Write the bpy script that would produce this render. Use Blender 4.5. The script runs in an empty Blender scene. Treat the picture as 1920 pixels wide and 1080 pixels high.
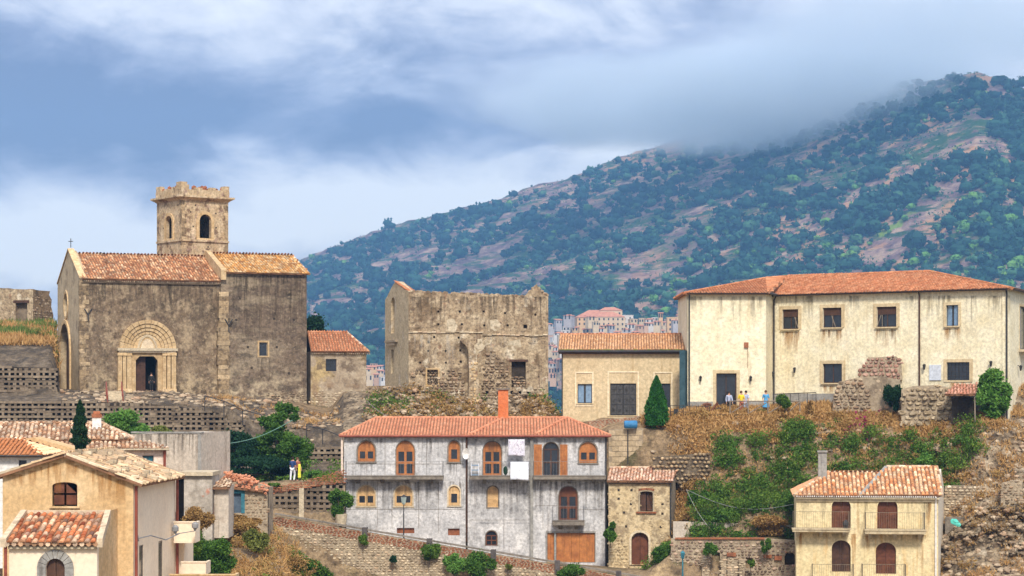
import bpy, math, random
import numpy as np
from mathutils import Vector
from mathutils import noise as mn
from mathutils.geometry import tessellate_polygon

R = random.Random(7)
NR = np.random.default_rng(11)
FOC = 4050.0      # focal length in photo pixels (1920 wide)
HZ = 740.0        # eye level row
CX = 960.0
scene = bpy.context.scene
COL = scene.collection

# ------------------------------------------------------------------ camera
cam_d = bpy.data.cameras.new('camera')
cam_d.sensor_width = 36.0
cam_d.lens = FOC / 1920 * 36
cam_d.shift_y = (HZ - 540) / 1920
cam_d.clip_start = 1.0
cam_d.clip_end = 30000
cam = bpy.data.objects.new('camera', cam_d)
cam.rotation_euler = (math.pi / 2, 0, 0)
COL.objects.link(cam)
scene.camera = cam

# ------------------------------------------------------------------ exposure
vs = scene.view_settings
vs.view_transform = 'Standard'
vs.look = 'None'
vs.gamma = 1
vs.use_curve_mapping = False
vs.exposure = 0.9
scene.cycles.use_denoising = True
scene.cycles.volume_bounces = 3
scene.cycles.max_bounces = 6
scene.cycles.diffuse_bounces = 3
scene.cycles.transparent_max_bounces = 12

# ------------------------------------------------------------------ sun
SUN_EL, SUN_AZ = 42.0, 174.0          # azimuth clockwise from +Y (view direction)
sd = bpy.data.lights.new('sun', 'SUN')
sd.energy = 2.3
sd.angle = math.radians(10)
sd.color = (1.0, 0.94, 0.85)
sun = bpy.data.objects.new('sun', sd)
se, sa = math.radians(SUN_EL), math.radians(SUN_AZ)
sdir = Vector((math.sin(sa) * math.cos(se), math.cos(sa) * math.cos(se), math.sin(se)))
sun.rotation_euler = (-sdir).to_track_quat('-Z', 'Y').to_euler()
sun.location = (0, 0, 60)
COL.objects.link(sun)


# ------------------------------------------------------------------ node helper
class NT:
    def __init__(s, tree):
        s.t = tree
        tree.nodes.clear()

    def n(s, typ, ins=None, **props):
        nd = s.t.nodes.new(typ)
        for k, v in props.items():
            setattr(nd, k, v)
        for k, v in (ins or {}).items():
            s.put(nd, k, v)
        return nd

    def put(s, nd, k, v):
        sock = nd.inputs[k]
        if isinstance(v, bpy.types.NodeSocket):
            s.t.links.new(v, sock)
        elif isinstance(v, bpy.types.Node):
            s.t.links.new(v.outputs[0], sock)
        else:
            if isinstance(v, (tuple, list)) and sock.type == 'RGBA' and len(v) == 3:
                v = (*v, 1)
            sock.default_value = v

    def math(s, op, a, b=0.0, clamp=False):
        return s.n('ShaderNodeMath', {0: a, 1: b}, operation=op, use_clamp=clamp).outputs[0]

    def vmul(s, vec, sc):
        return s.n('ShaderNodeVectorMath', {0: vec, 1: sc}, operation='MULTIPLY').outputs[0]

    def noise(s, vec, scale=1.0, detail=4, rough=.55, dist=0.0):
        return s.n('ShaderNodeTexNoise', {'Vector': vec, 'Scale': scale, 'Detail': detail,
                                          'Roughness': rough, 'Distortion': dist}).outputs[0]

    def mapr(s, x, a, b, c=0.0, d=1.0, smooth=True):
        nd = s.n('ShaderNodeMapRange', {0: x, 1: a, 2: b, 3: c, 4: d},
                 interpolation_type='SMOOTHSTEP' if smooth else 'LINEAR')
        nd.clamp = True
        return nd.outputs[0]

    def mix(s, f, a, b, mode='MIX'):
        nd = s.n('ShaderNodeMix', data_type='RGBA', blend_type=mode)
        s.put(nd, 0, f)
        for i, v in ((6, a), (7, b)):
            if isinstance(v, (tuple, list)):
                v = (*v[:3], 1)
            s.put(nd, i, v)
        return nd.outputs[2]

    def ramp(s, f, cols, interp='LINEAR'):
        nd = s.n('ShaderNodeValToRGB', {0: f})
        cr = nd.color_ramp
        cr.interpolation = interp
        n = len(cols)
        for i, c in enumerate(cols):
            pos = i / max(1, n - 1) if interp == 'LINEAR' else i / n
            e = cr.elements[i] if i < 2 else cr.elements.new(pos)
            e.position = pos
            e.color = (*c, 1)
        return nd.outputs[0]


# ------------------------------------------------------------------ world: cloudy sky
world = bpy.data.worlds.new('World')
scene.world = world
world.use_nodes = True
w = NT(world.node_tree)
sky = w.n('ShaderNodeTexSky', sky_type='NISHITA')
sky.sun_disc = False
sky.sun_elevation = se
sky.sun_rotation = sa
sky.air_density = 1.0
d = w.n('ShaderNodeTexCoord').outputs['Generated']
sx = w.n('ShaderNodeSeparateXYZ', {0: d})
DX, DY, DZ = sx.outputs
elev = w.math('MAXIMUM', DZ, 0.0)
q = w.n('ShaderNodeCombineXYZ', {0: DX, 1: DY, 2: w.math('MULTIPLY', DZ, 2.1)}).outputs[0]
big = w.noise(q, 6.5, 6, .55, .5)
med = w.noise(q, 16, 6, .55, .6)
fin = w.noise(q, 46, 5, .6, .3)


def bump(px, py, rx, ry, amt):
    """one broad cloud mass: a soft lobe round a sky direction in front of the camera"""
    x0, z0 = (px - CX) / FOC, (HZ - py) / FOC
    a = w.math('POWER', w.math('DIVIDE', w.math('SUBTRACT', DX, x0), rx / FOC), 2.0)
    b = w.math('POWER', w.math('DIVIDE', w.math('SUBTRACT', DZ, z0), ry / FOC), 2.0)
    g = w.math('POWER', 2.718, w.math('MULTIPLY', w.math('ADD', a, b), -1.0))
    g = w.math('MULTIPLY', g, w.mapr(DY, 0.0, .5))
    return w.math('MULTIPLY', g, amt)


dark = w.math('ADD', w.math('MULTIPLY', w.math('SUBTRACT', big, .5), 1.0),
              w.math('MULTIPLY', w.math('SUBTRACT', med, .5), 1.35))
dark = w.math('ADD', dark, w.math('MULTIPLY', w.math('SUBTRACT', fin, .5), .5))
for args in CLOUD_LOBES if 'CLOUD_LOBES' in globals() else (
        (60, 250, 480, 105, .85), (470, 215, 300, 60, .40), (880, 240, 330, 60, .45),
        (330, 35, 170, 60, -.35), (760, 90, 260, 50, .10), (200, 430, 520, 80, -.60),
        (760, 370, 260, 60, -.50), (1250, 130, 420, 80, .25), (1180, 285, 200, 36, -.40),
        (1700, 40, 420, 80, -.12), (60, 110, 300, 70, .42), (40, 500, 200, 60, -.4),
        (1080, 30, 300, 50, -.15)):
    dark = w.math('ADD', dark, bump(*args))
fac = w.math('ADD', dark, .36)
cl = w.ramp(w.math('MULTIPLY', fac, 1.0, True),
            [(1.0, .99, .98), (.80, .80, .85), (.50, .52, .63), (.28, .30, .42), (.17, .19, .30)])
# an overcast sky is brighter towards the zenith
lum = w.math('ADD', .52, w.math('MULTIPLY', elev, .70))
cl = w.n('ShaderNodeVectorMath', {0: cl, 1: w.n('ShaderNodeCombineXYZ', {0: lum, 1: lum, 2: lum}).outputs[0]},
         operation='MULTIPLY').outputs[0]
blue = w.vmul(sky.outputs[0], (.1, .1, .1))
col = w.mix(.88, blue, cl)
bg = w.n('ShaderNodeBackground', {'Color': col, 'Strength': 1.0})
w.n('ShaderNodeOutputWorld', {0: bg})

# ------------------------------------------------------------------ materials
MATS = {}


def surf(name, cols, layers=(), scale=1.0, rough=.9, bump=.02, bscale=6.0, island=0.0, spec=.2, metal=0.0,
         objrand=0.0, bdetail=6, grit=.30, gk=5.0):
    """one procedural surface: base colours by noise, then stain layers, per-piece variation, fine relief"""
    m = bpy.data.materials.new(name)
    m.use_nodes = True
    t = NT(m.node_tree)
    geo = t.n('ShaderNodeNewGeometry')
    pos = geo.outputs['Position']
    c = t.ramp(t.mapr(t.noise(pos, scale, 5), .3, .7, smooth=False), cols) if len(cols) > 1 else None
    if c is None:
        rgb = t.n('ShaderNodeRGB')
        rgb.outputs[0].default_value = (*cols[0], 1)
        c = rgb.outputs[0]
    if island or objrand:
        rnd = geo.outputs['Random Per Island'] if island else t.n('ShaderNodeObjectInfo').outputs['Random']
        amt = island or objrand
        if len(cols) > 1:
            c2 = t.ramp(rnd, cols)
            c = t.mix(min(1, amt * 1.6), c, c2)
        v = t.mapr(t.math('FRACT', t.math('MULTIPLY', rnd, 7.31)), 0, 1, 1 - .55 * amt, 1 + .45 * amt, smooth=False)
        c = t.n('ShaderNodeHueSaturation', {'Color': c, 'Value': v}).outputs[0]
    for L in layers:
        vec = t.vmul(pos, L.get('s', (1, 1, 1)))
        nz = t.noise(vec, L.get('k', 1.0), L.get('d', 6), L.get('r', .6), L.get('w', 0.0))
        f = t.mapr(nz, L['lo'], L['hi'], 0, L.get('a', 1.0))
        if 'z' in L:
            z = t.n('ShaderNodeSeparateXYZ', {0: pos}).outputs[2]
            f = t.math('MULTIPLY', f, t.mapr(z, L['z'][0], L['z'][1]))
        c = t.mix(f, c, L['c'], L.get('m', 'MIX'))
    if grit:
        g1 = t.mapr(t.noise(pos, gk, 4, .75), .32, .68, 1 - grit, 1 + grit * .55, smooth=False)
        c = t.n('ShaderNodeHueSaturation', {'Color': c, 'Value': g1}).outputs[0]
    bs = t.n('ShaderNodeBsdfPrincipled', {'Base Color': c, 'Roughness': rough, 'Metallic': metal,
                                          'Specular IOR Level': spec})
    if bump:
        h = t.noise(pos, bscale, bdetail, .65)
        b = t.n('ShaderNodeBump', {'Height': h, 'Distance': bump, 'Strength': 1.0})
        t.put(bs, 'Normal', b.outputs[0])
    t.n('ShaderNodeOutputMaterial', {0: bs})
    MATS[name] = m
    return m


def leafmat(name, cols, k=.35, trans=.25, isl=.6):
    m = bpy.data.materials.new(name)
    m.use_nodes = True
    t = NT(m.node_tree)
    geo = t.n('ShaderNodeNewGeometry')
    nz = t.mapr(t.noise(geo.outputs['Position'], k, 4), .32, .68, smooth=False)
    rnd = geo.outputs['Random Per Island']
    f = t.math('ADD', t.math('MULTIPLY', nz, 1 - isl), t.math('MULTIPLY', rnd, isl))
    c = t.ramp(f, cols)
    p = t.n('ShaderNodeBsdfPrincipled', {'Base Color': c, 'Roughness': .7, 'Specular IOR Level': .15})
    tr = t.n('ShaderNodeBsdfTranslucent', {'Color': c})
    mx = t.n('ShaderNodeMixShader', {0: trans, 1: p, 2: tr})
    t.n('ShaderNodeOutputMaterial', {0: mx})
    MATS[name] = m
    return m


def ST(c, lo, hi, a=1.0, k=1.0, s=(1, 1, 1), **kw):
    return dict(c=c, lo=lo, hi=hi, a=a, k=k, s=s, **kw)


VST = (3, 3, .25)     # stretch that makes vertical run-off streaks
CREAM = surf('cream_plaster', [(.72, .62, .40), (.80, .71, .49), (.84, .76, .56)], [
    ST((.50, .36, .18), .52, .75, .55, .9, VST), ST((.45, .36, .22), .60, .78, .4, .35),
    ST((.85, .76, .56), .55, .7, .4, 1.6)], scale=.8, bump=.01)
BEIGE = surf('beige_plaster', [(.56, .43, .25), (.64, .51, .31)], [
    ST((.40, .27, .13), .52, .75, .6, .9, VST), ST((.72, .58, .36), .55, .7, .5, .5)], scale=.7, bump=.01)
OCHRE = surf('ochre_plaster', [(.58, .37, .17), (.66, .45, .23), (.73, .53, .30)], [
    ST((.40, .22, .08), .50, .72, .55, .8, (2.5, 2.5, .3)), ST((.76, .56, .32), .55, .7, .5, .5)], scale=.5, bump=.01)
PEACH = surf('peach_cream_plaster', [(.80, .64, .46), (.88, .73, .54)], [
    ST((.60, .42, .26), .58, .8, .4, .9, VST)], scale=.6, bump=.008, grit=.12)
PINKW = surf('pinkish_white_plaster', [(.76, .58, .46), (.84, .68, .55)], [
    ST((.55, .36, .22), .55, .78, .55, .9, VST)], scale=.6, bump=.008)
YELLOW = surf('yellow_plaster', [(.68, .55, .30), (.75, .62, .37)], [
    ST((.58, .32, .08), .54, .72, .75, 1.3, (1.2, 1.2, .16)), ST((.82, .70, .44), .5, .7, .5, .4)], scale=.5, bump=.008)
OLDWHITE = surf('old_whitish_render', [(.50, .42, .33), (.64, .55, .44)], [
    ST((.28, .22, .16), .5, .72, .8, .8, VST), ST((.34, .25, .18), .56, .7, .6, 1.6)], scale=.8, bump=.02)
CHURCH = surf('church_render', [(.155, .106, .064), (.225, .158, .098), (.32, .235, .148)], [
    ST((.11, .08, .052), .50, .66, .6, .45), ST((.40, .30, .185), .51, .62, .75, .8),
    ST((.085, .063, .042), .54, .66, .6, 2.4, (1, 1, .6)),
    ST((.50, .38, .23), .42, .60, .9, .7, z=(3.6, .2)), ST((.085, .06, .038), .50, .60, .85, 1.1, z=(3.2, .2)),
    ST((.36, .28, .18), .55, .64, .7, 4.2)], scale=1.6, bump=.07, bscale=4, grit=.5, gk=4.0)
TRANSEPT = surf('transept_render', [(.145, .102, .068), (.215, .155, .105)], [
    ST((.37, .29, .19), .48, .64, .7, .5, (.4, .4, 1.3)), ST((.075, .057, .04), .54, .66, .7, 1.5, (.5, .5, 1)),
    ST((.50, .40, .26), .42, .60, .9, .7, z=(3.4, .2)), ST((.065, .048, .034), .50, .60, .85, 1.1, z=(2.4, -.5)),
    ST((.32, .25, .17), .56, .64, .65, 4.2)], scale=1.4, bump=.07, bscale=4, grit=.5, gk=4.0)
SAND = surf('golden_sandstone', [(.44, .28, .13), (.60, .42, .22), (.72, .54, .32)], [
    ST((.34, .20, .10), .55, .72, .6, 1.4, (2, 2, .6))], scale=2.0, bump=.02, island=.25)
TOWERM = surf('tower_masonry', [(.42, .29, .16), (.54, .40, .24), (.66, .52, .34)], [
    ST((.17, .10, .06), .53, .63, .85, 1.1), ST((.40, .26, .19), .55, .66, .7, 2.6),
    ST((.22, .15, .10), .58, .72, .6, 1.0, VST)], scale=1.2, bump=.08, bscale=3, grit=.45)
RUINM = surf('ruin_masonry', [(.30, .215, .13), (.42, .315, .195), (.53, .42, .275)], [
    ST((.15, .095, .05), .50, .62, .75, .55), ST((.70, .60, .44), .58, .66, .8, .6),
    ST((.20, .13, .08), .54, .68, .7, 1.0, VST), ST((.27, .14, .08), .60, .68, .6, 1.6),
    ST((.13, .08, .05), .42, .6, .8, .8, z=(.8, -1.2)), ST((.09, .06, .04), .58, .66, .7, 4.5)],
    scale=1.0, bump=.12, bscale=3, grit=.5, gk=4)
STONE = surf('field_stone', [(.16, .11, .07), (.32, .235, .15), (.47, .37, .25), (.40, .25, .15)], [
    ST((.10, .07, .045), .55, .7, .6, 1.2)], scale=2.0, bump=.05, bscale=8, island=.6)
STONEL = surf('pale_wall_stone', [(.34, .26, .17), (.55, .44, .29), (.70, .58, .40), (.50, .34, .21)], [
    ST((.20, .14, .09), .58, .72, .7, .9)], scale=2.0, bump=.05, bscale=8, island=.6)
MORTAR = surf('lime_mortar', [(.30, .23, .155), (.46, .37, .25)], [
    ST((.13, .09, .06), .5, .66, .7, .8)], scale=1.6, bump=.06, bscale=5)
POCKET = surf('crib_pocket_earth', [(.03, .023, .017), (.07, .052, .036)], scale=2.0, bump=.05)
HOLE_SHADE = surf('dark_hole_shade', [(.035, .027, .02), (.075, .055, .04)], scale=2.0, bump=.05)  # shade inside wall holes and openings is put into this dark colour
CRIB = surf('weathered_concrete_beam', [(.12, .088, .06), (.215, .16, .108), (.33, .255, .17)], [
    ST((.09, .065, .045), .52, .68, .7, .5)], scale=1.2, bump=.03, objrand=.3)
CRIBI = surf('weathered_concrete_block', [(.12, .09, .062), (.22, .165, .11), (.33, .255, .175)], [
    ST((.09, .065, .045), .52, .68, .7, .5)], scale=1.2, bump=.03, island=.4)
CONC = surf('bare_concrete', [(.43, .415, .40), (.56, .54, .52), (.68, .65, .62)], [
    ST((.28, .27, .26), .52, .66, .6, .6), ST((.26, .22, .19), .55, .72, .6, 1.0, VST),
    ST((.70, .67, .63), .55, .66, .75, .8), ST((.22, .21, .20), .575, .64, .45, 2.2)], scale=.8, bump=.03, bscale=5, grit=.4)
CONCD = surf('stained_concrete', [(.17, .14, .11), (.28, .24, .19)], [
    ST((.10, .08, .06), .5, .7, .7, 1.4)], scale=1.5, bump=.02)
GREYC = surf('grey_cement', [(.25, .235, .21), (.36, .34, .30)], [ST((.15, .13, .11), .52, .7, .7, 1.0, VST)],
             scale=1.0, bump=.02)
BRICK = surf('red_brick', [(.23, .075, .035), (.36, .13, .06), (.44, .19, .10)], [
    ST((.12, .05, .03), .54, .7, .7, 1.0)], scale=1.6, bump=.02, island=.4)
TILE = surf('old_clay_tile', [(.28, .115, .05), (.46, .20, .09), (.58, .30, .14), (.62, .42, .26)], [
    ST((.14, .085, .05), .54, .68, .75, .9), ST((.60, .47, .32), .60, .70, .6, 1.6)],
    scale=1.4, bump=.01, island=.7)
TILEP = surf('pale_weathered_tile', [(.40, .20, .10), (.58, .37, .22), (.70, .54, .38), (.34, .22, .14)], [
    ST((.22, .15, .10), .55, .7, .6, 1.0)], scale=1.4, bump=.01, island=.8)
TILEN = surf('orange_clay_tile', [(.50, .185, .095), (.61, .26, .14), (.66, .33, .19)], [
    ST((.42, .16, .09), .52, .72, .5, .35)], scale=.9, bump=.006, island=.22)
TILEM = surf('museum_clay_tile', [(.38, .125, .055), (.50, .20, .09), (.56, .28, .15)], [
    ST((.26, .09, .05), .53, .7, .6, .4)], scale=.9, bump=.006, island=.4)
TILER = surf('mixed_red_tile', [(.30, .07, .025), (.50, .16, .06), (.60, .25, .11), (.74, .52, .34), (.20, .09, .06)], [
    ST((.12, .06, .04), .58, .7, .6, 1.5)], scale=2.2, bump=.008, objrand=.75)
TILEY = surf('orange_pale_mixed_tile', [(.55, .20, .07), (.66, .31, .13), (.78, .58, .36), (.60, .24, .10)], [
    ST((.34, .15, .08), .58, .7, .4, 1.5)], scale=2.2, bump=.008, objrand=.6)
PAN = surf('tile_bed', [(.20, .10, .055), (.33, .17, .09)], scale=1.5, bump=.01)
WOOD = surf('orange_varnished_wood', [(.36, .12, .03), (.50, .19, .05)], [
    ST((.20, .06, .02), .5, .7, .5, 3.0, VST)], scale=2.0, rough=.55, bump=.004, spec=.4)
WOODL = surf('pale_new_wood', [(.58, .34, .14), (.70, .46, .22)], scale=2.0, rough=.6, bump=.004, spec=.3)
WOODD = surf('dark_brown_wood', [(.055, .026, .015), (.105, .048, .026)], [
    ST((.17, .08, .04), .55, .7, .5, 3.0, VST)], scale=2.0, rough=.6, bump=.004, spec=.3)
WOODB = surf('chestnut_wood', [(.10, .032, .014), (.18, .06, .026)], scale=2.4, rough=.55, bump=.004, spec=.3)
WOODG = surf('weathered_grey_wood', [(.20, .16, .12), (.30, .24, .18)], scale=2.4, bump=.006)
IRON = surf('dark_iron', [(.022, .022, .024), (.05, .045, .042)], scale=3, rough=.6, bump=.003, spec=.4)
RAILG = surf('galvanised_rail', [(.20, .20, .20), (.30, .29, .28)], scale=3, rough=.5, bump=0, spec=.4)
WHITEP = surf('white_paint', [(.72, .68, .62), (.80, .77, .72)], scale=2, bump=.003, rough=.6)
CLOTH = surf('white_cotton', [(.76, .78, .84), (.84, .86, .90)], scale=2, bump=.006, rough=.95)
PATT = surf('printed_cotton', [(.62, .60, .68), (.76, .72, .74)], [ST((.36, .25, .36), .56, .62, .8, 9.0)],
            scale=3, bump=.006)
REDP = surf('dark_red_pipe', [(.22, .055, .035), (.32, .085, .05)], scale=3, bump=.004, rough=.5)
GAP_SHADE = surf('blue_gap_shade', [(.035, .075, .09), (.06, .11, .125)], scale=1.5, bump=.004)  # shade of the wall in the museum gap, put into a blue colour
TEAL = surf('teal_paint', [(.03, .13, .18), (.06, .22, .26)], scale=3, bump=.004, rough=.6)
BLUEP = surf('blue_paint', [(.03, .14, .30), (.05, .22, .42)], scale=2, bump=.004, rough=.5)
GLASS = surf('dark_window_glass', [(.012, .015, .02), (.03, .036, .045)], scale=.6, rough=.15, bump=0, spec=.6)
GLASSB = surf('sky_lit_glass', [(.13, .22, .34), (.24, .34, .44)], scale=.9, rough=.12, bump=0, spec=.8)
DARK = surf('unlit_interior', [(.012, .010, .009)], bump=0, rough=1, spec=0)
ROCK = surf('rough_rock', [(.18, .13, .08), (.34, .255, .16), (.50, .40, .27)], [
    ST((.06, .042, .027), .53, .62, .85, 3.2),
    ST((.075, .052, .033), .48, .62, .85, .55), ST((.60, .50, .36), .58, .68, .7, .7),
    ST((.035, .026, .018), .60, .67, .9, 1.6)], scale=1.0, bump=.4, bscale=2.2, bdetail=10, grit=.55, gk=3.5)
SOIL = surf('hillside_earth', [(.17, .115, .065), (.30, .21, .12), (.42, .29, .155)], [
    ST((.075, .075, .03), .50, .64, .8, .3), ST((.10, .07, .045), .52, .66, .8, .8),
    ST((.50, .36, .19), .56, .68, .7, .45)], scale=.8, bump=.25, bscale=2.0, bdetail=10, grit=.5, gk=3.5)
BANK = surf('grey_rubble_bank', [(.075, .055, .038), (.14, .105, .07), (.23, .175, .115)], [
    ST((.055, .045, .035), .50, .64, .8, .6)], scale=1.3, bump=.2, bscale=3, bdetail=10, grit=.5, gk=4)
PAVE = surf('lane_paving', [(.27, .23, .19), (.36, .31, .26)], scale=1.5, bump=.01)
SKIN = surf('skin', [(.55, .30, .19)], bump=0, rough=.6)
BARK = surf('bark', [(.07, .05, .035), (.13, .095, .065)], scale=4, bump=.02)
L_TREE = leafmat('broad_green_leaves', [(.015, .045, .008), (.045, .11, .014), (.10, .20, .028), (.17, .29, .05)], .6)
L_DARK = leafmat('dark_evergreen_leaves', [(.006, .026, .012), (.014, .05, .02), (.03, .085, .03)], .5)
L_LIGHT = leafmat('fresh_green_leaves', [(.05, .13, .02), (.10, .23, .035), (.20, .34, .07)], .6)
L_YEL = leafmat('yellow_green_leaves', [(.08, .10, .02), (.17, .19, .04), (.30, .31, .08)], .6)
L_BUSH = leafmat('scrub_leaves', [(.02, .05, .008), (.06, .125, .016), (.13, .22, .03), (.23, .31, .055)], .5)
L_RUST = leafmat('dry_scrub', [(.13, .075, .025), (.30, .17, .055), (.48, .30, .11), (.24, .20, .055)], .4)
L_RED = leafmat('bougainvillea', [(.25, .02, .08), (.40, .05, .14)], .6)
L_CONE = leafmat('thuja_scale_leaves', [(.015, .07, .012), (.03, .13, .018), (.06, .19, .03)], 1.2)
L_CYP = leafmat('cypress_scale_leaves', [(.006, .025, .010), (.015, .05, .016), (.035, .085, .025)], 1.2)
GRASSD = leafmat('dry_grass', [(.26, .13, .045), (.42, .23, .08), (.56, .35, .14), (.32, .18, .07)], .3, .15)
GRASSG = leafmat('green_grass', [(.06, .10, .02), (.13, .19, .04), (.22, .26, .07)], .3, .15)


# ------------------------------------------------------------------ geometry helpers
def P(px, py, Y):
    return Vector(((px - CX) * Y / FOC, Y, (HZ - py) * Y / FOC))


class MB:
    def __init__(s):
        s.v, s.f = [], []

    def add(s, vs, fs):
        o = len(s.v)
        s.v.extend(tuple(v) for v in vs)
        s.f.extend(tuple(i + o for i in f) for f in fs)

    def quad(s, a, b, c, d):
        s.add((a, b, c, d), ((0, 1, 2, 3),))

    def hexa(s, p):
        s.add(p, ((3, 2, 1, 0), (4, 5, 6, 7), (1, 5, 4, 0), (2, 6, 5, 1), (3, 7, 6, 2), (0, 4, 7, 3)))

    def box(s, x0, x1, y0, y1, z0, z1):
        s.hexa([(x0, y0, z0), (x1, y0, z0), (x1, y1, z0), (x0, y1, z0),
                (x0, y0, z1), (x1, y0, z1), (x1, y1, z1), (x0, y1, z1)])

    def tube(s, pts, r, n=6, cap=True):
        pts = [Vector(p) for p in pts]
        rs = r if isinstance(r, (list, tuple)) else [r] * len(pts)
        rings = []
        for i, p in enumerate(pts):
            t = (pts[min(i + 1, len(pts) - 1)] - pts[max(i - 1, 0)]).normalized()
            a = Vector((0, 0, 1)) if abs(t.z) < .9 else Vector((1, 0, 0))
            e1 = t.cross(a).normalized()
            e2 = t.cross(e1)
            rings.append([p + (e1 * math.cos(2 * math.pi * k / n) + e2 * math.sin(2 * math.pi * k / n)) * rs[i]
                          for k in range(n)])
        vs = [v for ring in rings for v in ring]
        fs = [(i * n + k, i * n + (k + 1) % n, (i + 1) * n + (k + 1) % n, (i + 1) * n + k)
              for i in range(len(pts) - 1) for k in range(n)]
        if cap:
            fs += [tuple(range(n))[::-1], tuple((len(pts) - 1) * n + k for k in range(n))]
        s.add(vs, fs)

    def ball(s, c, r, nu=8, nv=5, sc=(1, 1, 1), jit=0):
        vs, fs = [], []
        for j in range(nv + 1):
            th = math.pi * j / nv
            for i in range(nu):
                ph = 2 * math.pi * i / nu
                k = 1 + R.uniform(-jit, jit)
                vs.append((c[0] + r * sc[0] * math.sin(th) * math.cos(ph) * k,
                           c[1] + r * sc[1] * math.sin(th) * math.sin(ph) * k,
                           c[2] + r * sc[2] * math.cos(th) * k))
        for j in range(nv):
            for i in range(nu):
                fs.append((j * nu + i, (j + 1) * nu + i, (j + 1) * nu + (i + 1) % nu, j * nu + (i + 1) % nu))
        s.add(vs, fs)


def wloc(o):
    v = Vector((0, 0, 0))
    while o is not None:
        v += o.location
        o = o.parent
    return v


def link(name, me, mat, parent=None):
    o = bpy.data.objects.new(name, me)
    COL.objects.link(o)
    if parent is not None:
        o.parent = parent
    for m in (mat if isinstance(mat, (list, tuple)) else [mat]):
        if m is not None and len(me.materials) < (len(mat) if isinstance(mat, (list, tuple)) else 1):
            me.materials.append(m)
    return o


def build(name, mb, mat, parent=None, smooth=False, kind=None, origin=None):
    """one mesh object from world-space geometry"""
    off = wloc(parent)
    loc = Vector((0, 0, 0))
    if parent is None:
        if origin is None:
            a = np.array(mb.v)
            origin = ((a[:, 0].min() + a[:, 0].max()) / 2, (a[:, 1].min() + a[:, 1].max()) / 2, a[:, 2].min())
        loc = Vector(origin)
        off = loc
    me = bpy.data.meshes.new(name)
    me.from_pydata([(v[0] - off.x, v[1] - off.y, v[2] - off.z) for v in mb.v], [], mb.f)
    if smooth:
        me.polygons.foreach_set('use_smooth', [True] * len(me.polygons))
    me.update()
    o = link(name, me, mat, parent)
    o.location = loc
    if kind:
        o['kind'] = kind
    return o


def npmesh(name, verts, k, mat, parent=None, kind=None, origin=None):
    """verts: (n*k,3) world-space array, each k in a row one face"""
    verts = np.asarray(verts, dtype=np.float32)
    if parent is None:
        if origin is None:
            origin = ((verts[:, 0].min() + verts[:, 0].max()) / 2, (verts[:, 1].min() + verts[:, 1].max()) / 2,
                      verts[:, 2].min())
        off = Vector(origin)
    else:
        off = wloc(parent)
    verts = verts - np.array(off[:], dtype=np.float32)
    n = len(verts)
    me = bpy.data.meshes.new(name)
    me.vertices.add(n)
    me.vertices.foreach_set('co', verts.ravel())
    me.loops.add(n)
    me.loops.foreach_set('vertex_index', np.arange(n, dtype=np.int32))
    me.polygons.add(n // k)
    me.polygons.foreach_set('loop_start', np.arange(0, n, k, dtype=np.int32))
    me.update(calc_edges=True)
    me.validate()
    o = link(name, me, mat, parent)
    if parent is None:
        o.location = off
    if kind:
        o['kind'] = kind
    return o


def tag(o, label=None, cat=None, group=None, kind=None):
    if label:
        o['label'] = label
    if cat:
        o['category'] = cat
    if group:
        o['group'] = group
    if kind:
        o['kind'] = kind
    return o


def thing(name, label, cat, loc, group=None):
    o = bpy.data.objects.new(name, None)
    o.empty_display_size = .5
    COL.objects.link(o)
    o.location = loc
    return tag(o, label, cat, group)


def pin(poly, x, y):
    c = False
    n = len(poly)
    for i in range(n):
        x1, y1 = poly[i][:2]
        x2, y2 = poly[(i + 1) % n][:2]
        if (y1 > y) != (y2 > y) and x < (x2 - x1) * (y - y1) / (y2 - y1) + x1:
            c = not c
    return c


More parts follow.
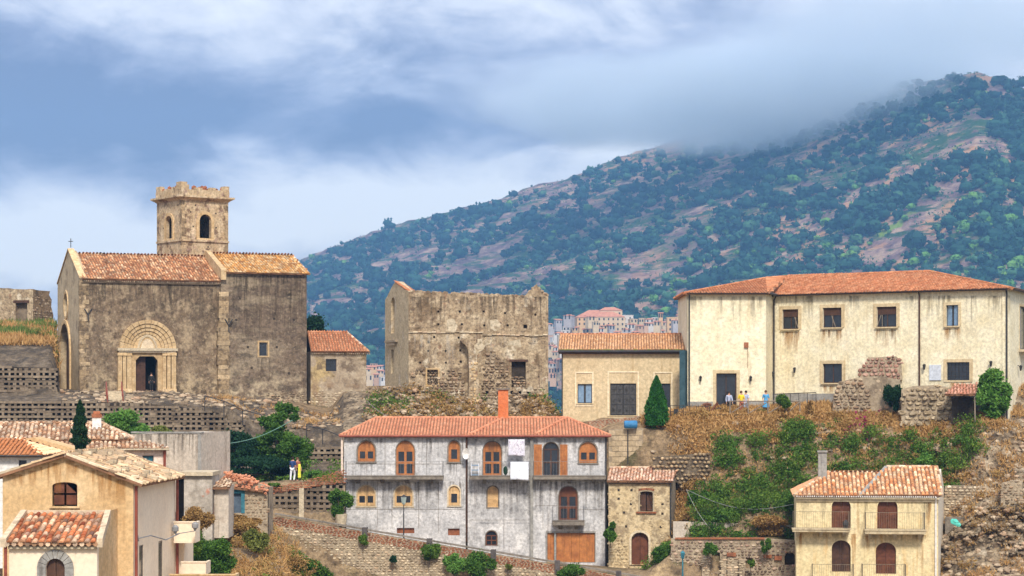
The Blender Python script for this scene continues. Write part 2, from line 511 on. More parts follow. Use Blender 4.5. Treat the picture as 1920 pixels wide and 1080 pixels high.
class Fr:
    """an upright plane through two columns of the picture at two distances; u runs along it, z up, w out"""

    def __init__(s, pa, Ya, pb, Yb):
        a = Vector(((pa - CX) * Ya / FOC, Ya))
        b = Vector(((pb - CX) * Yb / FOC, Yb))
        s.O = a
        s.L = (b - a).length
        s.U = (b - a).normalized()
        s.N = Vector((s.U.y, -s.U.x))

    def uz(s, px, py, w=0.0):
        d = Vector(((px - CX) / FOC, 1.0))
        O = s.O + s.N * w
        t = O.dot(s.N) / d.dot(s.N)
        p = d * t
        return ((p - s.O).dot(s.U), (HZ - py) / FOC * t)

    def pt(s, u, z, w=0.0):
        p = s.O + s.U * u + s.N * w
        return Vector((p.x, p.y, z))

    def px(s, px, py, w=0.0, w2=None):
        u, z = s.uz(px, py, w)
        return s.pt(u, z, w if w2 is None else w2)

    def box(s, mb, u0, u1, z0, z1, w0, w1):
        """w0 back, w1 front"""
        mb.hexa([s.pt(u0, z0, w1), s.pt(u1, z0, w1), s.pt(u1, z0, w0), s.pt(u0, z0, w0),
                 s.pt(u0, z1, w1), s.pt(u1, z1, w1), s.pt(u1, z1, w0), s.pt(u0, z1, w0)])

    def boxpx(s, mb, x0, x1, y0, y1, w0, w1, wp=0.0):
        u0, z1 = s.uz(x0, y0, wp)
        u1, _ = s.uz(x1, y0, wp)
        um, z0 = s.uz((x0 + x1) / 2, y1, wp)
        _, z1 = s.uz((x0 + x1) / 2, y0, wp)
        s.box(mb, u0, u1, z0, z1, w0, w1)

    def rect(s, x0, x1, y0, y1):
        u0 = s.uz(x0, y0)[0]
        u1 = s.uz(x1, y0)[0]
        z1 = s.uz((x0 + x1) / 2, y0)[1]
        z0 = s.uz((x0 + x1) / 2, y1)[1]
        return [(u0, z0), (u1, z0), (u1, z1), (u0, z1)]

    def arch(s, x0, x1, y0, y1, rise=None, n=8):
        (u0, z0), (u1, _), (_, z1), _ = s.rect(x0, x1, y0, y1)
        return archpoly(u0, u1, z0, z1, rise, n)


def archpoly(u0, u1, z0, z1, rise=None, n=8):
    r = (u1 - u0) / 2
    rise = r if rise is None else rise * 2 * r
    zs = z1 - rise
    c = (u0 + u1) / 2
    pts = [(u0, z0), (u1, z0)]
    for k in range(n + 1):
        a = math.pi * k / n
        pts.append((c + r * math.cos(a), zs + rise * math.sin(a)))
    return pts


def plate(mb, fr, outline, holes, w1, w0, back=False):
    """flat piece with openings: front at w1, edges and reveals back to w0"""
    loops = [list(outline)] + [list(h) for h in holes]
    vecs = [[Vector((p[0], p[1], 0)) for p in lp] for lp in loops]
    tris = tessellate_polygon(vecs)
    flat = [p for lp in loops for p in lp]
    vs = [fr.pt(p[0], p[1], w1) for p in flat]
    fs = []
    for t in tris:
        a, b, c = (flat[i] for i in t)
        ar = (b[0] - a[0]) * (c[1] - a[1]) - (b[1] - a[1]) * (c[0] - a[0])
        if abs(ar) < 1e-9:
            continue
        fs.append(tuple(t) if ar > 0 else tuple(t[::-1]))
    mb.add(vs, fs)
    if back:
        mb.add([fr.pt(p[0], p[1], w0) for p in flat], [f[::-1] for f in fs])
    for lp in loops:
        n = len(lp)
        vs = [fr.pt(p[0], p[1], w1) for p in lp] + [fr.pt(p[0], p[1], w0) for p in lp]
        mb.add(vs, [(i, (i + 1) % n, n + (i + 1) % n, n + i) for i in range(n)])


def shell(mb, fr, u0, u1, z0, z1, depth, top=True):
    """side, back and top faces that close a building behind its front plate"""
    a, b = fr.pt(u0, z0, 0), fr.pt(u0, z0, -depth)
    c, d = fr.pt(u1, z0, -depth), fr.pt(u1, z0, 0)
    up = Vector((0, 0, z1 - z0))
    mb.quad(b, a, a + up, b + up)
    mb.quad(d, c, c + up, d + up)
    mb.quad(c, b, b + up, c + up)
    if top:
        mb.quad(a + up, d + up, c + up, b + up)


def bbox(poly):
    us = [p[0] for p in poly]
    zs = [p[1] for p in poly]
    return min(us), max(us), min(zs), max(zs)


def window(par, fr, poly, frame, glass=None, w=-.12, border=.06, cols=2, rows=1, arched=False, topsolid=True,
           low=0.0, high=None, name='window', mull=.05, sill=None, surround=None, sw=.12, sout=.03, simat=None,
           thick=.06, label=None):
    """window or glazed door as a part of its house: frame > panes, sill, surround"""
    glass = glass or GLASS
    u0, u1, z0, z1 = bbox(poly)
    mb = MB()
    holes = []
    a0, a1, b0 = u0 + border, u1 - border, z0 + border + low
    b1 = z1 - border
    if arched:
        b1 = z1 - (u1 - u0) * .5 * (.75 if topsolid else 1.0)
    if high is not None:
        b1 = high
    cw = (a1 - a0 - mull * (cols - 1)) / cols
    rh = (b1 - b0 - mull * (rows - 1)) / rows
    for i in range(cols):
        for j in range(rows):
            x = a0 + i * (cw + mull)
            y = b0 + j * (rh + mull)
            holes.append([(x, y), (x + cw, y), (x + cw, y + rh), (x, y + rh)])
    if arched and not topsolid:
        c, r = (u0 + u1) / 2, (u1 - u0) / 2 - border
        zs = b1 + mull
        rr = min(r, z1 - border - zs)
        holes.append([(c + r * math.cos(math.pi * k / 8), zs + rr * math.sin(math.pi * k / 8)) for k in range(9)])
    plate(mb, fr, poly, holes, w, w - thick)
    o = build(name, mb, frame, par)
    if label:
        o['label'] = label
    for h in holes:
        g = MB()
        g.add([fr.pt(p[0], p[1], w - thick * .6) for p in h], [tuple(range(len(h)))])
        build('pane', g, glass, o)
    if sill:
        s = MB()
        fr.box(s, u0 - .12, u1 + .12, z0 - .09, z0, w, sill)
        build('sill', s, simat or GREYC, o)
    if surround is not None:
        s = MB()
        c = ((u0 + u1) / 2, (z0 + z1) / 2)
        if arched:
            out = archpoly(u0 - sw, u1 + sw, z0, z1 + sw)
        else:
            out = [(u0 - sw, z0 - (0 if sill else sw * .6)), (u1 + sw, z0 - (0 if sill else sw * .6)),
                   (u1 + sw, z1 + sw), (u0 - sw, z1 + sw)]
        if out[0][1] >= z0 - 1e-6:
            out[0] = (out[0][0], z0 - .004)
            out[1] = (out[1][0], z0 - .004)
        plate(s, fr, out, [poly], sout, 0.003)
        build('surround', s, surround, o)
    return o


def boarded(par, fr, poly, mat, w=-.1, leaves=2, gap=.02, name='door', slat=0.0, panels=0, label=None):
    """solid leaves, optionally with louvres or raised panels"""
    u0, u1, z0, z1 = bbox(poly)
    root = None
    cw = (u1 - u0) / leaves
    for i in range(leaves):
        a, b = u0 + i * cw + gap / 2, u0 + (i + 1) * cw - gap / 2
        pp = clip_u(poly, a, b)
        mb = MB()
        plate(mb, fr, pp, [], w, w - .05)
        if slat:
            z = z0 + .1
            while z < z1 - (u1 - u0) * .35:
                if abs(z - (z0 + z1) * .5) > .1:
                    fr.box(mb, a + .05, b - .05, z, z + slat * .55, w, w + .02)
                z += slat
        if panels:
            hh = (z1 - z0 - .1) / panels
            for j in range(panels):
                zz = z0 + .05 + j * hh
                fr.box(mb, a + .08, b - .08, zz + .06, zz + hh - .06, w, w + .025)
        o = build(name if leaves == 1 else name + '_leaf', mb, mat, par)
        if label:
            o['label'] = label
        root = root or o
    return root


def clip_u(poly, a, b):
    def half(pp, c, keep_gt):
        out = []
        n = len(pp)
        for i in range(n):
            p, q = pp[i], pp[(i + 1) % n]
            ip = (p[0] >= c) if keep_gt else (p[0] <= c)
            iq = (q[0] >= c) if keep_gt else (q[0] <= c)
            if ip:
                out.append(p)
            if ip != iq:
                t = (c - p[0]) / (q[0] - p[0])
                out.append((c, p[1] + (q[1] - p[1]) * t))
        return out
    return half(half(poly, a, True), b, False)


def railing(par, fr, u0, u1, z0, h, w, mat=None, step=.13, r=.009, sides=0.0, name='railing'):
    mb = MB()
    mat = mat or RAILG
    runs = [((u0, w), (u1, w))]
    if sides:
        runs += [((u0, w), (u0, w - sides)), ((u1, w), (u1, w - sides))]
    for (a, wa), (b, wb) in runs:
        L = math.hypot(b - a, wb - wa)
        n = max(1, int(L / step))
        for zz, rr in ((z0 + .06, r), (z0 + h, r * 1.9)):
            mb.tube([fr.pt(a, zz, wa), fr.pt(b, zz, wb)], rr, 4)
        for k in range(n + 1):
            t = k / n
            p0, p1 = fr.pt(a + (b - a) * t, z0, wa + (wb - wa) * t), fr.pt(a + (b - a) * t, z0 + h, wa + (wb - wa) * t)
            mb.tube([p0, p1], r if 0 < k < n else r * 1.8, 4, cap=False)
    return build(name, mb, mat, par)


def stainmat(name, c, k=5.0, amt=.8):
    m = bpy.data.materials.new(name)
    m.use_nodes = True
    t = NT(m.node_tree)
    pos = t.n('ShaderNodeNewGeometry').outputs['Position']
    uv = t.n('ShaderNodeSeparateXYZ', {0: t.n('ShaderNodeUVMap').outputs[0]})
    nz = t.noise(t.vmul(pos, (k, k, .35)), 1.0, 4, .6)
    f = t.mapr(nz, .42, .62)
    f = t.math('MULTIPLY', f, t.math('POWER', uv.outputs[1], .8))
    f = t.math('MULTIPLY', f, t.mapr(uv.outputs[0], 0, .15))
    f = t.math('MULTIPLY', f, t.mapr(uv.outputs[0], 1, .85))
    f = t.math('MULTIPLY', f, amt)
    bs = t.n('ShaderNodeBsdfPrincipled', {'Base Color': c, 'Roughness': 1.0, 'Specular IOR Level': 0.0, 'Alpha': f})
    t.n('ShaderNodeOutputMaterial', {0: bs})
    MATS[name] = m
    return m


S_DARK = stainmat('soot_run_off', (.09, .07, .05), 5.0, .42)
S_RUST = stainmat('rust_run_off', (.42, .19, .04), 3.5, .6)
S_LIME = stainmat('lime_run_off', (.62, .54, .42), 4.0, .5)


def stains(par, fr, items, mat, w=.006):
    """run-off marks hanging below sills, slabs and eaves: (x0, x1, top row, bottom row)"""
    for x0, x1, y0, y1 in items:
        u0, z1 = fr.uz(x0, y0)
        u1, _ = fr.uz(x1, y0)
        _, z0 = fr.uz((x0 + x1) / 2, y1)
        mb = MB()
        mb.quad(fr.pt(u0, z0, w), fr.pt(u1, z0, w), fr.pt(u1, z1, w), fr.pt(u0, z1, w))
        o = build('water_stain', mb, mat, par)
        uvl = o.data.uv_layers.new(name='UVMap')
        for i, c in enumerate(((0, 0), (1, 0), (1, 1), (0, 1))):
            uvl.data[i].uv = c


# ---- tiles
TILE_ME = {}


def tile_verts(L, r0, r1, n=4, lift=.02):
    """barrel tile lying along +V from the origin: wide end down-slope"""
    vs, fs = [], []
    for j, (v, r, h) in enumerate(((0, r0, lift), (L, r1, 0.0))):
        for k in range(n + 1):
            a = math.pi * k / n
            vs.append((math.cos(a) * r, v, math.sin(a) * r * .8 + h))
    for k in range(n):
        fs.append((k, k + 1, n + 2 + k, n + 1 + k))
    o = len(vs)
    fs.append(tuple(range(n + 1)))
    return vs, fs


def roof(par, pts, tmat, tw=.22, tl=.42, single=False, name='roof', bed=None, thick=.12, jit=.012, skip=0.0,
         ridge=(), verge=None, kindname='roof_tiles', limit=300):
    """a tiled slope: pts planar, first edge = eave (left to right seen from outside)"""
    pts = [Vector(p) for p in pts]
    A = pts[0]
    U = (pts[1] - pts[0]).normalized()
    nrm = Vector((0, 0, 0))
    for i in range(1, len(pts) - 1):
        nrm += (pts[i] - A).cross(pts[i + 1] - A)
    nrm.normalize()
    if nrm.z < 0:
        nrm = -nrm
    V = nrm.cross(U)
    if V.z < 0:
        V = -V
    base = MB()
    n = len(pts)
    base.add(pts + [p - nrm * thick for p in pts],
             [tuple(range(n)), tuple(range(n, 2 * n))[::-1]] + [(i, (i + 1) % n, n + (i + 1) % n, n + i) for i in range(n)])
    o = build(name, base, bed or PAN, par)
    uv = [((p - A).dot(U), (p - A).dot(V)) for p in pts]
    umin, umax = min(p[0] for p in uv), max(p[0] for p in uv)
    vmax = max(p[1] for p in uv)
    nc = max(1, round((umax - umin) / tw))
    tw = (umax - umin) / nc
    tv, tf = tile_verts(tl * 1.18, tw * .40, tw * .31)
    mb = MB()
    cnt = 0
    if single:
        key = (round(tw, 3), round(tl, 3), tmat.name)
        me = bpy.data.meshes.new('roof_tile')
        me.from_pydata(tv, [], tf)
        me.materials.append(tmat)
    from mathutils import Matrix
    M3 = Matrix((U, V, nrm)).transposed()
    poff = wloc(o)
    rows = int(vmax / tl) + 1
    for j in range(rows):
        for i in range(nc):
            u = umin + (i + .5) * tw
            v = j * tl - .06
            if not pin(uv, u, min(max(v + tl * .55, .02), vmax - .01)):
                continue
            if skip and R.random() < skip:
                continue
            du, dv, rot = R.uniform(-jit, jit), R.uniform(-jit, jit) * 2, R.uniform(-jit, jit) * 3
            org = A + U * (u + du) + V * (v + dv) + nrm * R.uniform(0, jit)
            if single and cnt < limit:
                t = bpy.data.objects.new('roof_tile', me)
                COL.objects.link(t)
                t.parent = o
                t.location = org - poff
                t.rotation_euler = (M3 @ Matrix.Rotation(rot, 3, 'Z')).to_euler()
                cnt += 1
            else:
                cr, sr = math.cos(rot), math.sin(rot)
                mb.add([org + U * (x * cr - y * sr) + V * (x * sr + y * cr) + nrm * z for x, y, z in tv], tf)
    if mb.v:
        build(kindname, mb, tmat, o, kind='stuff')
    return o


def ridge_line(par, a, b, mat, r=.11, seg=.4, name='ridge_tiles'):
    a, b = Vector(a), Vector(b)
    mb = MB()
    n = max(1, int((b - a).length / seg))
    for k in range(n):
        p, q_ = a.lerp(b, k / n), a.lerp(b, (k + 1.1) / n)
        mb.tube([p, q_], [r * 1.05, r * .9], 7)
    return build(name, mb, mat, par, kind='stuff')


# ---- rubble masonry
def rubble(mb, fr, poly, holes=(), sx=.3, sz=.2, w=0.0, out=.05, fill=1.0, jit=.25, gap=.03, px=True, thick=.05):
    """courses of uneven stones standing proud of the plane; poly in picture coordinates or (u,z)"""
    if px:
        poly = [fr.uz(*p) for p in poly]
    u0, u1, z0, z1 = bbox(poly)
    z = z0
    while z < z1:
        h = sz * R.uniform(.7, 1.3)
        u = u0 - R.uniform(0, sx)
        while u < u1:
            L = sx * R.uniform(.55, 1.5)
            cu, cz = u + L / 2, z + h / 2 + R.uniform(-.3, .3) * sz * .4
            if (fill >= 1 or R.random() < fill) and pin(poly, cu, cz) and not any(pin(hh, cu, cz) for hh in holes):
                a, b, c, d = u + gap / 2, u + L - gap / 2, cz - h / 2 + gap / 2, cz + h / 2 - gap / 2
                J = lambda s_: R.uniform(-jit, jit) * s_
                o_ = w + out * R.uniform(.3, 1.4)
                m = min(.3 * (b - a), .3 * (d - c), .06)
                hx, hz2, mx, mz = (b - a) / 2, (d - c) / 2, (a + b) / 2, (c + d) / 2
                base = [(-1, -.55), (-.45, -1), (.5, -1), (1, -.5), (1, .6), (.4, 1), (-.55, 1), (-1, .5)]
                base = [(mx + x * hx + J(sx * .22), mz + y * hz2 + J(sz * .3)) for x, y in base]
                k = max(.45, 1 - m / max(.05, min(hx, hz2)))
                top = [(mx + (x - mx) * k, mz + (y - mz) * k) for x, y in base]
                vs = [fr.pt(x, y, w - thick) for x, y in base] + [fr.pt(x, y, o_ + J(out * .3)) for x, y in top]
                mb.add(vs, [tuple(range(8, 16))] + [(i, (i + 1) % 8, 8 + (i + 1) % 8, 8 + i) for i in range(8)])
            u += L
        z += h


# ---- leaves
def leaves(centers, size, k=4, up=0.0, asp=.6, jit=.4):
    """one small leaf quad (or triangle) at every centre, random attitude"""
    c = np.asarray(centers, dtype=np.float32)
    n = len(c)
    a = NR.normal(size=(n, 3))
    a[:, 2] += up
    a /= np.linalg.norm(a, axis=1)[:, None]
    b = NR.normal(size=(n, 3))
    b -= (b * a).sum(1)[:, None] * a
    b /= np.linalg.norm(b, axis=1)[:, None]
    s = size * NR.uniform(1 - jit, 1 + jit, size=(n, 1))
    if k == 3:
        v = np.stack([c - b * s * asp * .5, c + b * s * asp * .5, c + a * s], 1)
    else:
        v = np.stack([c - a * s * .5, c + b * s * asp * .5, c + a * s * .5, c - b * s * asp * .5], 1)
    return v.reshape(-1, 3)


def blob_points(blobs, n, shell_=.35, flat=1.0):
    """points in the outer layer of a set of blobs (cx,cy,cz,rx,ry,rz)"""
    b = np.array(blobs, dtype=float)
    wgt = (b[:, 3] * b[:, 5]) ** 1.0
    idx = NR.choice(len(b), size=n, p=wgt / wgt.sum())
    d = NR.normal(size=(n, 3))
    d /= np.linalg.norm(d, axis=1)[:, None]
    r = 1 - shell_ * NR.random((n, 1)) ** 1.3 + NR.normal(size=(n, 1)) * .12
    r = np.where(NR.random((n, 1)) < .10, r * (1 + .45 * NR.random((n, 1))), r)
    return b[idx, :3] + d * b[idx, 3:6] * r


def crown_blobs(c, rx, ry, rz, n, sub=.38, seed=0):
    rr = random.Random(seed)
    out = []
    for _ in range(n):
        while True:
            x, y, z = (rr.uniform(-1, 1) for _ in range(3))
            if .25 < x * x + y * y + z * z < 1:
                break
        k = sub * rr.uniform(.6, 1.25)
        out.append((c[0] + x * rx * (1 - k * .6), c[1] + y * ry * (1 - k * .6), c[2] + z * rz * (1 - k * .6),
                    rx * k, ry * k, rz * k))
    return out

# ================================================================== TERRAIN
def parapet_top(x):
    return 965 + (x - 515) * 0.172


TER = [
    (-400, [(60, 1700), (100, 1300), (130, 960), (150, 880), (166, 850), (168.4, 850), (168.8, 757), (176, 740),
            (177.2, 738), (177.8, 692), (184, 650), (190, 640), (205, 612), (230, 612), (260, 740), (330, 1100)]),
    (100, [(60, 1700), (100, 1300), (130, 960), (150, 880), (166, 850), (168.4, 850), (168.8, 757), (176, 740),
           (177.2, 738), (177.8, 692), (184, 650), (190, 638), (205, 612), (230, 612), (260, 740), (330, 1100)]),
    (112, [(60, 1700), (100, 1300), (130, 960), (150, 880), (166, 850), (168.4, 850), (168.8, 757), (176, 742),
           (180, 738), (184, 734), (190, 730), (205, 730), (230, 730), (260, 780), (330, 1100)]),
    (300, [(60, 1700), (100, 1300), (130, 980), (150, 880), (166, 860), (168.4, 850), (168.8, 758), (176, 748),
           (180, 740), (184, 735), (190, 735), (205, 735), (230, 735), (260, 780), (330, 1100)]),
    (430, [(60, 1700), (100, 1300), (118, 1090), (133, 975), (150, 905), (160, 890), (168.4, 840), (168.8, 765),
           (176, 758), (184, 745), (195, 740), (230, 735), (260, 780), (330, 1100)]),
    (510, [(60, 1700), (100, 1250), (118, 1090), (136, 1000), (147.4, 975), (149, 908), (160, 896), (168.4, 850),
           (170, 805), (178, 770), (184, 752), (195, 745), (230, 740), (260, 790), (330, 1100)]),
    (556, [(60, 1700), (100, 1250), (125, 1100), (138.6, 1040), (139.8, 1030), (140.6, 996), (147.4, 980), (149, 906),
           (160, 895), (168.4, 848), (170, 803), (178, 780), (184, 765), (195, 750), (230, 742), (260, 790), (330, 1100)]),
    (568, [(60, 1700), (100, 1300), (138, 1150), (139.8, 1120), (140.4, 996), (147.4, 980), (149, 906), (160, 894),
           (168.4, 846), (170, 802), (178, 784), (184, 770), (195, 752), (230, 743), (260, 790), (330, 1100)]),
    (620, [(60, 1700), (100, 1300), (138, 1150), (139.8, 1120), (140.4, 1004), (147.4, 985), (149, 905), (160, 893),
           (168.4, 845), (170, 800), (178, 790), (184, 780), (195, 760), (230, 745), (260, 790), (330, 1100)]),
    (645, [(60, 1700), (100, 1300), (138, 1150), (139.8, 1120), (140.6, 1008), (150, 1008), (160, 900),
           (168.4, 845), (170, 800), (178, 790), (184, 740), (195, 735), (230, 740), (260, 790), (330, 1100)]),
    (720, [(60, 1700), (100, 1300), (138, 1160), (139.8, 1130), (140.6, 1024), (150, 1024), (162, 900),
           (166, 830), (170, 800), (176, 785), (184, 735), (195, 730), (230, 745), (260, 800), (330, 1100)]),
    (900, [(60, 1700), (100, 1300), (138, 1180), (139.8, 1150), (140.6, 1052), (150, 1052), (162, 900),
           (166, 830), (170, 800), (176, 785), (184, 760), (195, 760), (230, 780), (260, 850), (330, 1100)]),
    (1040, [(60, 1700), (100, 1300), (138, 1190), (139.8, 1160), (140.6, 1062), (150, 1055), (156, 900),
            (159, 800), (162, 787), (176, 785), (184, 790), (195, 800), (230, 840), (260, 900), (330, 1150)]),
    (1140, [(60, 1700), (100, 1300), (138, 1190), (139.8, 1160), (140.6, 1072), (150, 1062), (153.6, 1000),
            (154.2, 806), (158, 790), (162, 785), (176, 785), (195, 800), (230, 860), (260, 920), (330, 1150)]),
    (1210, [(60, 1700), (100, 1300), (138, 1190), (141, 1100), (145, 1075), (150, 1064), (153.4, 990),
            (154, 810), (156, 790), (160, 782), (176, 780), (195, 800), (230, 860), (260, 920), (330, 1150)]),
    (1300, [(60, 1700), (100, 1300), (138, 1150), (142, 1100), (144.6, 1090), (145.2, 1012), (147.6, 1010),
            (148.2, 975), (149.5, 950), (151.2, 900), (152.2, 852), (153.5, 815), (155, 785), (158, 768), (175, 765),
            (230, 860), (260, 920), (330, 1150)]),
    (1450, [(60, 1700), (100, 1300), (138, 1150), (142, 1100), (144.6, 1090), (145.2, 1012), (147.0, 1008),
            (147.6, 955), (149.5, 930), (151.2, 880), (152.5, 825), (154, 790), (156.5, 772), (160, 762), (175, 758),
            (230, 860), (260, 920), (330, 1150)]),
    (1600, [(60, 1700), (100, 1300), (136, 1200), (142, 1130), (146, 1060), (147.0, 1010),
            (148.6, 960), (150, 905), (151.5, 850), (153, 800), (154.5, 778), (156, 766), (159, 752), (170, 748),
            (230, 860), (260, 920), (330, 1150)]),
    (1750, [(60, 1700), (100, 1300), (134, 1200), (140, 1120), (145, 1030), (147.0, 960),
            (148.6, 900), (150, 850), (151, 810), (152, 790), (154, 778), (156, 755), (158, 735), (170, 725),
            (230, 860), (260, 920), (330, 1150)]),
    (1840, [(60, 1700), (100, 1300), (130, 1200), (136, 1150), (141, 1050), (143.0, 975),
            (145.6, 905), (147, 845), (148.4, 800), (150, 790), (152, 778), (154, 735), (156, 725), (170, 715),
            (230, 860), (260, 920), (330, 1150)]),
    (2300, [(60, 1700), (100, 1300), (128, 1200), (134, 1160), (139, 1070), (141.5, 960),
            (143.6, 900), (146, 840), (148, 800), (150, 785), (152, 760), (154, 735), (156, 725), (170, 715),
            (230, 860), (260, 920), (330, 1150)]),
]
YS = np.concatenate([np.arange(60, 118, 4), np.arange(118, 132, 1.0), np.arange(132, 160, .3), np.arange(160, 196, .6),
                     np.arange(196, 331, 4)])
TPX = np.array([c[0] for c in TER], dtype=float)
TZ = np.array([np.interp(YS, [p[0] for p in c[1]], [(HZ - p[1]) * p[0] / FOC for p in c[1]]) for c in TER])


def ground(px, Y):
    """terrain height under picture column px at distance Y"""
    j = min(max(np.searchsorted(TPX, px) - 1, 0), len(TPX) - 2)
    t = min(1, max(0, (px - TPX[j]) / (TPX[j + 1] - TPX[j])))
    return float(np.interp(Y, YS, TZ[j] * (1 - t) + TZ[j + 1] * t))


GP = np.arange(-400, 2301, 9.0)
gz = np.zeros((len(YS), len(GP)))
for j, Yv in enumerate(YS):
    gz[j] = np.interp(GP, TPX, TZ[:, j])
gv, gf = [], []
for j, Yv in enumerate(YS):
    for i, px in enumerate(GP):
        X = (px - CX) * Yv / FOC
        nz = mn.fractal(Vector((X * .35, Yv * .35, 3.1)), 1.0, 2.0, 4) * .22 + \
            mn.fractal(Vector((X * 1.1, Yv * 1.1, 8.1)), 1.0, 2.0, 3) * .10
        if px > 1760:
            nz *= 1.5
        if 640 < px < 1215 and 140 < Yv < 151:
            nz *= .1
        gv.append((X, Yv, gz[j, i] + nz))
W_ = len(GP)
tm_grass, tm_rock = [], []
for j in range(len(YS) - 1):
    for i in range(W_ - 1):
        gf.append((j * W_ + i, j * W_ + i + 1, (j + 1) * W_ + i + 1, (j + 1) * W_ + i))
hill = MB()
hill.v, hill.f = gv, gf
hillo = build('village_hillside', hill, [SOIL, ROCK, BANK], None, smooth=True, kind='structure', origin=(0, 150, -10))
hillo.data.materials.append(ROCK)
hillo.data.materials.append(BANK)
mi = []
for j in range(len(YS) - 1):
    for i in range(W_ - 1):
        px, Yv = GP[i], YS[j]
        mi.append(1 if (px > 1770 and 139 < Yv < 160) or (640 < px < 1050 and 163 < Yv < 184)
                  else 2 if (px < 640 and 160 < Yv < 186) else 0)
hillo.data.polygons.foreach_set('material_index', mi)

# valley floor sheet, far below and behind the village
vm = surf('valley_scrub', [(.06, .09, .05), (.13, .13, .07), (.22, .17, .11)], scale=.01, bump=0)
g = MB()
nx, ny = 40, 40
for j in range(ny + 1):
    for i in range(nx + 1):
        x, y = -2650 + 5300 * i / nx, -300 + 3800 * j / ny
        g.v.append((x, y, -62 + 8 * mn.noise(Vector((x * .002, y * .002, 0)))))
for j in range(ny):
    for i in range(nx):
        g.f.append((j * (nx + 1) + i, j * (nx + 1) + i + 1, (j + 1) * (nx + 1) + i + 1, (j + 1) * (nx + 1) + i))
build('valley_ground', g, vm, None, smooth=True, kind='structure', origin=(0, 0, -62))

# ================================================================== MOUNTAIN
RIDGE = [(-900, 900), (-500, 860), (-100, 800), (100, 720), (300, 610), (430, 552), (560, 488), (620, 465), (700, 432), (800, 406), (860, 392),
         (930, 374), (1000, 348), (1060, 336), (1120, 314), (1200, 284), (1270, 262), (1330, 250), (1400, 238), (1500, 212),
         (1600, 186), (1700, 160), (1780, 140), (1830, 133), (1870, 146), (1920, 166), (2050, 225), (2300, 280), (2900, 300), (3400, 320)]
RX, RYP = [p[0] for p in RIDGE], [p[1] for p in RIDGE]
RD = ([-900, 400, 560, 1200, 1600, 1830, 2300, 3400], [3300, 3300, 3200, 2900, 2500, 2250, 2100, 2000])


def mtn(px, t):
    """t 0 foot .. 1 ridge; returns the terrain point"""
    Y0 = 1150.0
    Yr = float(np.interp(px, *RD))
    Y = Y0 + (Yr - Y0) * t
    yr = float(np.interp(px, RX, RYP))
    zr = (HZ - yr) * Yr / FOC
    zf = -58.0
    prof = .30 * t + .70 * t ** 1.35
    z = zf + (zr - zf) * prof
    X = (px - CX) * Y / FOC
    env = math.sin(math.pi * min(1, t)) ** 1.6 * (1 - .6 * t) if t < 1 else 0
    v = Vector((X * .0022, Y * .0022, 1.7))
    z += env * 46 * (mn.fractal(v, 1.0, 2.0, 4))
    z += 5.0 * mn.fractal(Vector((X * .012, Y * .012, 4.2)), 1.0, 2.0, 4) * min(1, t * 3)
    # farming terraces: small steps
    st = 7.0
    k = z / st
    fr_ = k - math.floor(k)
    z = (math.floor(k) + min(1, max(0, (fr_ - .35) / .3))) * st * .45 + z * .55
    return Vector((X, Y, z))


MPX = np.concatenate([np.arange(-900, 500, 40), np.arange(500, 1960, 5), np.arange(1960, 3401, 40)])
MT = np.concatenate([np.linspace(0, 1, 170), 1 + np.linspace(.02, .4, 10)])
mb = MB()
for t in MT:
    for px in MPX:
        if t <= 1:
            mb.v.append(tuple(mtn(px, t)))
        else:
            p = mtn(px, 1.0)
            Y = p.y * (1 + (t - 1) * .15)
            mb.v.append((p.x * Y / p.y, Y, p.z - (t - 1) * 1200))
W_ = len(MPX)
for j in range(len(MT) - 1):
    for i in range(W_ - 1):
        mb.f.append((j * W_ + i, j * W_ + i + 1, (j + 1) * W_ + i + 1, (j + 1) * W_ + i))
mm = bpy.data.materials.new('mountain_scrub_and_soil')
mm.use_nodes = True
t = NT(mm.node_tree)
pos = t.n('ShaderNodeNewGeometry').outputs['Position']
xs = t.n('ShaderNodeSeparateXYZ', {0: pos})
n1 = t.noise(pos, .009, 6, .6)
n2 = t.noise(pos, .045, 6, .65)
n3 = t.noise(t.vmul(pos, (.02, .02, .16)), 1.0, 5, .6, .3)
c = t.ramp(t.mapr(n2, .3, .7), [(.09, .055, .06), (.19, .12, .11), (.30, .20, .16), (.44, .31, .21)])
warm = t.mapr(xs.outputs[0], -150, 420)
n6 = t.noise(pos, .02, 5, .6)
c = t.mix(t.math('MULTIPLY', warm, t.mapr(n6, .50, .60)), c, (.48, .26, .13))
c = t.mix(t.mapr(n3, .51, .60), c, (.045, .085, .04))
c = t.mix(t.math('MULTIPLY', t.mapr(n1, .50, .40), t.mapr(n2, .42, .55)), c, (.04, .09, .025))
n4 = t.noise(pos, .018, 4, .5)
c = t.mix(t.math('MULTIPLY', t.mapr(n4, .64, .69), warm), c, (.20, .30, .04))
n5 = t.noise(t.vmul(pos, (.05, .05, .5)), 1.0, 4, .6)
c = t.mix(t.mapr(n5, .60, .68, 0, .7), c, (.45, .36, .26))
h = t.noise(pos, .08, 8, .7)
bs = t.n('ShaderNodeBsdfPrincipled', {'Base Color': c, 'Roughness': 1.0, 'Specular IOR Level': 0.0,
                                      'Normal': t.n('ShaderNodeBump', {'Height': h, 'Distance': 6.0}).outputs[0]})
t.n('ShaderNodeOutputMaterial', {0: bs})
build('mountain', mb, mm, None, smooth=True, kind='structure', origin=(0, 1150, -60))

# ---- trees on the mountain
MG = [leafmat('far_oak_leaves', [(.004, .028, .022), (.010, .052, .036), (.028, .10, .055)], .03, .1, .5),
      leafmat('far_olive_leaves', [(.015, .07, .04), (.045, .13, .06), (.10, .21, .09)], .02, .1, .5),
      leafmat('far_fresh_leaves', [(.05, .14, .02), (.10, .24, .04), (.18, .32, .06)], .02, .1, .5)]


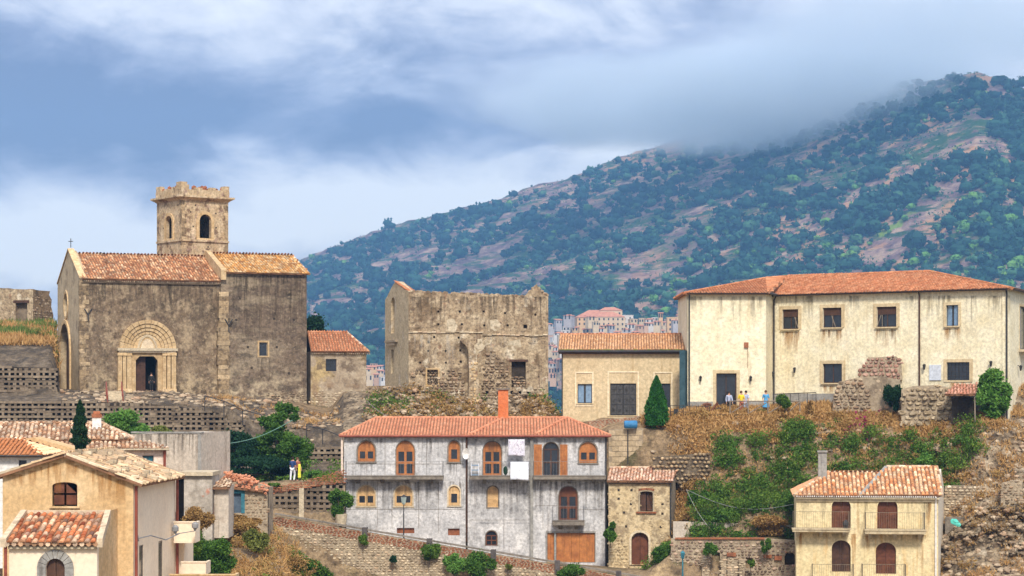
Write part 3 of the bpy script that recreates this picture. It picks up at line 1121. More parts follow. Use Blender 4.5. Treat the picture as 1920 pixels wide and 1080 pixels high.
def tree_cloud(rx, rz, n, seed, size):
    c_ = (0, 0, rz * .95)
    bl = crown_blobs(c_, rx, rx, rz * .8, 9, .45, seed)
    pts = blob_points(bl, n, .3)
    pts = pts[pts[:, 2] > -.1]
    return leaves(pts, size, 4, .3, .85)


far_tree_me = []
for sp in range(3):
    for v in range(4):
        seed = sp * 10 + v
        rx = [4.4, 3.4, 3.2][sp] * (1 + .12 * v)
        rz = rx * [.85, .8, 1.0][sp]
        vv = tree_cloud(rx, rz, 54, seed, rx * .52)
        me = bpy.data.meshes.new('mountain_tree')
        core = MB()
        core.ball((0, 0, rz * .9), rx * .72, 7, 5, (1, 1, rz / rx * .9), .12)
        core.tube([(0, 0, -2.0), (0, 0, rz * .5)], [.35, .22], 5)
        nv = len(core.v)
        allv = core.v + [tuple(p) for p in vv]
        allf = core.f + [tuple(range(nv + 4 * k, nv + 4 * k + 4)) for k in range(len(vv) // 4)]
        me.from_pydata(allv, [], allf)
        me.materials.append(MG[sp])
        far_tree_me.append((me, np.array(allv, dtype=np.float32), allf))

cand = []
tries = 0
while len(cand) < 10500 and tries < 120000:
    tries += 1
    px = R.uniform(470, 2050) if R.random() < .86 else R.uniform(2050, 2900)
    tt = R.uniform(.02, 1.0) ** .9
    p = mtn(px, tt)
    dn = mn.fractal(Vector((p.x * .011, p.y * .011, 9.0)), 1.0, 2.0, 3)
    if tt > .955 and px < 1500 and R.random() < .8:
        continue
    dens = .60 + dn * 2.1 + (.12 if tt < .5 else 0) + (.08 if px > 1250 and tt < .9 else -.02)
    if R.random() > dens:
        continue
    py = HZ - p.z * FOC / p.y
    if 590 < py < 760 and px < 1330 and tt < .25 and R.random() < .82:
        continue
    s = R.choice((.45, .55, .65, .75, .85, 1.0, 1.15, 1.4, 1.75)) * R.uniform(.85, 1.15)
    cand.append((s / p.y, px, tt, p, s))
cand.sort(key=lambda c_: -c_[0])
singles = 0
rest_v, rest_i = [[], [], []], None
TL = ['dark round holm oak standing on the mountainside', 'grey green olive tree on the mountain terraces',
      'bright fresh green tree on the mountainside']
for k_, (_, px, tt, p, s) in enumerate(cand):
    rr = R.random()
    gr = .16 if (px > 1200 and tt < .6) else .03
    sp = 2 if rr < gr else (1 if rr < gr + (.30 if px > 1100 else .12) else 0)
    me, arr, fs = far_tree_me[sp * 4 + R.randrange(4)]
    py = HZ - p.z * FOC / p.y
    vis = 570 < px < 1915 and 130 < py < (520 if px > 1290 else 640)
    rz = R.uniform(0, 6.28)
    if vis and singles < 290:
        o = bpy.data.objects.new('mountain_tree', me)
        COL.objects.link(o)
        hi_ = 'high on' if tt > .62 else 'halfway up' if tt > .34 else 'low on'
        pl_ = 'above the ruined hall' if px < 1045 else 'above the beige building' if px < 1290 else 'over the left museum roof' if px < 1600 else 'over the right museum roof'
        if px < 760:
            pl_ = 'above the annex roof'
        zl_ = '%s the mountain %s' % (hi_, pl_)
        o.location = (p.x, p.y, p.z - .4)
        o.rotation_euler = (0, 0, rz)
        o.scale = (s, s, s * R.uniform(.85, 1.15))
        sz_ = 'large' if s > 1.45 else 'small'
        kd_ = ['dark round oak', 'grey green olive tree', 'bright green tree'][sp]
        tag(o, '%s %s %s' % (sz_, kd_, zl_), 'tree', '%s %ss %s' % (sz_, kd_, zl_))
        singles += 1
    else:
        rest_v[sp].append((me, arr, fs, p, s, rz))
vv, ff, mi, off = [], [], [], 0
for sp in range(3):
    for me, arr, fs, p, s, rz in rest_v[sp]:
        c_, s_ = math.cos(rz) * s, math.sin(rz) * s
        a = arr.copy()
        a[:, 0], a[:, 1], a[:, 2] = arr[:, 0] * c_ - arr[:, 1] * s_ + p.x, arr[:, 0] * s_ + arr[:, 1] * c_ + p.y, arr[:, 2] * s + p.z - .4
        vv.append(a)
        ff.append((fs, off, sp))
        off += len(a)
vv = np.concatenate(vv)
me = bpy.data.meshes.new('mountain_woodland')
lv, ls, lmi, lo = [], [], [], 0
for fs, of, sp in ff:
    for f in fs:
        lv.extend([i + of for i in f])
        ls.append(lo)
        lo += len(f)
        lmi.append(sp)
me.vertices.add(len(vv))
me.vertices.foreach_set('co', (vv - np.array((0, 1500, 0), dtype=np.float32)).ravel())
me.loops.add(len(lv))
me.loops.foreach_set('vertex_index', np.array(lv, dtype=np.int32))
me.polygons.add(len(ls))
me.polygons.foreach_set('loop_start', np.array(ls, dtype=np.int32))
for m in MG:
    me.materials.append(m)
me.polygons.foreach_set('material_index', np.array(lmi, dtype=np.int32))
me.update(calc_edges=True)
o = bpy.data.objects.new('mountain_woodland', me)
o.location = (0, 1500, 0)
COL.objects.link(o)
o['kind'] = 'stuff'
# scrub: low tufts between the trees
pts = []
for _ in range(34000):
    px, tt = R.uniform(480, 2000), R.uniform(.02, 1.0) ** .9
    p = mtn(px, tt)
    if mn.fractal(Vector((p.x * .02, p.y * .02, 2.0)), 1.0, 2.0, 3) > R.uniform(-.35, .5):
        for _k in range(3):
            pts.append((p.x + R.uniform(-1.3, 1.3), p.y + R.uniform(-1.3, 1.3), p.z + R.uniform(0, 1.6)))
npmesh('mountain_scrub', leaves(pts, 2.0, 4, .4, .8), 4, MG[1], kind='stuff')

# ================================================================== FAR TOWN
WALLC = [surf('town_wall_' + n_, [c1, c2], scale=.3, bump=0) for n_, c1, c2 in (
    ('cream', (.56, .42, .26), (.64, .50, .33)), ('pink', (.50, .31, .20), (.57, .38, .26)),
    ('white', (.58, .53, .47), (.66, .61, .55)), ('grey', (.36, .33, .33), (.46, .43, .42)),
    ('ochre', (.60, .38, .18), (.66, .44, .24)))]
WN = ['cream', 'pink', 'white', 'grey', 'ochre']
TROOF = surf('town_roof_tile', [(.42, .17, .10), (.58, .27, .16)], scale=.5, bump=0)
TSHUT = surf('town_shutter', [(.05, .05, .05)], bump=0)


def town_house(px, py, Y, wpx, hpx, ci, storeys, roofk, label, group, ang=0.0, name='town_house'):
    s = Y / FOC
    W, Hh = wpx * s, hpx * s
    b = P(px, py, Y)
    D = W * .8
    root = thing(name, label, 'house', b, group)
    ca, sa_ = math.cos(ang), math.sin(ang)

    def T(x, y, z):
        return (b.x + x * ca - y * sa_, b.y + x * sa_ + y * ca, b.z + z)
    m = MB()
    z0 = -5.0
    m.hexa([T(-W / 2, 0, z0), T(W / 2, 0, z0), T(W / 2, D, z0), T(-W / 2, D, z0),
            T(-W / 2, 0, Hh), T(W / 2, 0, Hh), T(W / 2, D, Hh), T(-W / 2, D, Hh)])
    build('wall', m, WALLC[ci], root)
    m = MB()
    e = .4
    if roofk == 0:      # hip
        rh = W * .16
        vs = [T(-W / 2 - e, -e, Hh), T(W / 2 + e, -e, Hh), T(W / 2 + e, D + e, Hh), T(-W / 2 - e, D + e, Hh),
              T(-W * .22, D / 2, Hh + rh), T(W * .22, D / 2, Hh + rh)]
        m.add(vs, [(0, 1, 5, 4), (1, 2, 5), (2, 3, 4, 5), (3, 0, 4), (3, 2, 1, 0)])
        build('roof', m, TROOF, root)
    elif roofk == 1:    # lean-to
        m.hexa([T(-W / 2 - e, -e, Hh), T(W / 2 + e, -e, Hh), T(W / 2 + e, D + e, Hh + W * .16), T(-W / 2 - e, D + e, Hh + W * .16),
                T(-W / 2 - e, -e, Hh + .35), T(W / 2 + e, -e, Hh + .35), T(W / 2 + e, D + e, Hh + W * .16 + .35), T(-W / 2 - e, D + e, Hh + W * .16 + .35)])
        build('roof', m, TROOF, root)
    else:               # flat with parapet
        m.hexa([T(-W / 2 - .15, -.15, Hh), T(W / 2 + .15, -.15, Hh), T(W / 2 + .15, D + .15, Hh), T(-W / 2 - .15, D + .15, Hh),
                T(-W / 2 - .15, -.15, Hh + .5), T(W / 2 + .15, -.15, Hh + .5), T(W / 2 + .15, D + .15, Hh + .5), T(-W / 2 - .15, D + .15, Hh + .5)])
        build('parapet', m, WALLC[ci], root)
    nw = max(2, int(W / 3.0))
    for st_ in range(storeys):
        zb = Hh - (st_ + 1) * Hh / storeys + Hh / storeys * .3
        for k in range(nw):
            x = -W / 2 + (k + .5) * W / nw
            m = MB()
            m.hexa([T(x - .5, -.06, zb), T(x + .5, -.06, zb), T(x + .5, .1, zb), T(x - .5, .1, zb),
                    T(x - .5, -.06, zb + 1.5), T(x + .5, -.06, zb + 1.5), T(x + .5, .1, zb + 1.5), T(x - .5, .1, zb + 1.5)])
            build('window', m, TSHUT, root)
    return root


# the big hotel-like block and its neighbours, then the loose houses around them
town_house(1128, 622, 1400, 88, 28, 0, 3, 0, 'long cream block with rows of arched windows above the far town', None, .1)
town_house(1146, 604, 1410, 42, 22, 0, 2, 0, 'cream upper wing rising above the long block in the far town', None, .1)
town_house(1100, 612, 1396, 36, 17, 4, 2, 0, 'low ochre wing at the left end of the long far block', None, .1)
town_house(1176, 612, 1430, 22, 20, 2, 2, 2, 'white flat roofed house right of the long far block', None, -.1)
town_house(1262, 622, 1380, 22, 26, 4, 3, 2, 'tall yellow ochre house near the museum roof edge in the far town', None, .05)
GN = {0: 'hip roofed', 1: 'lean-to roofed', 2: 'flat roofed'}
placed = []
for zone, n_ in (((1030, 1290, 604, 640), 48), ((1026, 1052, 606, 712), 16), ((686, 724, 688, 716), 9),
                 ((1060, 1120, 596, 612), 3), ((1200, 1280, 596, 615), 5)):
    k_, tries = 0, 0
    while k_ < n_ and tries < 500:
        tries += 1
        px, py = R.uniform(zone[0], zone[1]), R.uniform(zone[2], zone[3])
        if any(abs(px - a) < 9 and abs(py - b_) < 6 for a, b_ in placed):
            continue
        placed.append((px, py))
        st2 = R.choice((1, 2))
        SN_ = ('', 'one storey', 'two storey')
        zn_ = 'between annex and ruin' if px < 800 else 'beside the ruin' if px < 1056 else 'above the beige roof' if px < 1168 else 'near the museum'
        Y = 1390 + (zone[3] - py) * 2.2 - 40
        ci = R.choice((0, 0, 0, 1, 2, 2, 3, 4))
        rk = R.choice((0, 1, 1, 2))
        town_house(px, py, Y, R.uniform(8, 18), R.uniform(5, 9), ci, st2, rk,
                   'small %s %s %s far town house %s' % (WN[ci], GN[rk], SN_[st2], zn_),
                   '%s %s %s houses in the far town %s' % (WN[ci], GN[rk], SN_[st2], zn_), R.uniform(-.5, .5))
        k_ += 1
# scattered farmhouses on the mountain
for px, tt, ci, wp in ((1510, .30, 2, 9), (1322, .24, 2, 12), (1890, .12, 0, 16), (1380, .52, 2, 7), (1180, .45, 2, 7)):
    p = mtn(px, tt)
    py = HZ - p.z * FOC / p.y
    town_house(px, py, p.y, wp, wp * .55, ci, 1, 1, 'lone %s farmhouse among the mountain trees' % WN[ci],
               'lone farmhouses on the mountainside', 0, 'farmhouse')

# ================================================================== HAZE
hm = bpy.data.materials.new('haze_air')
hm.use_nodes = True
t = NT(hm.node_tree)
vol = t.n('ShaderNodeVolumePrincipled', {'Color': (.27, .57, 1.0), 'Density': HAZE_D if 'HAZE_D' in globals() else .00017, 'Anisotropy': 0.2})
ho = t.n('ShaderNodeOutputMaterial')
t.t.links.new(vol.outputs[0], ho.inputs['Volume'])
m = MB()
m.box(-2700, 2700, -310, 3560, -75, 460)
build('haze', m, hm, None, kind='stuff', origin=(0, 2000, -75))

# low cloud lying on the mountain crest
for k_, (px, py, Y, rx, ry, rz, den) in enumerate((
        (1450, 190, 2420, 430, 320, 64, .019), (1740, 70, 2200, 330, 300, 48, .010))):
    c_ = P(px, py, Y)
    mist = bpy.data.materials.new('mist_body')
    mist.use_nodes = True
    t = NT(mist.node_tree)
    pos = t.n('ShaderNodeNewGeometry').outputs['Position']
    rel = t.vmul(t.n('ShaderNodeVectorMath', {0: pos, 1: tuple(c_)}, operation='SUBTRACT').outputs[0],
                 (1 / rx, 1 / ry, 1 / rz))
    ln = t.n('ShaderNodeVectorMath', {0: rel}, operation='LENGTH').outputs['Value']
    nz = t.noise(t.vmul(pos, (.006, .006, .014)), 1.0, 4, .55)
    f = t.math('ADD', ln, t.math('MULTIPLY', t.math('SUBTRACT', nz, .5), 1.5))
    dn = t.mapr(f, 1.0, .25, 0, den)
    edge = t.mapr(ln, 1.0, .8)
    vol = t.n('ShaderNodeVolumePrincipled', {'Color': (.86, .94, 1.0), 'Density': t.math('MULTIPLY', dn, edge), 'Anisotropy': 0.3})
    ho = t.n('ShaderNodeOutputMaterial')
    t.t.links.new(vol.outputs[0], ho.inputs['Volume'])
    mist.cycles.volume_step_rate = 1.0
    m = MB()
    m.ball(c_, 1.0, 24, 12, (rx, ry, rz))
    m.v = [(x, y, min(z, 455)) for x, y, z in m.v]
    build('mist', m, mist, None, kind='stuff')

# ================================================================== CHURCH
def crib(par, fr, poly, pitch=11.0, row=9.3, depth=.55, seg=5):
    """crib retaining wall: stretcher beams in courses, header blocks between them, dark pockets behind"""
    x0, x1, y0, y1 = bbox(poly)
    top = MB()
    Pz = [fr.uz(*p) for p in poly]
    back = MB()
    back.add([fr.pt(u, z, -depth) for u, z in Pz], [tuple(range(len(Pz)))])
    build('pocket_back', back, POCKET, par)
    blocks = MB()
    sp = (fr.uz(x0 + pitch, y0)[0] - fr.uz(x0, y0)[0])
    rz = (fr.uz(x0, y0)[1] - fr.uz(x0, y0 + row)[1])
    u0, u1, z0, z1 = bbox(Pz)
    nrow = int((z1 - z0) / rz) + 2
    nb = int((u1 - u0) / sp) + 2
    for j in range(nrow):
        z = z1 - j * rz
        off = R.choice((0, .35, .7, .2)) * sp * seg
        k = -1
        while k * seg < nb + seg:
            a, b = u0 + k * seg * sp + off, u0 + (k + 1) * seg * sp + off
            k += 1
            # clip the beam to the wall outline
            ins = [u for u in np.linspace(a, b, seg * 2 + 1) if pin(Pz, u, z - rz * .22)]
            if len(ins) < 2:
                continue
            m = MB()
            dz, dw = R.uniform(-.022, .022), R.uniform(-.1, .04)
            fr.box(m, ins[0] + .012, ins[-1] - .012, z - rz * .48 + dz, z + dz, -depth, dw)
            build('beam', m, CRIB, par)
        for i in range(nb):
            u = u0 + (i + R.uniform(-.08, .08)) * sp
            if pin(Pz, u, z - rz * .72):
                wd = sp * R.uniform(.14, .34)
                fr.box(blocks, u - wd, u + wd, z - rz * 1.0, z - rz * .45, -depth, R.uniform(-.1, -.02))
                if R.random() < .12:
                    fr.box(blocks, u, u + sp, z - rz * 1.0, z - rz * .45, -depth, R.uniform(-.2, -.05))
    if blocks.v:
        build('header_block', blocks, CRIBI, par, kind='stuff')


CH = Fr(150, 184.0, 573, 191.0)             # long side with the portal
CG = Fr(108, 195.0, 150, 184.0)             # gable end on the left
base = CH.px(300, 745)
church = thing('stone_church', 'old grey brown stone church with square bell tower and carved arched portal', 'church',
               CH.pt(0, CH.uz(160, 740)[1], 0))
NAVEU = CH.uz(415, 700)[0]
zE = CH.uz(150, 522)[1]
zE2 = CH.uz(573, 514)[1]
zE1 = CH.uz(415, 524)[1]
# --- front wall of the nave
mb = MB()
door = [CH.uz(*p) for p in ((254, 735), (295, 735), (295, 676), (288, 668), (261, 668), (254, 676))]
out = [CH.uz(*p) for p in ((150, 790), (413, 800), (413, 525), (150, 522))]
plate(mb, CH, out, [door], 0, -.7)
uR = CH.uz(573, 700)[0]
build('nave_wall', mb, CHURCH, church)
mb = MB()
win = CH.rect(484, 500, 642, 668)
w2 = .35
o2 = [(CH.uz(413, 800)[0] + .0, -5), (uR, -5), (uR, zE2), (CH.uz(413, 515)[0], zE2)]
plate(mb, CH, o2, [win], w2, w2 - .6)
shell(mb, CH, o2[0][0], uR, -5, zE2, 11.0, top=False)
build('transept_wall', mb, TRANSEPT, church)
window(church, CH, win, STONEL, GLASS, w=w2 - .12, border=.05, cols=1, surround=SAND, sw=.14, sout=w2 + .04)
# --- gable end
GL = CG.L
gz0 = -2
apex = (GL * .5, 10.45 + .9)
hz_ = zE
rw = archpoly(GL * .62, GL * .86, .9 - .6, CG.uz(124, 604)[1], 1.0)
rnd = [(GL * .40 + .62 * math.cos(a), CG.uz(123, 571)[1] + .62 * math.sin(a)) for a in np.linspace(0, 2 * math.pi, 13)[:-1]]
ux0, ux1 = CG.uz(114, 700)[0], CG.uz(132, 700)[0]
garch = archpoly(ux0, ux1, CG.uz(123, 730)[1], CG.uz(123, 606)[1])
uo = CG.uz(124, 571)[0]
zo = CG.uz(124, 572)[1]
ocu = [(uo + .95 * math.cos(a), zo + 1.05 * math.sin(a)) for a in np.linspace(0, 2 * math.pi, 13)[:-1]]
gout = [(0, -3), (GL, -3), (GL, hz_), (GL * .5, hz_ + 2.75), (0, hz_)]
mb = MB()
plate(mb, CG, gout, [garch, ocu], 0, -.7)
build('gable_wall', mb, surf('gable_render', [(.44, .33, .20), (.56, .44, .28)], [
    ST((.22, .16, .10), .5, .7, .8, .8), ST((.30, .20, .11), .55, .7, .6, 1.0, VST)], scale=.9, bump=.04), church)
mb = MB()
mb.add([CG.pt(p[0], p[1], -.5) for p in garch], [tuple(range(len(garch)))])
build('blocked_doorway', mb, WOODD, church)
mb = MB()
plate(mb, CG, archpoly(ux0 - .35, ux1 + .35, garch[0][1], bbox(garch)[3] + .35), [garch], .14, 0.004)
build('doorway_arch', mb, SAND, church)
mb = MB()
mb.add([CG.pt(p[0], p[1], -.45) for p in ocu], [tuple(range(12))])
build('round_window', mb, GLASS, church)
mb = MB()
plate(mb, CG, [(uo + (p[0] - uo) * 1.3, zo + (p[1] - zo) * 1.25) for p in ocu], [ocu], .08, .004)
build('round_window_ring', mb, SAND, church)
# back and far walls of the nave
mb = MB()
nb_ = CH.uz(413, 700)[0]
a, b = CH.pt(.3, -4, -GL), CH.pt(nb_, -4, -GL)
mb.quad(b, a, a + Vector((0, 0, zE + 4)), b + Vector((0, 0, zE + 4)))
build('rear_wall', mb, CHURCH, church)
# --- roofs
rz = hz_ + 2.45
e = .35
A = CH.pt(.15, hz_ - .02, e)
B = CH.pt(nb_ + .1, zE1 + .02, e)
Cc = CH.pt(nb_ + .1, rz, -GL / 2)
Dd = CH.pt(.15, rz, -GL / 2)
B.z = A.z
nroof = roof(church, [A, B, Cc, Dd], TILE, .24, .44, name='nave_roof', jit=.02)
roof(church, [CH.pt(nb_ + .1, hz_, -GL - e), CH.pt(.15, hz_, -GL - e), Dd, Cc], TILE, .3, .5, name='nave_rear_roof')
ridge_line(nroof, Dd, Cc, TILEP)
mb = MB()
for k in range(int((nb_ - .2) / .17)):
    u = .3 + k * .17
    CH.box(mb, u, u + .09, hz_ - .26, hz_ - .14, -.1, .28)
CH.box(mb, .1, nb_, hz_ - .36, hz_ - .26, -.1, .16)
build('eaves_course', mb, STONE, church)
TW = zE2
rz2 = CH.uz(480, 478, -5.4)[1]
uHip = CH.uz(548, 480, -5.4)[0]
u0_ = nb_ + .15
A2, B2 = CH.pt(u0_, TW, w2 + e), CH.pt(uR + .15, TW, w2 + e)
C2, D2 = CH.pt(uHip, rz2, -5.4), CH.pt(u0_, rz2, -5.4)
tro = roof(church, [A2, B2, C2, D2], surf('lichen_orange_tile', [(.48, .20, .05), (.60, .31, .09), (.68, .42, .18), (.62, .46, .27)], [
    ST((.24, .12, .06), .55, .68, .7, 1.0)], scale=1.4, bump=.01, island=.6), .24, .44, name='transept_roof', jit=.02)
ridge_line(tro, D2, C2, TILEP)
ridge_line(tro, C2, B2, TILEP)
B3 = CH.pt(uR + .15, TW, -11.2)
roof(church, [B2, B3, C2], TILE, .3, .5, name='transept_end_roof')
roof(church, [B3, CH.pt(u0_, TW, -11.2), D2, C2], TILE, .3, .5, name='transept_rear_roof')
mb = MB()
p0, p1 = CH.pt(u0_ - .02, TW + .22, w2 + .4), CH.pt(u0_ - .02, rz2 + .30, -5.4)
p2 = CH.pt(u0_ - .02, TW + .22, -11.2)
for a, b in ((p0, p1), (p1, p2)):
    d_ = CH.U.to_3d() * .22
    dz = Vector((0, 0, -.9))
    mb.hexa([a + dz - d_, a + dz + d_, b + dz + d_, b + dz - d_, a - d_, a + d_, b + d_, b - d_])
build('roof_parapet', mb, SAND, church)
mb = MB()
for (pp, qq) in (((0, hz_ + .05), (GL * .5, hz_ + 2.8)), ((GL * .5, hz_ + 2.8), (GL, hz_ + .05))):
    CG.box(mb, 0, 0, 0, 0, 0, 0) if False else None
    a, b = CG.pt(pp[0], pp[1], .08), CG.pt(qq[0], qq[1], .08)
    d_ = CG.N.to_3d() * -.55
    dz = Vector((0, 0, .14))
    mb.hexa([a, b, b + d_, a + d_, a + dz, b + dz, b + d_ + dz, a + d_ + dz])
build('gable_coping', mb, SAND, church)
mb = MB()
cp = CG.pt(GL * .5, hz_ + 3.0, -.2)
mb.tube([cp, cp + Vector((0, 0, .8))], .035, 5)
mb.tube([cp + Vector((-.2, 0, .55)), cp + Vector((.2, 0, .55))], .035, 5)
build('cross', mb, IRON, church)
QUOIN = surf('worn_quoin_stone', [(.26, .18, .10), (.42, .30, .17), (.54, .40, .24)], [ST((.12, .085, .055), .5, .64, .8, 1.6)], scale=2, bump=.04, objrand=.5, grit=.45)
# --- quoins: corner and the buttress between nave and transept
z = -2.2
k = 0
while z < hz_ - .5:
    mb = MB()
    L = (.75, .48)[k % 2] * R.uniform(.9, 1.1)
    h = R.uniform(.34, .44)
    CH.box(mb, .0, L, z + .015, z + h, -.2, .05)
    CG.box(mb, GL - L * .8, GL, z + .016, z + h - .001, -.2, .051)
    build('quoin', mb, QUOIN, church)
    z += h
    k += 1
z = CH.uz(415, 745)[1]
ztop = CH.uz(415, 548)[1]
ub = CH.uz(417, 650)[0]
while z < ztop:
    h = R.uniform(.34, .46)
    wd = .42 * (1.25 if z < ztop - 3 else 1.0) * R.uniform(.85, 1.1)
    mb = MB()
    CH.box(mb, ub - wd, ub + wd, z + .015, z + h, .0, .55 + R.uniform(-.02, .02))
    build('buttress_block', mb, QUOIN, church)
    z += h
# --- portal
pcx, pz = CH.uz(276, 654)
r0 = (CH.uz(328, 654)[0] - CH.uz(222, 654)[0]) / 2
for k, (ra, rb, wv) in enumerate(((1.0, .87, .42), (.86, .74, .32), (.73, .62, .22), (.61, .50, .12))):
    n = 13
    for i in range(n):
        a0, a1 = math.pi * i / n + .008, math.pi * (i + 1) / n - .008
        pts = [(pcx + r0 * ra * math.cos(a0), pz + r0 * ra * math.sin(a0) * 1.02),
               (pcx + r0 * ra * math.cos(a1), pz + r0 * ra * math.sin(a1) * 1.02),
               (pcx + r0 * rb * math.cos(a1), pz + r0 * rb * math.sin(a1) * 1.02),
               (pcx + r0 * rb * math.cos(a0), pz + r0 * rb * math.sin(a0) * 1.02)]
        mb = MB()
        plate(mb, CH, pts, [], wv, 0)
        build('voussoir', mb, SAND, church)
mb = MB()
r = r0 * .49
tym = [(pcx + r * math.cos(a), pz + r * math.sin(a)) for a in np.linspace(0, math.pi, 13)]
plate(mb, CH, tym, [], .06, 0)
build('tympanum', mb, SAND, church)
mb = MB()
for sc, wv in ((.36, .11), (.24, .15)):
    rr = r0 * sc
    pa = [(pcx + rr, pz + .05)] + [(pcx + rr * math.cos(a) * (1 - .1 * math.sin(a)), pz + .05 + rr * math.sin(a) * 1.35) for a in np.linspace(.1, math.pi - .1, 9)] + [(pcx - rr, pz + .05)]
    inn = [(pcx + (x - pcx) * .78, pz + .05 + (y - pz - .05) * .82 + .002) for x, y in pa]
    plate(mb, CH, pa, [inn] if sc > .3 else [], wv, .05)
build('tympanum_arch', mb, STONEL, church)
mb = MB()
CH.boxpx(mb, 219, 331, 653, 658, 0, .55)
CH.boxpx(mb, 222, 328, 658, 661, 0, .42)
build('portal_cornice', mb, STONEL, church)
mb = MB()
plate(mb, CH, CH.rect(240, 311, 661, 734), [door], .16, .003)
build('door_surround', mb, SAND, church)
for xs_ in ((220, 228), (229, 236), (237, 246), (304, 311), (312, 319), (320, 329)):
    mb = MB()
    i = (xs_[0] - 220) / 8 if xs_[0] < 280 else (329 - xs_[1]) / 8
    out_ = .42 - .07 * round(i)
    CH.boxpx(mb, xs_[0], xs_[1] - .6, 668, 729, 0, out_)
    CH.boxpx(mb, xs_[0] - .8, xs_[1] + .2, 661.5, 667, 0, out_ + .06)
    CH.boxpx(mb, xs_[0] - .8, xs_[1] + .2, 729, 736, 0, out_ + .08)
    build('portal_pillar', mb, SAND, church)
mb = MB()
dl = clip_u(door, door[0][0], (door[0][0] + door[1][0]) / 2)
plate(mb, CH, dl, [], -.45, -.52)
dlu = bbox(dl)
for zz in (.6, 1.5, 2.3):
    CH.box(mb, dlu[0] + .08, dlu[1] - .08, dlu[2] + zz, dlu[2] + zz + .6, -.46, -.42)
build('door_leaf', mb, WOODD, church)
mb = MB()
CH.boxpx(mb, 246, 304, 734.5, 741, -.6, .9)
build('door_step', mb, GREYC, church)
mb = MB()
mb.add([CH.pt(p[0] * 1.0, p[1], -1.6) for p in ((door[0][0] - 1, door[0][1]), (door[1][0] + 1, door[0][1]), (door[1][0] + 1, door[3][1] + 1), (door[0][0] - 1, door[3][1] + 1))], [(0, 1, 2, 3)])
build('dark_interior_sheet', mb, DARK, church)  # near-black sheet standing in for the shade inside the church
# wall ties shaped like a Y
for px, py, ww in ((165, 588, .06), (426, 608, .62)):
    mb = MB()
    c_ = [CH.px(px + dx, py + dy, 0, ww) for dx, dy in ((0, 14), (0, 2), (-7, -9), (7, -9))]
    mb.tube([c_[0], c_[1]], .06, 5)
    mb.tube([c_[1], c_[2]], .055, 5)
    mb.tube([c_[1], c_[3]], .055, 5)
    build('wall_tie', mb, IRON, church)
# putlog holes on the transept, patches of exposed stone low down
mb = MB()
for px, py in ((441, 600), (512, 598), (549, 600), (463, 651), (517, 651), (448, 560), (540, 553), (470, 690), (540, 700)):
    u, zz = CH.uz(px, py)
    CH.box(mb, u - .1, u + .1, zz - .1, zz + .1, w2 - .02, w2 + .006)
build('putlog_hole', mb, HOLE_SHADE, church)
mb = MB()
for pts in (((445, 800), (572, 800), (572, 740), (530, 732), (470, 745)), ((150, 790), (335, 790), (335, 748), (150, 742))):
    rubble(mb, CH, pts, sx=.36, sz=.2, w=0.0 if pts[0][0] < 440 else w2, out=.05, fill=.95, jit=.5)
build('exposed_stone', mb, STONE, church, kind='stuff')

# --- bell tower
tx, ty = P(341, 475, 193.6).x, 193.6
ang = math.radians(37)
UR = Vector((math.cos(ang), math.sin(ang)))
UL = Vector((-math.sin(ang), math.cos(ang)))
S_ = 4.70


class FT(Fr):
    def __init__(s, O, U):
        s.O, s.U = Vector(O), Vector(U).normalized()
        s.N = Vector((s.U.y, -s.U.x))
        s.L = S_


def face_frames(S, grow=0.0):
    c0 = Vector((tx, ty)) + (UR + UL) * (S_ / 2)
    h = S / 2 + grow
    k = [c0 + (-UR - UL) * h, c0 + (UR - UL) * h, c0 + (UR + UL) * h, c0 + (-UR + UL) * h]
    out_ = []
    for i in range(4):
        f = FT(k[i], k[(i + 1) % 4] - k[i])
        f.L = 2 * h
        out_.append(f)
    return out_


FTs = face_frames(S_)
fR, fL = FTs[0], FTs[3]
tz = lambda py: (HZ - py) * 194.5 / FOC
tower = tag(build('tower_core_temp', MB() if False else (lambda m_: (m_.box(0, .01, 0, .01, 0, .01), m_)[1])(MB()), TOWERM, church)) if False else None
for i, f in enumerate(FTs):
    mb = MB()
    if i in (0, 3):
        cxu = f.L * (.5 if i == 0 else .5)
        ow = (.60 if i == 0 else .62)
        op = archpoly(cxu - ow, cxu + ow, tz(446), tz(401 if i == 0 else 403))
    else:
        op = archpoly(f.L / 2 - .58, f.L / 2 + .58, tz(446), tz(402))
    plate(mb, f, [(0, tz(515)), (f.L, tz(515)), (f.L, tz(372)), (0, tz(372))], [op], 0, -.32)
    tw_ = build('bell_tower_wall', mb, TOWERM, church)
    mb = MB()
    o_ = archpoly(bbox(op)[0] - .28, bbox(op)[1] + .28, bbox(op)[2], bbox(op)[3] + .28)
    o_[0] = (o_[0][0], o_[0][1] - .004)
    o_[1] = (o_[1][0], o_[1][1] - .004)
    plate(mb, f, o_, [op], .10, .004)
    f.box(mb, bbox(op)[0] - .3, bbox(op)[1] + .3, bbox(op)[2] - .2, bbox(op)[2] - .01, -.3, .12)
    build('belfry_arch', mb, SAND, tw_)
    mb = MB()
    f.box(mb, 0, f.L, tz(453), tz(449.5), .004, .13)
    build('string_course', mb, TOWERM, tw_)
    mb = MB()
    for k in range(7):
        u, zz = R.uniform(.4, f.L - .4), R.choice((tz(385), tz(425), tz(462), tz(398), tz(440)))
        if abs(u - f.L / 2) > .95 or zz < tz(450):
            f.box(mb, u - .07, u + .07, zz - .07, zz + .07, -.02, .006)
    if mb.v:
        build('putlog_hole', mb, HOLE_SHADE, tw_)
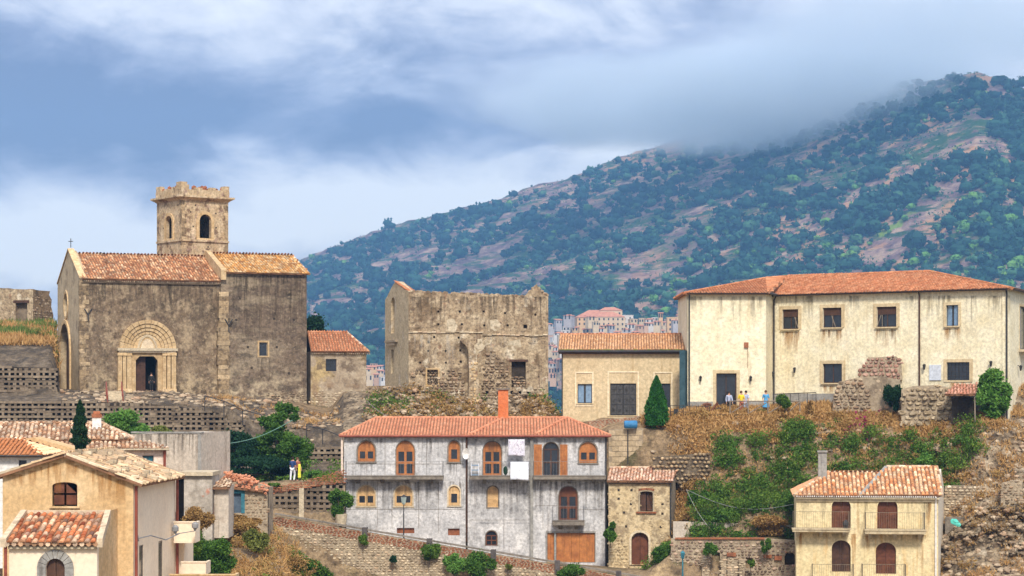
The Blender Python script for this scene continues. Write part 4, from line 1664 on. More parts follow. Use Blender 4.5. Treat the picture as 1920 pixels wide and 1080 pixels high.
# corner strips of pale stone
for f in FTs:
    z = tz(515)
    k = 0
    while z < tz(374):
        h = R.uniform(.3, .42)
        L = (.45, .28)[k % 2]
        mb = MB()
        f.box(mb, 0.0, L, z + .01, z + h, -.15, .035)
        build('corner_stone', mb, QUOIN, church)
        mb = MB()
        f.box(mb, f.L - L, f.L, z + .012, z + h - .002, -.15, .036)
        build('corner_stone', mb, QUOIN, church)
        z += h
        k += 1
mb = MB()
c0 = Vector((tx, ty)) + (UR + UL) * (S_ / 2)


def slab(m, g0, g1, z0, z1):
    vs = []
    for g_, zz in ((g0, z0), (g1, z1)):
        h = S_ / 2 + g_
        for a, b in ((-1, -1), (1, -1), (1, 1), (-1, 1)):
            p = c0 + UR * (a * h) + UL * (b * h)
            vs.append((p.x, p.y, zz))
    m.hexa(vs)


slab(mb, .02, .18, tz(377), tz(374))
slab(mb, .18, .42, tz(373.9), tz(371))
slab(mb, .46, .46, tz(370.9), tz(367.5))
slab(mb, .10, .10, tz(367.4), tz(356))
build('tower_cornice', mb, TOWERM, church)
mb = MB()
hh = S_ / 2 + .08
for f in face_frames(S_, .08):
    for k, (a, b, t0) in enumerate(((0, .16, 346), (.16, .30, 355), (.30, .44, 351), (.44, .60, 354), (.60, .72, 350), (.72, .88, 355), (.88, 1, 349))):
        f.box(mb, f.L * a + .002, f.L * b - .002, tz(356.1), tz(t0 + R.uniform(-1.5, 1.5)), -.45, R.uniform(-.02, .02))
f = face_frames(S_, .08)[3]
f.box(mb, f.L - .9, f.L - .04, tz(356.1), tz(342), -.6, .05)
build('broken_parapet', mb, TOWERM, church)
mb = MB()
for g_ in range(60):
    p = c0 + UR * R.uniform(-2.1, 2.1) + UL * R.uniform(-2.1, 2.1)
    mb.ball((p.x, p.y, tz(354) + R.uniform(0, .25)), R.uniform(.12, .3), 5, 3, jit=.2)
build('roof_rubble', mb, BRICK, church, kind='stuff')
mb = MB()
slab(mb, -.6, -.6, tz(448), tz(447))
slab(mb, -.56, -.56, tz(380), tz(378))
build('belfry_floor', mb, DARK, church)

stains(church, CH, [(x, x + R.uniform(22, 45), 526, R.uniform(560, 640)) for x in range(155, 395, 26)], S_DARK)
stains(church, CH, [(x, x + 40, 517, R.uniform(580, 690)) for x in range(425, 545, 28)], S_DARK, w2 + .006)
stains(church, CH, [(478, 508, 672, 720)], S_DARK, w2 + .008)

# ================================================================== ANNEX beside the church
AN = Fr(574, 190.5, 687, 191.5)
annex = thing('annex_house', 'low stone annex with red tiled roof joined to the right end of the church', 'annex',
              AN.pt(AN.L / 2, AN.uz(630, 800)[1], 0))
ez = AN.uz(630, 659)[1]
wn = AN.rect(611, 631, 673, 696)
mb = MB()
plate(mb, AN, [(0.4, -4.5), (AN.L, -4.5), (AN.L, ez), (0.4, ez)], [wn], 0, -.5)
shell(mb, AN, .4, AN.L, -4.5, ez, 6.5, top=False)
build('wall', mb, surf('annex_render', [(.28, .21, .14), (.40, .31, .21), (.50, .41, .29)], [
    ST((.52, .37, .15), .55, .66, .7, .5), ST((.13, .09, .06), .50, .64, .8, 1.0),
    ST((.30, .20, .12), .5, .62, .8, .7, z=(1.8, .6))], scale=1.2, bump=.06, bscale=4), annex)
window(annex, AN, wn, WOODD, GLASS, w=-.2, border=.03, cols=1)
mb = MB()
pr = [AN.uz(*p) for p in ((578, 800), (687, 800), (687, 742), (650, 728), (620, 738), (600, 730), (578, 748))]
rubble(mb, AN, pr, sx=.36, sz=.2, out=.05, fill=1, px=False, jit=.5)
build('exposed_stone', mb, STONEL, annex, kind='stuff')
rzz = AN.uz(610, 623, -3.2)[1]
a, b = AN.pt(.4, ez, .3), AN.pt(AN.L + .2, ez, .3)
c, d_ = AN.pt(AN.uz(651, 624, -3.2)[0], rzz, -3.2), AN.pt(.4, rzz, -3.2)
ar = roof(annex, [a, b, c, d_], TILEM, .24, .42, name='roof', jit=.02)
bb = AN.pt(AN.L + .2, ez, -6.7)
roof(annex, [b, bb, c], TILEM, .24, .42, name='roof')
roof(annex, [bb, AN.pt(.4, ez, -6.7), d_, c], TILEM, .3, .5, name='roof')
ridge_line(ar, d_, c, TILEM)
ridge_line(ar, c, b, TILEP)
mb = MB()
for k in range(int(AN.L / .18)):
    u = .5 + k * .18
    AN.box(mb, u, u + .1, ez - .25, ez - .14, -.1, .24)
build('eaves_course', mb, STONE, annex)

# ================================================================== RUIN AT LEFT
RL = Fr(-60, 206.0, 62, 205.0)
rl = thing('ruined_wall', 'roofless ruined stone wall with empty doorway at the left edge above the church bank', 'ruin', RL.pt(3, RL.uz(30, 614)[1], 0))
mb = MB()
dr = RL.rect(29, 51, 568, 617)
top = [(62, 544)] + [(x, 541 + R.uniform(-1.5, 1.5)) for x in range(52, -60, -9)]
plate(mb, RL, [RL.uz(*p) for p in ((-60, 622), (62, 622), *top)], [dr], 0, -.6, back=True)
w_ = build('wall', mb, RUINM, rl)
mb = MB()
RL.boxpx(mb, 25, 55, 563, 568, -.5, .04)
build('lintel', mb, WOODD, rl)
mb = MB()
mb.add([RL.pt(p[0], p[1], -.55) for p in dr], [(0, 1, 2, 3)])
build('blocked_doorway', mb, surf('blocked_masonry', [(.17, .13, .09), (.26, .20, .14)], scale=2, bump=.05), rl)
RR_ = Fr(62, 205.0, 100, 209.0)
mb = MB()
edge = [(100, 590), (96, 575), (97, 562), (92, 553), (94, 546), (80, 545), (70, 544), (62, 542)]
plate(mb, RR_, [RR_.uz(*p) for p in ((62, 622), (101, 622), *edge)], [], 0, -.6, back=True)
build('return_wall', mb, surf('ruin_dark_masonry', [(.22, .14, .07), (.33, .22, .12)], [
    ST((.09, .06, .04), .5, .64, .8, .8)], scale=1.2, bump=.08, bscale=3), rl)
mb = MB()
rubble(mb, RR_, ((62, 621), (98, 621), (95, 560), (62, 545)), sx=.4, sz=.25, out=.06, fill=.45)
build('stone_facing', mb, STONE, rl, kind='stuff')

# ================================================================== CENTRE RUIN
RC = Fr(766, 175.0, 1028, 176.0)
ruin = thing('ruined_hall', 'tall roofless ruined stone hall with rows of beam holes and broken gables', 'ruin', RC.pt(5, RC.uz(890, 790)[1], 0))
tops = [(1028, 556), (1017, 552), (1006, 533), (999, 541), (990, 549), (985, 556), (968, 555), (952, 553), (930, 554), (905, 551), (880, 553), (860, 550), (838, 551), (820, 547), (800, 549), (780, 546), (766, 547)]
tops = [(x, y + R.uniform(-1.2, 1.2)) for x, y in tops]
oR = [RC.uz(*p) for p in ((766, 800), (1028, 800), *tops)]
rwin = RC.rect(959, 986, 678, 726)
niche = RC.rect(801, 821, 693, 722)
bigs = []
for px, py, s in ((771, 609, 3.5), (985, 612, 3.5), (771, 583, 1.8), (822, 584, 2), (862, 584, 2.2), (907, 584, 2), (947, 587, 2), (1004, 590, 2),
                  (822, 608, 2), (866, 608, 2), (908, 610, 2), (952, 610, 2), (804, 641, 2.6), (814, 632, 2), (860, 633, 2), (803, 658, 2),
                  (836, 658, 2), (863, 657, 2), (788, 680, 1.8), (836, 680, 1.8), (864, 678, 2.2), (1003, 640, 1.6),
                  (913, 736, 3), (936, 738, 3), (960, 736, 3), (975, 736, 2.8), (990, 737, 2.8)):
    u, zz = RC.uz(px, py)
    h = s / 23.0
    bigs.append([(u - h, zz - h), (u + h, zz - h), (u + h, zz + h), (u - h, zz + h)])
mb = MB()
plate(mb, RC, oR, [rwin, niche] + bigs, 0, -.8, back=True)
build('wall', mb, RUINM, ruin)
for h in bigs + [niche]:
    mb = MB()
    mb.add([RC.pt(p[0], p[1], -.35) for p in h], [(0, 1, 2, 3)])
    build('beam_hole', mb, HOLE_SHADE, ruin)
mb = MB()
mb.add([RC.pt(p[0], p[1], -.5) for p in rwin], [(0, 1, 2, 3)])
build('window_back', mb, HOLE_SHADE, ruin)
mb = MB()
rubble(mb, RC, ((959, 726), (986, 726), (986, 706), (959, 706)), sx=.3, sz=.14, w=-.3, out=.03)
rubble(mb, RC, ((801, 722), (821, 722), (821, 693), (801, 693)), sx=.25, sz=.2, w=-.25, out=.05)
build('blocked_masonry', mb, STONE, ruin, kind='stuff')
mb = MB()
RC.boxpx(mb, 955, 990, 674, 678, -.4, .05)
build('lintel', mb, WOODD, ruin)
mb = MB()
sur = RC.rect(798, 824, 690, 725)
plate(mb, RC, sur, [niche], .05, .003)
build('niche_surround', mb, SAND, ruin)
mb = MB()
fields = [((768, 786), (870, 786), (868, 700), (840, 690), (800, 728), (768, 712)), ((902, 786), (1026, 786), (1022, 728), (985, 730), (960, 735), (905, 735)),
          ((904, 730), (955, 730), (950, 690), (925, 655), (905, 668)), ((768, 708), (800, 700), (800, 690), (768, 695))]
for fl in fields:
    rubble(mb, RC, fl, holes=[rwin, niche] + bigs, sx=.36, sz=.24, out=.13, fill=.97, jit=.55)
build('exposed_stone', mb, STONE, ruin, kind='stuff')
PATCHM = surf('old_plaster_remnant', [(.50, .41, .28), (.64, .54, .38)], [ST((.30, .22, .13), .5, .62, .8, 2.0)], scale=2, bump=.03, grit=.4)
# plaster remnants, ledge line
mb = MB()
for k in range(30):
    x = 766 + k * 8.7
    y = 622 + (5 if x > 900 else 0) + R.uniform(-1, 1)
    RC.boxpx(mb, x, x + 8.2, y, y + R.uniform(1.5, 3.0), -.01, .09 + R.uniform(0, .05))
build('ledge_course', mb, STONEL, ruin)
mb = MB()
for pts in (((838, 600), (846, 597), (852, 599), (855, 606), (858, 612), (855, 620), (850, 626), (842, 624), (837, 612)), ((918, 601), (927, 598), (934, 600), (939, 608), (936, 618), (928, 621), (920, 616)),
            ((888, 650), (894, 643), (905, 640), (915, 639), (925, 636), (919, 645), (910, 648), (906, 656), (898, 660), (893, 668)), ((952, 640), (965, 638), (975, 636), (978, 650), (971, 652), (966, 660), (959, 656), (953, 655)),
            ((895, 636), (905, 635), (903, 645), (896, 648))):
    mb = MB()
    plate(mb, RC, [RC.uz(*p) for p in pts], [], .02, .002)
    build('plaster_patch', mb, PATCHM, ruin)
# half-arch pier
mb = MB()
pier = [(869, 790), (899, 790), (899, 735), (893, 700), (890, 665), (885, 648), (878, 640), (868, 636), (870, 645), (878, 655), (882, 668), (872, 668), (870, 720)]
pier = [(876, 792), (900, 792), (899, 735), (894, 700), (892, 665), (887, 648), (878, 638), (866, 634), (862, 640), (872, 648), (877, 660), (878, 700)]
pier.reverse()
plate(mb, RC, [RC.uz(*p) for p in pier], [], .9, .003)
build('pier', mb, RUINM, ruin)
mb = MB()
rubble(mb, RC, ((880, 790), (899, 790), (896, 735), (891, 680), (880, 680)), sx=.35, sz=.28, w=.9, out=.05, fill=.8)
rubble(mb, RC, ((884, 792), (900, 792), (900, 752), (884, 752)), sx=.4, sz=.3, w=.95, out=.1)
build('pier_block', mb, SAND, ruin, kind='stuff')
# left end wall
RE = Fr(722, 183.0, 766, 175.0)
mb = MB()
nich = archpoly(RE.uz(733, 600)[0], RE.uz(741, 600)[0], RE.uz(737, 625)[1], RE.uz(737, 557)[1])
slot = RE.rect(733, 738, 655, 700)
eo = [RE.uz(*p) for p in ((722, 730), (766, 790), (766, 546), (756, 543), (741, 528), (733, 541), (726, 556), (722, 562))]
plate(mb, RE, eo, [nich, slot], 0, -.7, back=True)
build('end_wall', mb, surf('ruin_end_masonry', [(.46, .35, .21), (.58, .46, .29)], [
    ST((.24, .16, .09), .5, .68, .7, .8), ST((.72, .62, .46), .58, .66, .6, .8)], scale=1.1, bump=.05, grit=.45), ruin)
mb = MB()
mb.add([RE.pt(p[0], p[1], -.3) for p in nich], [tuple(range(len(nich)))])
build('niche_back', mb, STONEL, ruin)
mb = MB()
mb.add([RE.pt(p[0], p[1], -.3) for p in slot], [(0, 1, 2, 3)])
build('slot_back', mb, HOLE_SHADE, ruin)
mb = MB()
RE.boxpx(mb, 726, 746, 638, 642, 0, .25)
RE.boxpx(mb, 729, 743, 642, 648, 0, .15)
build('corbel', mb, STONE, ruin)
a, b = RE.px(757, 545, 0, .1), RE.px(741, 528, 0, .1)
roof(ruin, [RC.px(768, 547, -.1), RC.px(768, 547, -.1) + Vector((.5, 2.2, 0)), b + Vector((.6, 2.2, 0)), b + Vector((.1, 0, 0))], TILEM, .2, .3, name='roof_remnant')
# right end and rear walls of the hall
mb = MB()
z_ = 5.9
a, b = RC.pt(RC.L, -3, -.4), RC.pt(RC.L - 1.0, -3, -8)
dN = RC.U.to_3d() * -.7
mb.hexa([a, a + dN, b + dN, b] + [v + Vector((0, 0, z_ + 3)) for v in (a, a + dN, b + dN, b)])
build('end_wall', mb, RUINM, ruin)
# parapet stones on the ragged top
mb = MB()
for k in range(70):
    x = R.uniform(768, 1026)
    y = np.interp(x, [766, 860, 985, 1006, 1028], [546, 550, 556, 536, 556])
    c_ = RC.px(x, y, 0, R.uniform(-.6, -.1))
    mb.ball(c_, R.uniform(.1, .22), 5, 3, (1.3, 1, .7), .2)
build('loose_coping_stone', mb, STONE, ruin, kind='stuff')

stains(ruin, RC, [(x, x + R.uniform(14, 34), 556, R.uniform(580, 640)) for x in range(770, 1010, 17)], S_DARK)
stains(ruin, RC, [(x, x + 20, 628, R.uniform(650, 700)) for x in (775, 800, 835, 910, 935, 990)], S_LIME, .008)
# low wall between annex and ruin
LW = Fr(686, 184, 724, 183)
mb = MB()
plate(mb, LW, [LW.uz(*p) for p in ((686, 800), (724, 800), (724, 723), (686, 724))], [], 0, -.5, back=True)
lw = build('low_wall', mb, RUINM, None)
tag(lw, 'short low stone wall closing the gap between the church annex and the tall ruin', 'wall')
mb = MB()
rubble(mb, LW, ((687, 798), (723, 798), (723, 725), (687, 726)), sx=.4, sz=.25, out=.05, fill=.7)
build('stone_facing', mb, STONE, lw, kind='stuff')
# rock foot under the centre ruin
mb = MB()
RF = Fr(690, 171.5, 1048, 171.5)
n = 90
m = 14
for j in range(m + 1):
    for i in range(n + 1):
        x = 690 + 358 * i / n
        topy = np.interp(x, [690, 724, 770, 870, 900, 1020, 1048], [745, 730, 728, 752, 748, 742, 776])
        f = j / m
        u, zz = RF.uz(x, 792 + (topy - 792) * f)
        wv = -3.2 * f + .9 * mn.fractal(Vector((u * .8, zz * 1.0, 5)), 1.0, 2.0, 4)
        mb.v.append(tuple(RF.pt(u, zz, wv)))
for j in range(m):
    for i in range(n):
        mb.f.append((j * (n + 1) + i, j * (n + 1) + i + 1, (j + 1) * (n + 1) + i + 1, (j + 1) * (n + 1) + i))
RBV = [Vector(v) for v in mb.v]
build('rock_bank', mb, surf('dark_rock', [(.15, .10, .055), (.27, .19, .11), (.38, .29, .18)], [
    ST((.05, .035, .02), .48, .60, .9, 1.0)], scale=1.2, bump=.3, bscale=2.0, bdetail=10), None, smooth=True, kind='structure')

mb = MB()
for v in R.sample(RBV, 800):
    s_ = R.uniform(.07, .24)
    mb.ball(v + Vector((R.uniform(-.2, .2), -.02, R.uniform(-.2, .2))), s_, 6, 4, (1.2, 1, .8), .25)
build('bank_boulders', mb, STONE, None, kind='stuff')
for lm, th in ((L_RUST, -.15), (L_BUSH, .12)):
    pts = []
    for v in R.sample(RBV, 420):
        if mn.noise(v * .5 + Vector((th * 50, 0, 0))) > th:
            for _ in range(26):
                pts.append((v.x + R.gauss(0, .28), v.y - R.uniform(0, .4), v.z + R.gauss(0, .22)))
    npmesh('bank_scrub', leaves(pts, .2, 4, .3, .5), 4, lm, None, kind='stuff')

# ================================================================== CRIB RETAINING WALLS
for nm, lab, ya, yb, poly in (
    ('upper', 'upper concrete crib retaining wall left of the church below the dry grass bank', 176.6, 177.2,
     ((-60, 741), (109, 741), (109, 690), (-60, 686))),
    ('lower', 'long lower crib retaining wall with dark pockets under the church terrace', 168.0, 168.4,
     ((-60, 820), (458, 812), (458, 792), (400, 772), (330, 762), (250, 756), (120, 752), (-60, 752))),
    ('tree', 'crib retaining wall right of the big green tree above the footpath', 165.0, 165.0,
     ((565, 893), (645, 893), (645, 838), (600, 838), (565, 846))),
    ('path', 'crib retaining wall with a brick cap below the two walkers', 147.8, 147.8,
     ((500, 962), (522, 970), (648, 992), (648, 905), (560, 916), (500, 925)))):
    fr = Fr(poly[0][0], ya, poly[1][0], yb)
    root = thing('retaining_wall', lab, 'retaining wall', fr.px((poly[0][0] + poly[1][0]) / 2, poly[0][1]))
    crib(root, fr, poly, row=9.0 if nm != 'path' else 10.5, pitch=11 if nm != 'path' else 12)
    if nm == 'path':
        # brick capping slope and the stone pier dividing the wall
        mb = MB()
        rubble(mb, fr, ((495, 930), (500, 915), (560, 905), (646, 880), (648, 905), (560, 918)), sx=.28, sz=.10, w=.03, out=.04)
        build('brick_capping', mb, BRICK, root, kind='stuff')
        mb = MB()
        fr.boxpx(mb, 561, 570, 915, 975, -.3, .12)
        build('pier', mb, STONEL, root)
# stair and embankment stones above the lower wall
st = thing('stairway', 'short concrete stairway with dark red handrails below the church door', 'stairs', P(215, 760, 169.5))
for k in range(7):
    Y = 169.6 + k * .55
    m = MB()
    c_ = P(216, 761 - k * 4.6, Y)
    m.box(c_.x - .65, c_.x + .65, Y, Y + .9, c_.z - .3, c_.z)
    build('step', m, STONEL, st)
for x in (202, 231):
    m = MB()
    a, b = P(x, 742, 169.6), P(x - 3, 716, 173.5)
    m.tube([a, b], .04, 5)
    for k in range(4):
        p = a.lerp(b, k / 3)
        m.tube([p, p - Vector((0, 0, 1.0))], .04, 5)
    build('handrail', m, REDP, st)
mb = MB()
BK = Fr(110, 175.5, 455, 175.5)
rubble(mb, BK, ((250, 756), (330, 762), (455, 790), (455, 762), (330, 745), (250, 740)), sx=.3, sz=.16, w=-.1, out=.08, fill=.5, jit=.6)
o = build('bank_stones', mb, BANK, None, kind='stuff')
# sloping garden rails down the bank
rg = thing('garden_fence', 'dark sagging rail fence running down the bank right of the lower crib wall', 'fence', P(420, 770, 167))
m = MB()
pts = [P(x, y, 167.2) for x, y in ((384, 742), (420, 752), (455, 768), (490, 778))]
m.tube(pts, .04, 5)
for p in pts:
    m.tube([p, p - Vector((0, 0, 1.2))], .04, 5)
build('rail', m, IRON, rg)
rg = thing('garden_fence', 'dark sloping rail fence above the path between big tree and concrete house', 'fence', P(605, 815, 166))
m = MB()
pts = [P(x, y, 165.5) for x, y in ((575, 798), (605, 804), (640, 818))]
m.tube(pts, .04, 5)
for p in pts:
    m.tube([p, p - Vector((0, 0, 1.2))], .04, 5)
build('rail', m, IRON, rg)

def hip_roof(par, fr, u0, u1, z, d, rise, mat, e=.4, hip0=None, hip1=None, tw=.24, tl=.42, **kw):
    """hipped roof on the rectangle u0..u1 x depth d"""
    h0 = d / 2 if hip0 is None else hip0
    h1 = d / 2 if hip1 is None else hip1
    a, b = fr.pt(u0 - e, z, e), fr.pt(u1 + e, z, e)
    c, dd = fr.pt(u1 + e, z, -d - e), fr.pt(u0 - e, z, -d - e)
    r0, r1 = fr.pt(u0 - e + h0, z + rise, -d / 2), fr.pt(u1 + e - h1, z + rise, -d / 2)
    o = roof(par, [a, b, r1, r0], mat, tw, tl, **kw)
    kw2 = dict(kw)
    kw2['single'] = False
    roof(par, [b, c, r1] if h1 else [b, c, r1], mat, tw, tl, **kw2)
    roof(par, [c, dd, r0, r1], mat, tw * 1.3, tl * 1.3, **kw2)
    roof(par, [dd, a, r0], mat, tw, tl, **kw2)
    ridge_line(o, r0, r1, mat)
    ridge_line(o, a, r0, mat)
    ridge_line(o, b, r1, mat)
    return o


# ================================================================== BEIGE HALL
BH = Fr(1053, 160.0, 1283, 159.5)
bh = thing('beige_building', 'single storey beige building with black panelled double door between the ruin and the museum', 'building',
           BH.pt(4.5, BH.uz(1168, 786)[1], 0))
ze = BH.uz(1168, 656)[1]
wl = BH.rect(1083, 1110, 720, 756)
dr = BH.rect(1144, 1193, 719, 779)
wr = BH.rect(1232, 1257, 719, 764)
mb = MB()
plate(mb, BH, [(0, -4), (BH.L, -4), (BH.L, ze), (0, ze)], [wl, dr, wr], 0, -.4)
shell(mb, BH, 0, BH.L, -4, ze, 7.5, top=False)
build('wall', mb, BEIGE, bh)
for wv, x0, x1, y0, y1 in ((wl, 1078, 1113, 697, 762), (dr, 1139, 1198, 696, 780), (wr, 1225, 1261, 697, 768)):
    mb = MB()
    o_ = BH.rect(x0, x1, y0, y1)
    i_ = BH.rect(x0 + 2.6, x1 - 2.6, y0 + 2.6, y1 - 2.6)
    i_[0], i_[1] = (i_[0][0], bbox(wv)[2] - (0.0 if y1 > 775 else .12)), (i_[1][0], bbox(wv)[2] - (0.0 if y1 > 775 else .12))
    if y1 > 775:
        i_[0], i_[1] = (i_[0][0], o_[0][1] + .004), (i_[1][0], o_[0][1] + .004)
    plate(mb, BH, o_, [i_], .05, .003)
    build('moulded_frame', mb, surf('pale_moulding', [(.76, .62, .40), (.82, .70, .48)], scale=2, bump=.003) if 'pale_moulding' not in MATS else MATS['pale_moulding'], bh)
window(bh, BH, wl, IRON, GLASSB, w=-.14, cols=2, mull=.14, border=.05, sill=.1, simat=BEIGE)
window(bh, BH, wr, IRON, GLASS, w=-.14, cols=2, mull=.1, border=.05)
u0, u1, z0, z1 = bbox(dr)
for k in range(2):
    a, b = u0 + (u1 - u0) * k / 2 + .01, u0 + (u1 - u0) * (k + 1) / 2 - .01
    mb = MB()
    BH.box(mb, a, b, z0, z1, -.2, -.12)
    lf = build('door_leaf', mb, IRON, bh)
    for r_ in range(3):
        for c_ in range(2):
            mb = MB()
            x0, x1 = a + .06 + c_ * (b - a - .06) / 2, a + (c_ + 1) * (b - a - .06) / 2
            y0, y1 = z0 + .08 + r_ * (z1 - z0 - .1) / 3, z0 + (r_ + 1) * (z1 - z0 - .1) / 3
            BH.box(mb, x0, x1, y0, y1, -.12, -.09)
            cx_, cz_ = (x0 + x1) / 2, (y0 + y1) / 2
            for q_ in range(8):
                an = q_ * math.pi / 4
                mb.tube([BH.pt(cx_, cz_, -.07), BH.pt(cx_ + .17 * math.cos(an), cz_ + .24 * math.sin(an), -.08)], .02, 4)
            build('door_panel', mb, surf('cast_iron_relief', [(.05, .048, .046), (.10, .095, .09)], scale=8, bump=.01, rough=.5)
                  if 'cast_iron_relief' not in MATS else MATS['cast_iron_relief'], lf)
rise = BH.uz(1168, 627, -3.6)[1] - ze
a, b = BH.pt(-.25, ze, .35), BH.pt(BH.L + .2, ze, .35)
c, d_ = BH.pt(BH.L + .2, ze + rise, -3.6), BH.pt(-.25, ze + rise, -3.6)
o = roof(bh, [a, b, c, d_], surf('sandy_orange_tile', [(.52, .25, .10), (.62, .34, .17), (.66, .42, .24)], [
    ST((.34, .18, .10), .55, .7, .5, .5)], scale=1.2, bump=.01, island=.4), .2, .4, name='roof', jit=.015)
roof(bh, [BH.pt(BH.L + .2, ze, -7.8), BH.pt(-.25, ze, -7.8), d_, c], TILEM, .3, .5, name='roof')
ridge_line(o, d_, c, TILEN)
mb = MB()
mb.tube([BH.pt(-.25, ze - .12, .42), BH.pt(BH.L + .2, ze - .12, .42)], .09, 6)
build('gutter', mb, IRON, bh)
mb = MB()
BH.box(mb, -.2, BH.L + .1, ze - .3, ze - .2, 0.003, .3)
build('eaves_board', mb, WOODD, bh)
mb = MB()
for k in range(40):
    u = R.uniform(0, BH.L)
    mb.ball(BH.pt(u, ze + .0, .44), R.uniform(.04, .09), 5, 3, (2, 1, .6))
build('moss', mb, L_YEL, bh, kind='stuff')
for u in (.05, BH.L - .1):
    mb = MB()
    mb.tube([BH.pt(u, ze - .15, .12), BH.pt(u, -2.5, .12)], .05, 6)
    build('downpipe', mb, IRON, bh)

# ================================================================== MUSEUM
MW = Fr(1289, 157.5, 1436, 157.5)     # left wing front
MR = Fr(1436, 157.5, 1449, 160.5)     # its short return
MM = Fr(1449, 160.5, 1890, 150.5)     # main block
ME = Fr(1890, 150.5, 1955, 163.0)     # right end
mus = thing('museum_building', 'long two storey cream building with dark framed windows under an orange tiled roof', 'building',
            MM.pt(5, MM.uz(1500, 760)[1], 0))
ez = MW.uz(1360, 550)[1]
zb = -3.5
md = MW.rect(1343, 1381, 700, 768)
MH, MHD = -12.0, 0
mb = MB()
plate(mb, MW, [(0, zb), (MW.L, zb), (MW.L, ez), (0, ez)], [md], 0, -.4)
build('wing_wall', mb, CREAM, mus)
mb = MB()
plate(mb, MR, [(0, zb), (MR.L, zb), (MR.L, ez), (0, ez)], [], 0, -.4)
build('return_wall', mb, CREAM, mus)
ws = [(1467, 1497, 580, 617, 'dark'), (1543, 1578, 577, 614, 'dark'), (1644, 1681, 575, 613, 'dark'), (1774, 1797, 572, 611, 'blue')]
wl2 = [(1543, 1579, 682, 718, 'dark'), (1775, 1818, 679, 713, 'grille')]
ho = [MM.rect(a, b, c, d) for a, b, c, d, _ in ws + wl2]
mb = MB()
plate(mb, MM, [(0, zb), (MM.L, zb), (MM.L, ez), (0, ez)], ho, 0, -.4)
build('main_wall', mb, CREAM, mus)
me_w = ME.rect(1912, 1924, 575, 655)
mb = MB()
plate(mb, ME, [(0, zb), (ME.L, zb), (ME.L, ez), (0, ez)], [me_w], 0, -.4)
build('end_wall', mb, CREAM, mus)
window(mus, ME, me_w, IRON, GLASS, w=-.15, cols=1, surround=BEIGE, sw=.15)
mb = MB()
ME.box(mb, me_w[0][0] - .4, me_w[1][0] + .5, me_w[0][1] - .2, me_w[0][1] - .03, .003, .8)
build('balcony', mb, STONEL, mus)
railing(mus, ME, me_w[0][0] - .35, me_w[1][0] + .45, me_w[0][1] - .03, 1.0, .75, IRON)
# backs
mb = MB()
A0 = MW.pt(0, zb, 0)
A1 = MW.pt(0, zb, -9)
E1 = ME.pt(ME.L, zb, 0)
up = Vector((0, 0, ez - zb))
for a, b in ((A1, A0), (E1, Vector((E1.x - 3, E1.y + 6, zb))), (Vector((E1.x - 3, E1.y + 6, zb)), A1)):
    mb.quad(a, b, b + up, a + up)
build('rear_wall', mb, CREAM, mus)
window(mus, MW, md, WOODD, GLASS, w=-.25, cols=2, border=.07, low=.0, surround=BEIGE, sw=.24, sout=.05, name='door')
for i, ((a, b, c, d, st_), h) in enumerate(zip(ws + wl2, ho)):
    if st_ == 'grille':
        o = window(mus, MM, h, IRON, GLASS, w=-.12, cols=6, rows=4, mull=.035, border=.03, surround=BEIGE, sw=.22, sout=.05, name='grille_door')
    elif st_ == 'blue':
        o = window(mus, MM, h, IRON, GLASSB, w=-.15, cols=2, mull=.12, border=.03, surround=BEIGE, sw=.2, sout=.05, sill=.16, simat=BEIGE)
    else:
        o = window(mus, MM, h, WOODD, GLASS, w=-.15, cols=2, rows=1, border=.05, surround=BEIGE, sw=.24, sout=.05, sill=.18, simat=BEIGE)
        if i < 3:
            u0, u1, z0, z1 = bbox(h)
            mb = MB()   # rolled blind and a casement standing ajar
            MM.box(mb, u0 + .03, u1 - .03, z0 + (z1 - z0) * .62, z1 - .02, -.145, -.11)
            build('roller_blind', mb, WOODD, o)
            mb = MB()
            s_ = (.8, .5, .25)[i]
            ua = u0 + (u1 - u0) * s_
            mb.tube([MM.pt(ua, z0 + .05, -.1), MM.pt(ua, z0 + (z1 - z0) * .6, -.1)], .03, 4)
            mb.tube([MM.pt(ua + .3 * (1 if i != 2 else -1), z0 + .05, .1), MM.pt(ua, z0 + (z1 - z0) * .6, .1)], .03, 4)
            build('open_casement', mb, WOODG, o)
stains(mus, MM, [(a - 6, b + 6, d + 5, d + R.uniform(22, 48)) for a, b, c, d, _ in ws + wl2], S_RUST)
stains(mus, MM, [(a - 3, b + 2, d + 5, d + R.uniform(14, 30)) for a, b, c, d, _ in ws], S_DARK, .009)
stains(mus, MM, [(x, x + R.uniform(20, 60), 555, R.uniform(575, 620)) for x in (1455, 1505, 1590, 1690, 1735, 1810, 1850)], S_DARK, .007)
stains(mus, MW, [(x, x + 26, 556, R.uniform(575, 620)) for x in (1292, 1330, 1365, 1405)], S_DARK, .007)
# eaves gutter and downpipes
zg = ez - .02
mb = MB()
for f in (MW, MR, MM, ME):
    mb.tube([f.pt(-.05, zg, .38), f.pt(f.L + .1, zg, .38)], .10, 6)
build('gutter', mb, IRON, mus)
for f, u in ((MW, .12), (MR, MR.L * .95), (MM, MM.uz(1725, 600)[0]), (MM, MM.L - .05)):
    mb = MB()
    mb.tube([f.pt(u, zg, .3), f.pt(u, zg - .35, .11), f.pt(u, -2.2, .11)], .062, 6)
    build('downpipe', mb, WOODD if f is MM and u < 12 else IRON, mus)
# plinth
mb = MB()
MW.box(mb, .02, md[0][0] - .25, zb, MW.uz(1300, 753)[1], .003, .12)
MW.box(mb, md[1][0] + .25, MW.L, zb, MW.uz(1300, 753)[1], .003, .12)
MM.box(mb, .0, MM.L, zb, MM.uz(1500, 738)[1], .003, .14)
build('plinth', mb, GREYC, mus)
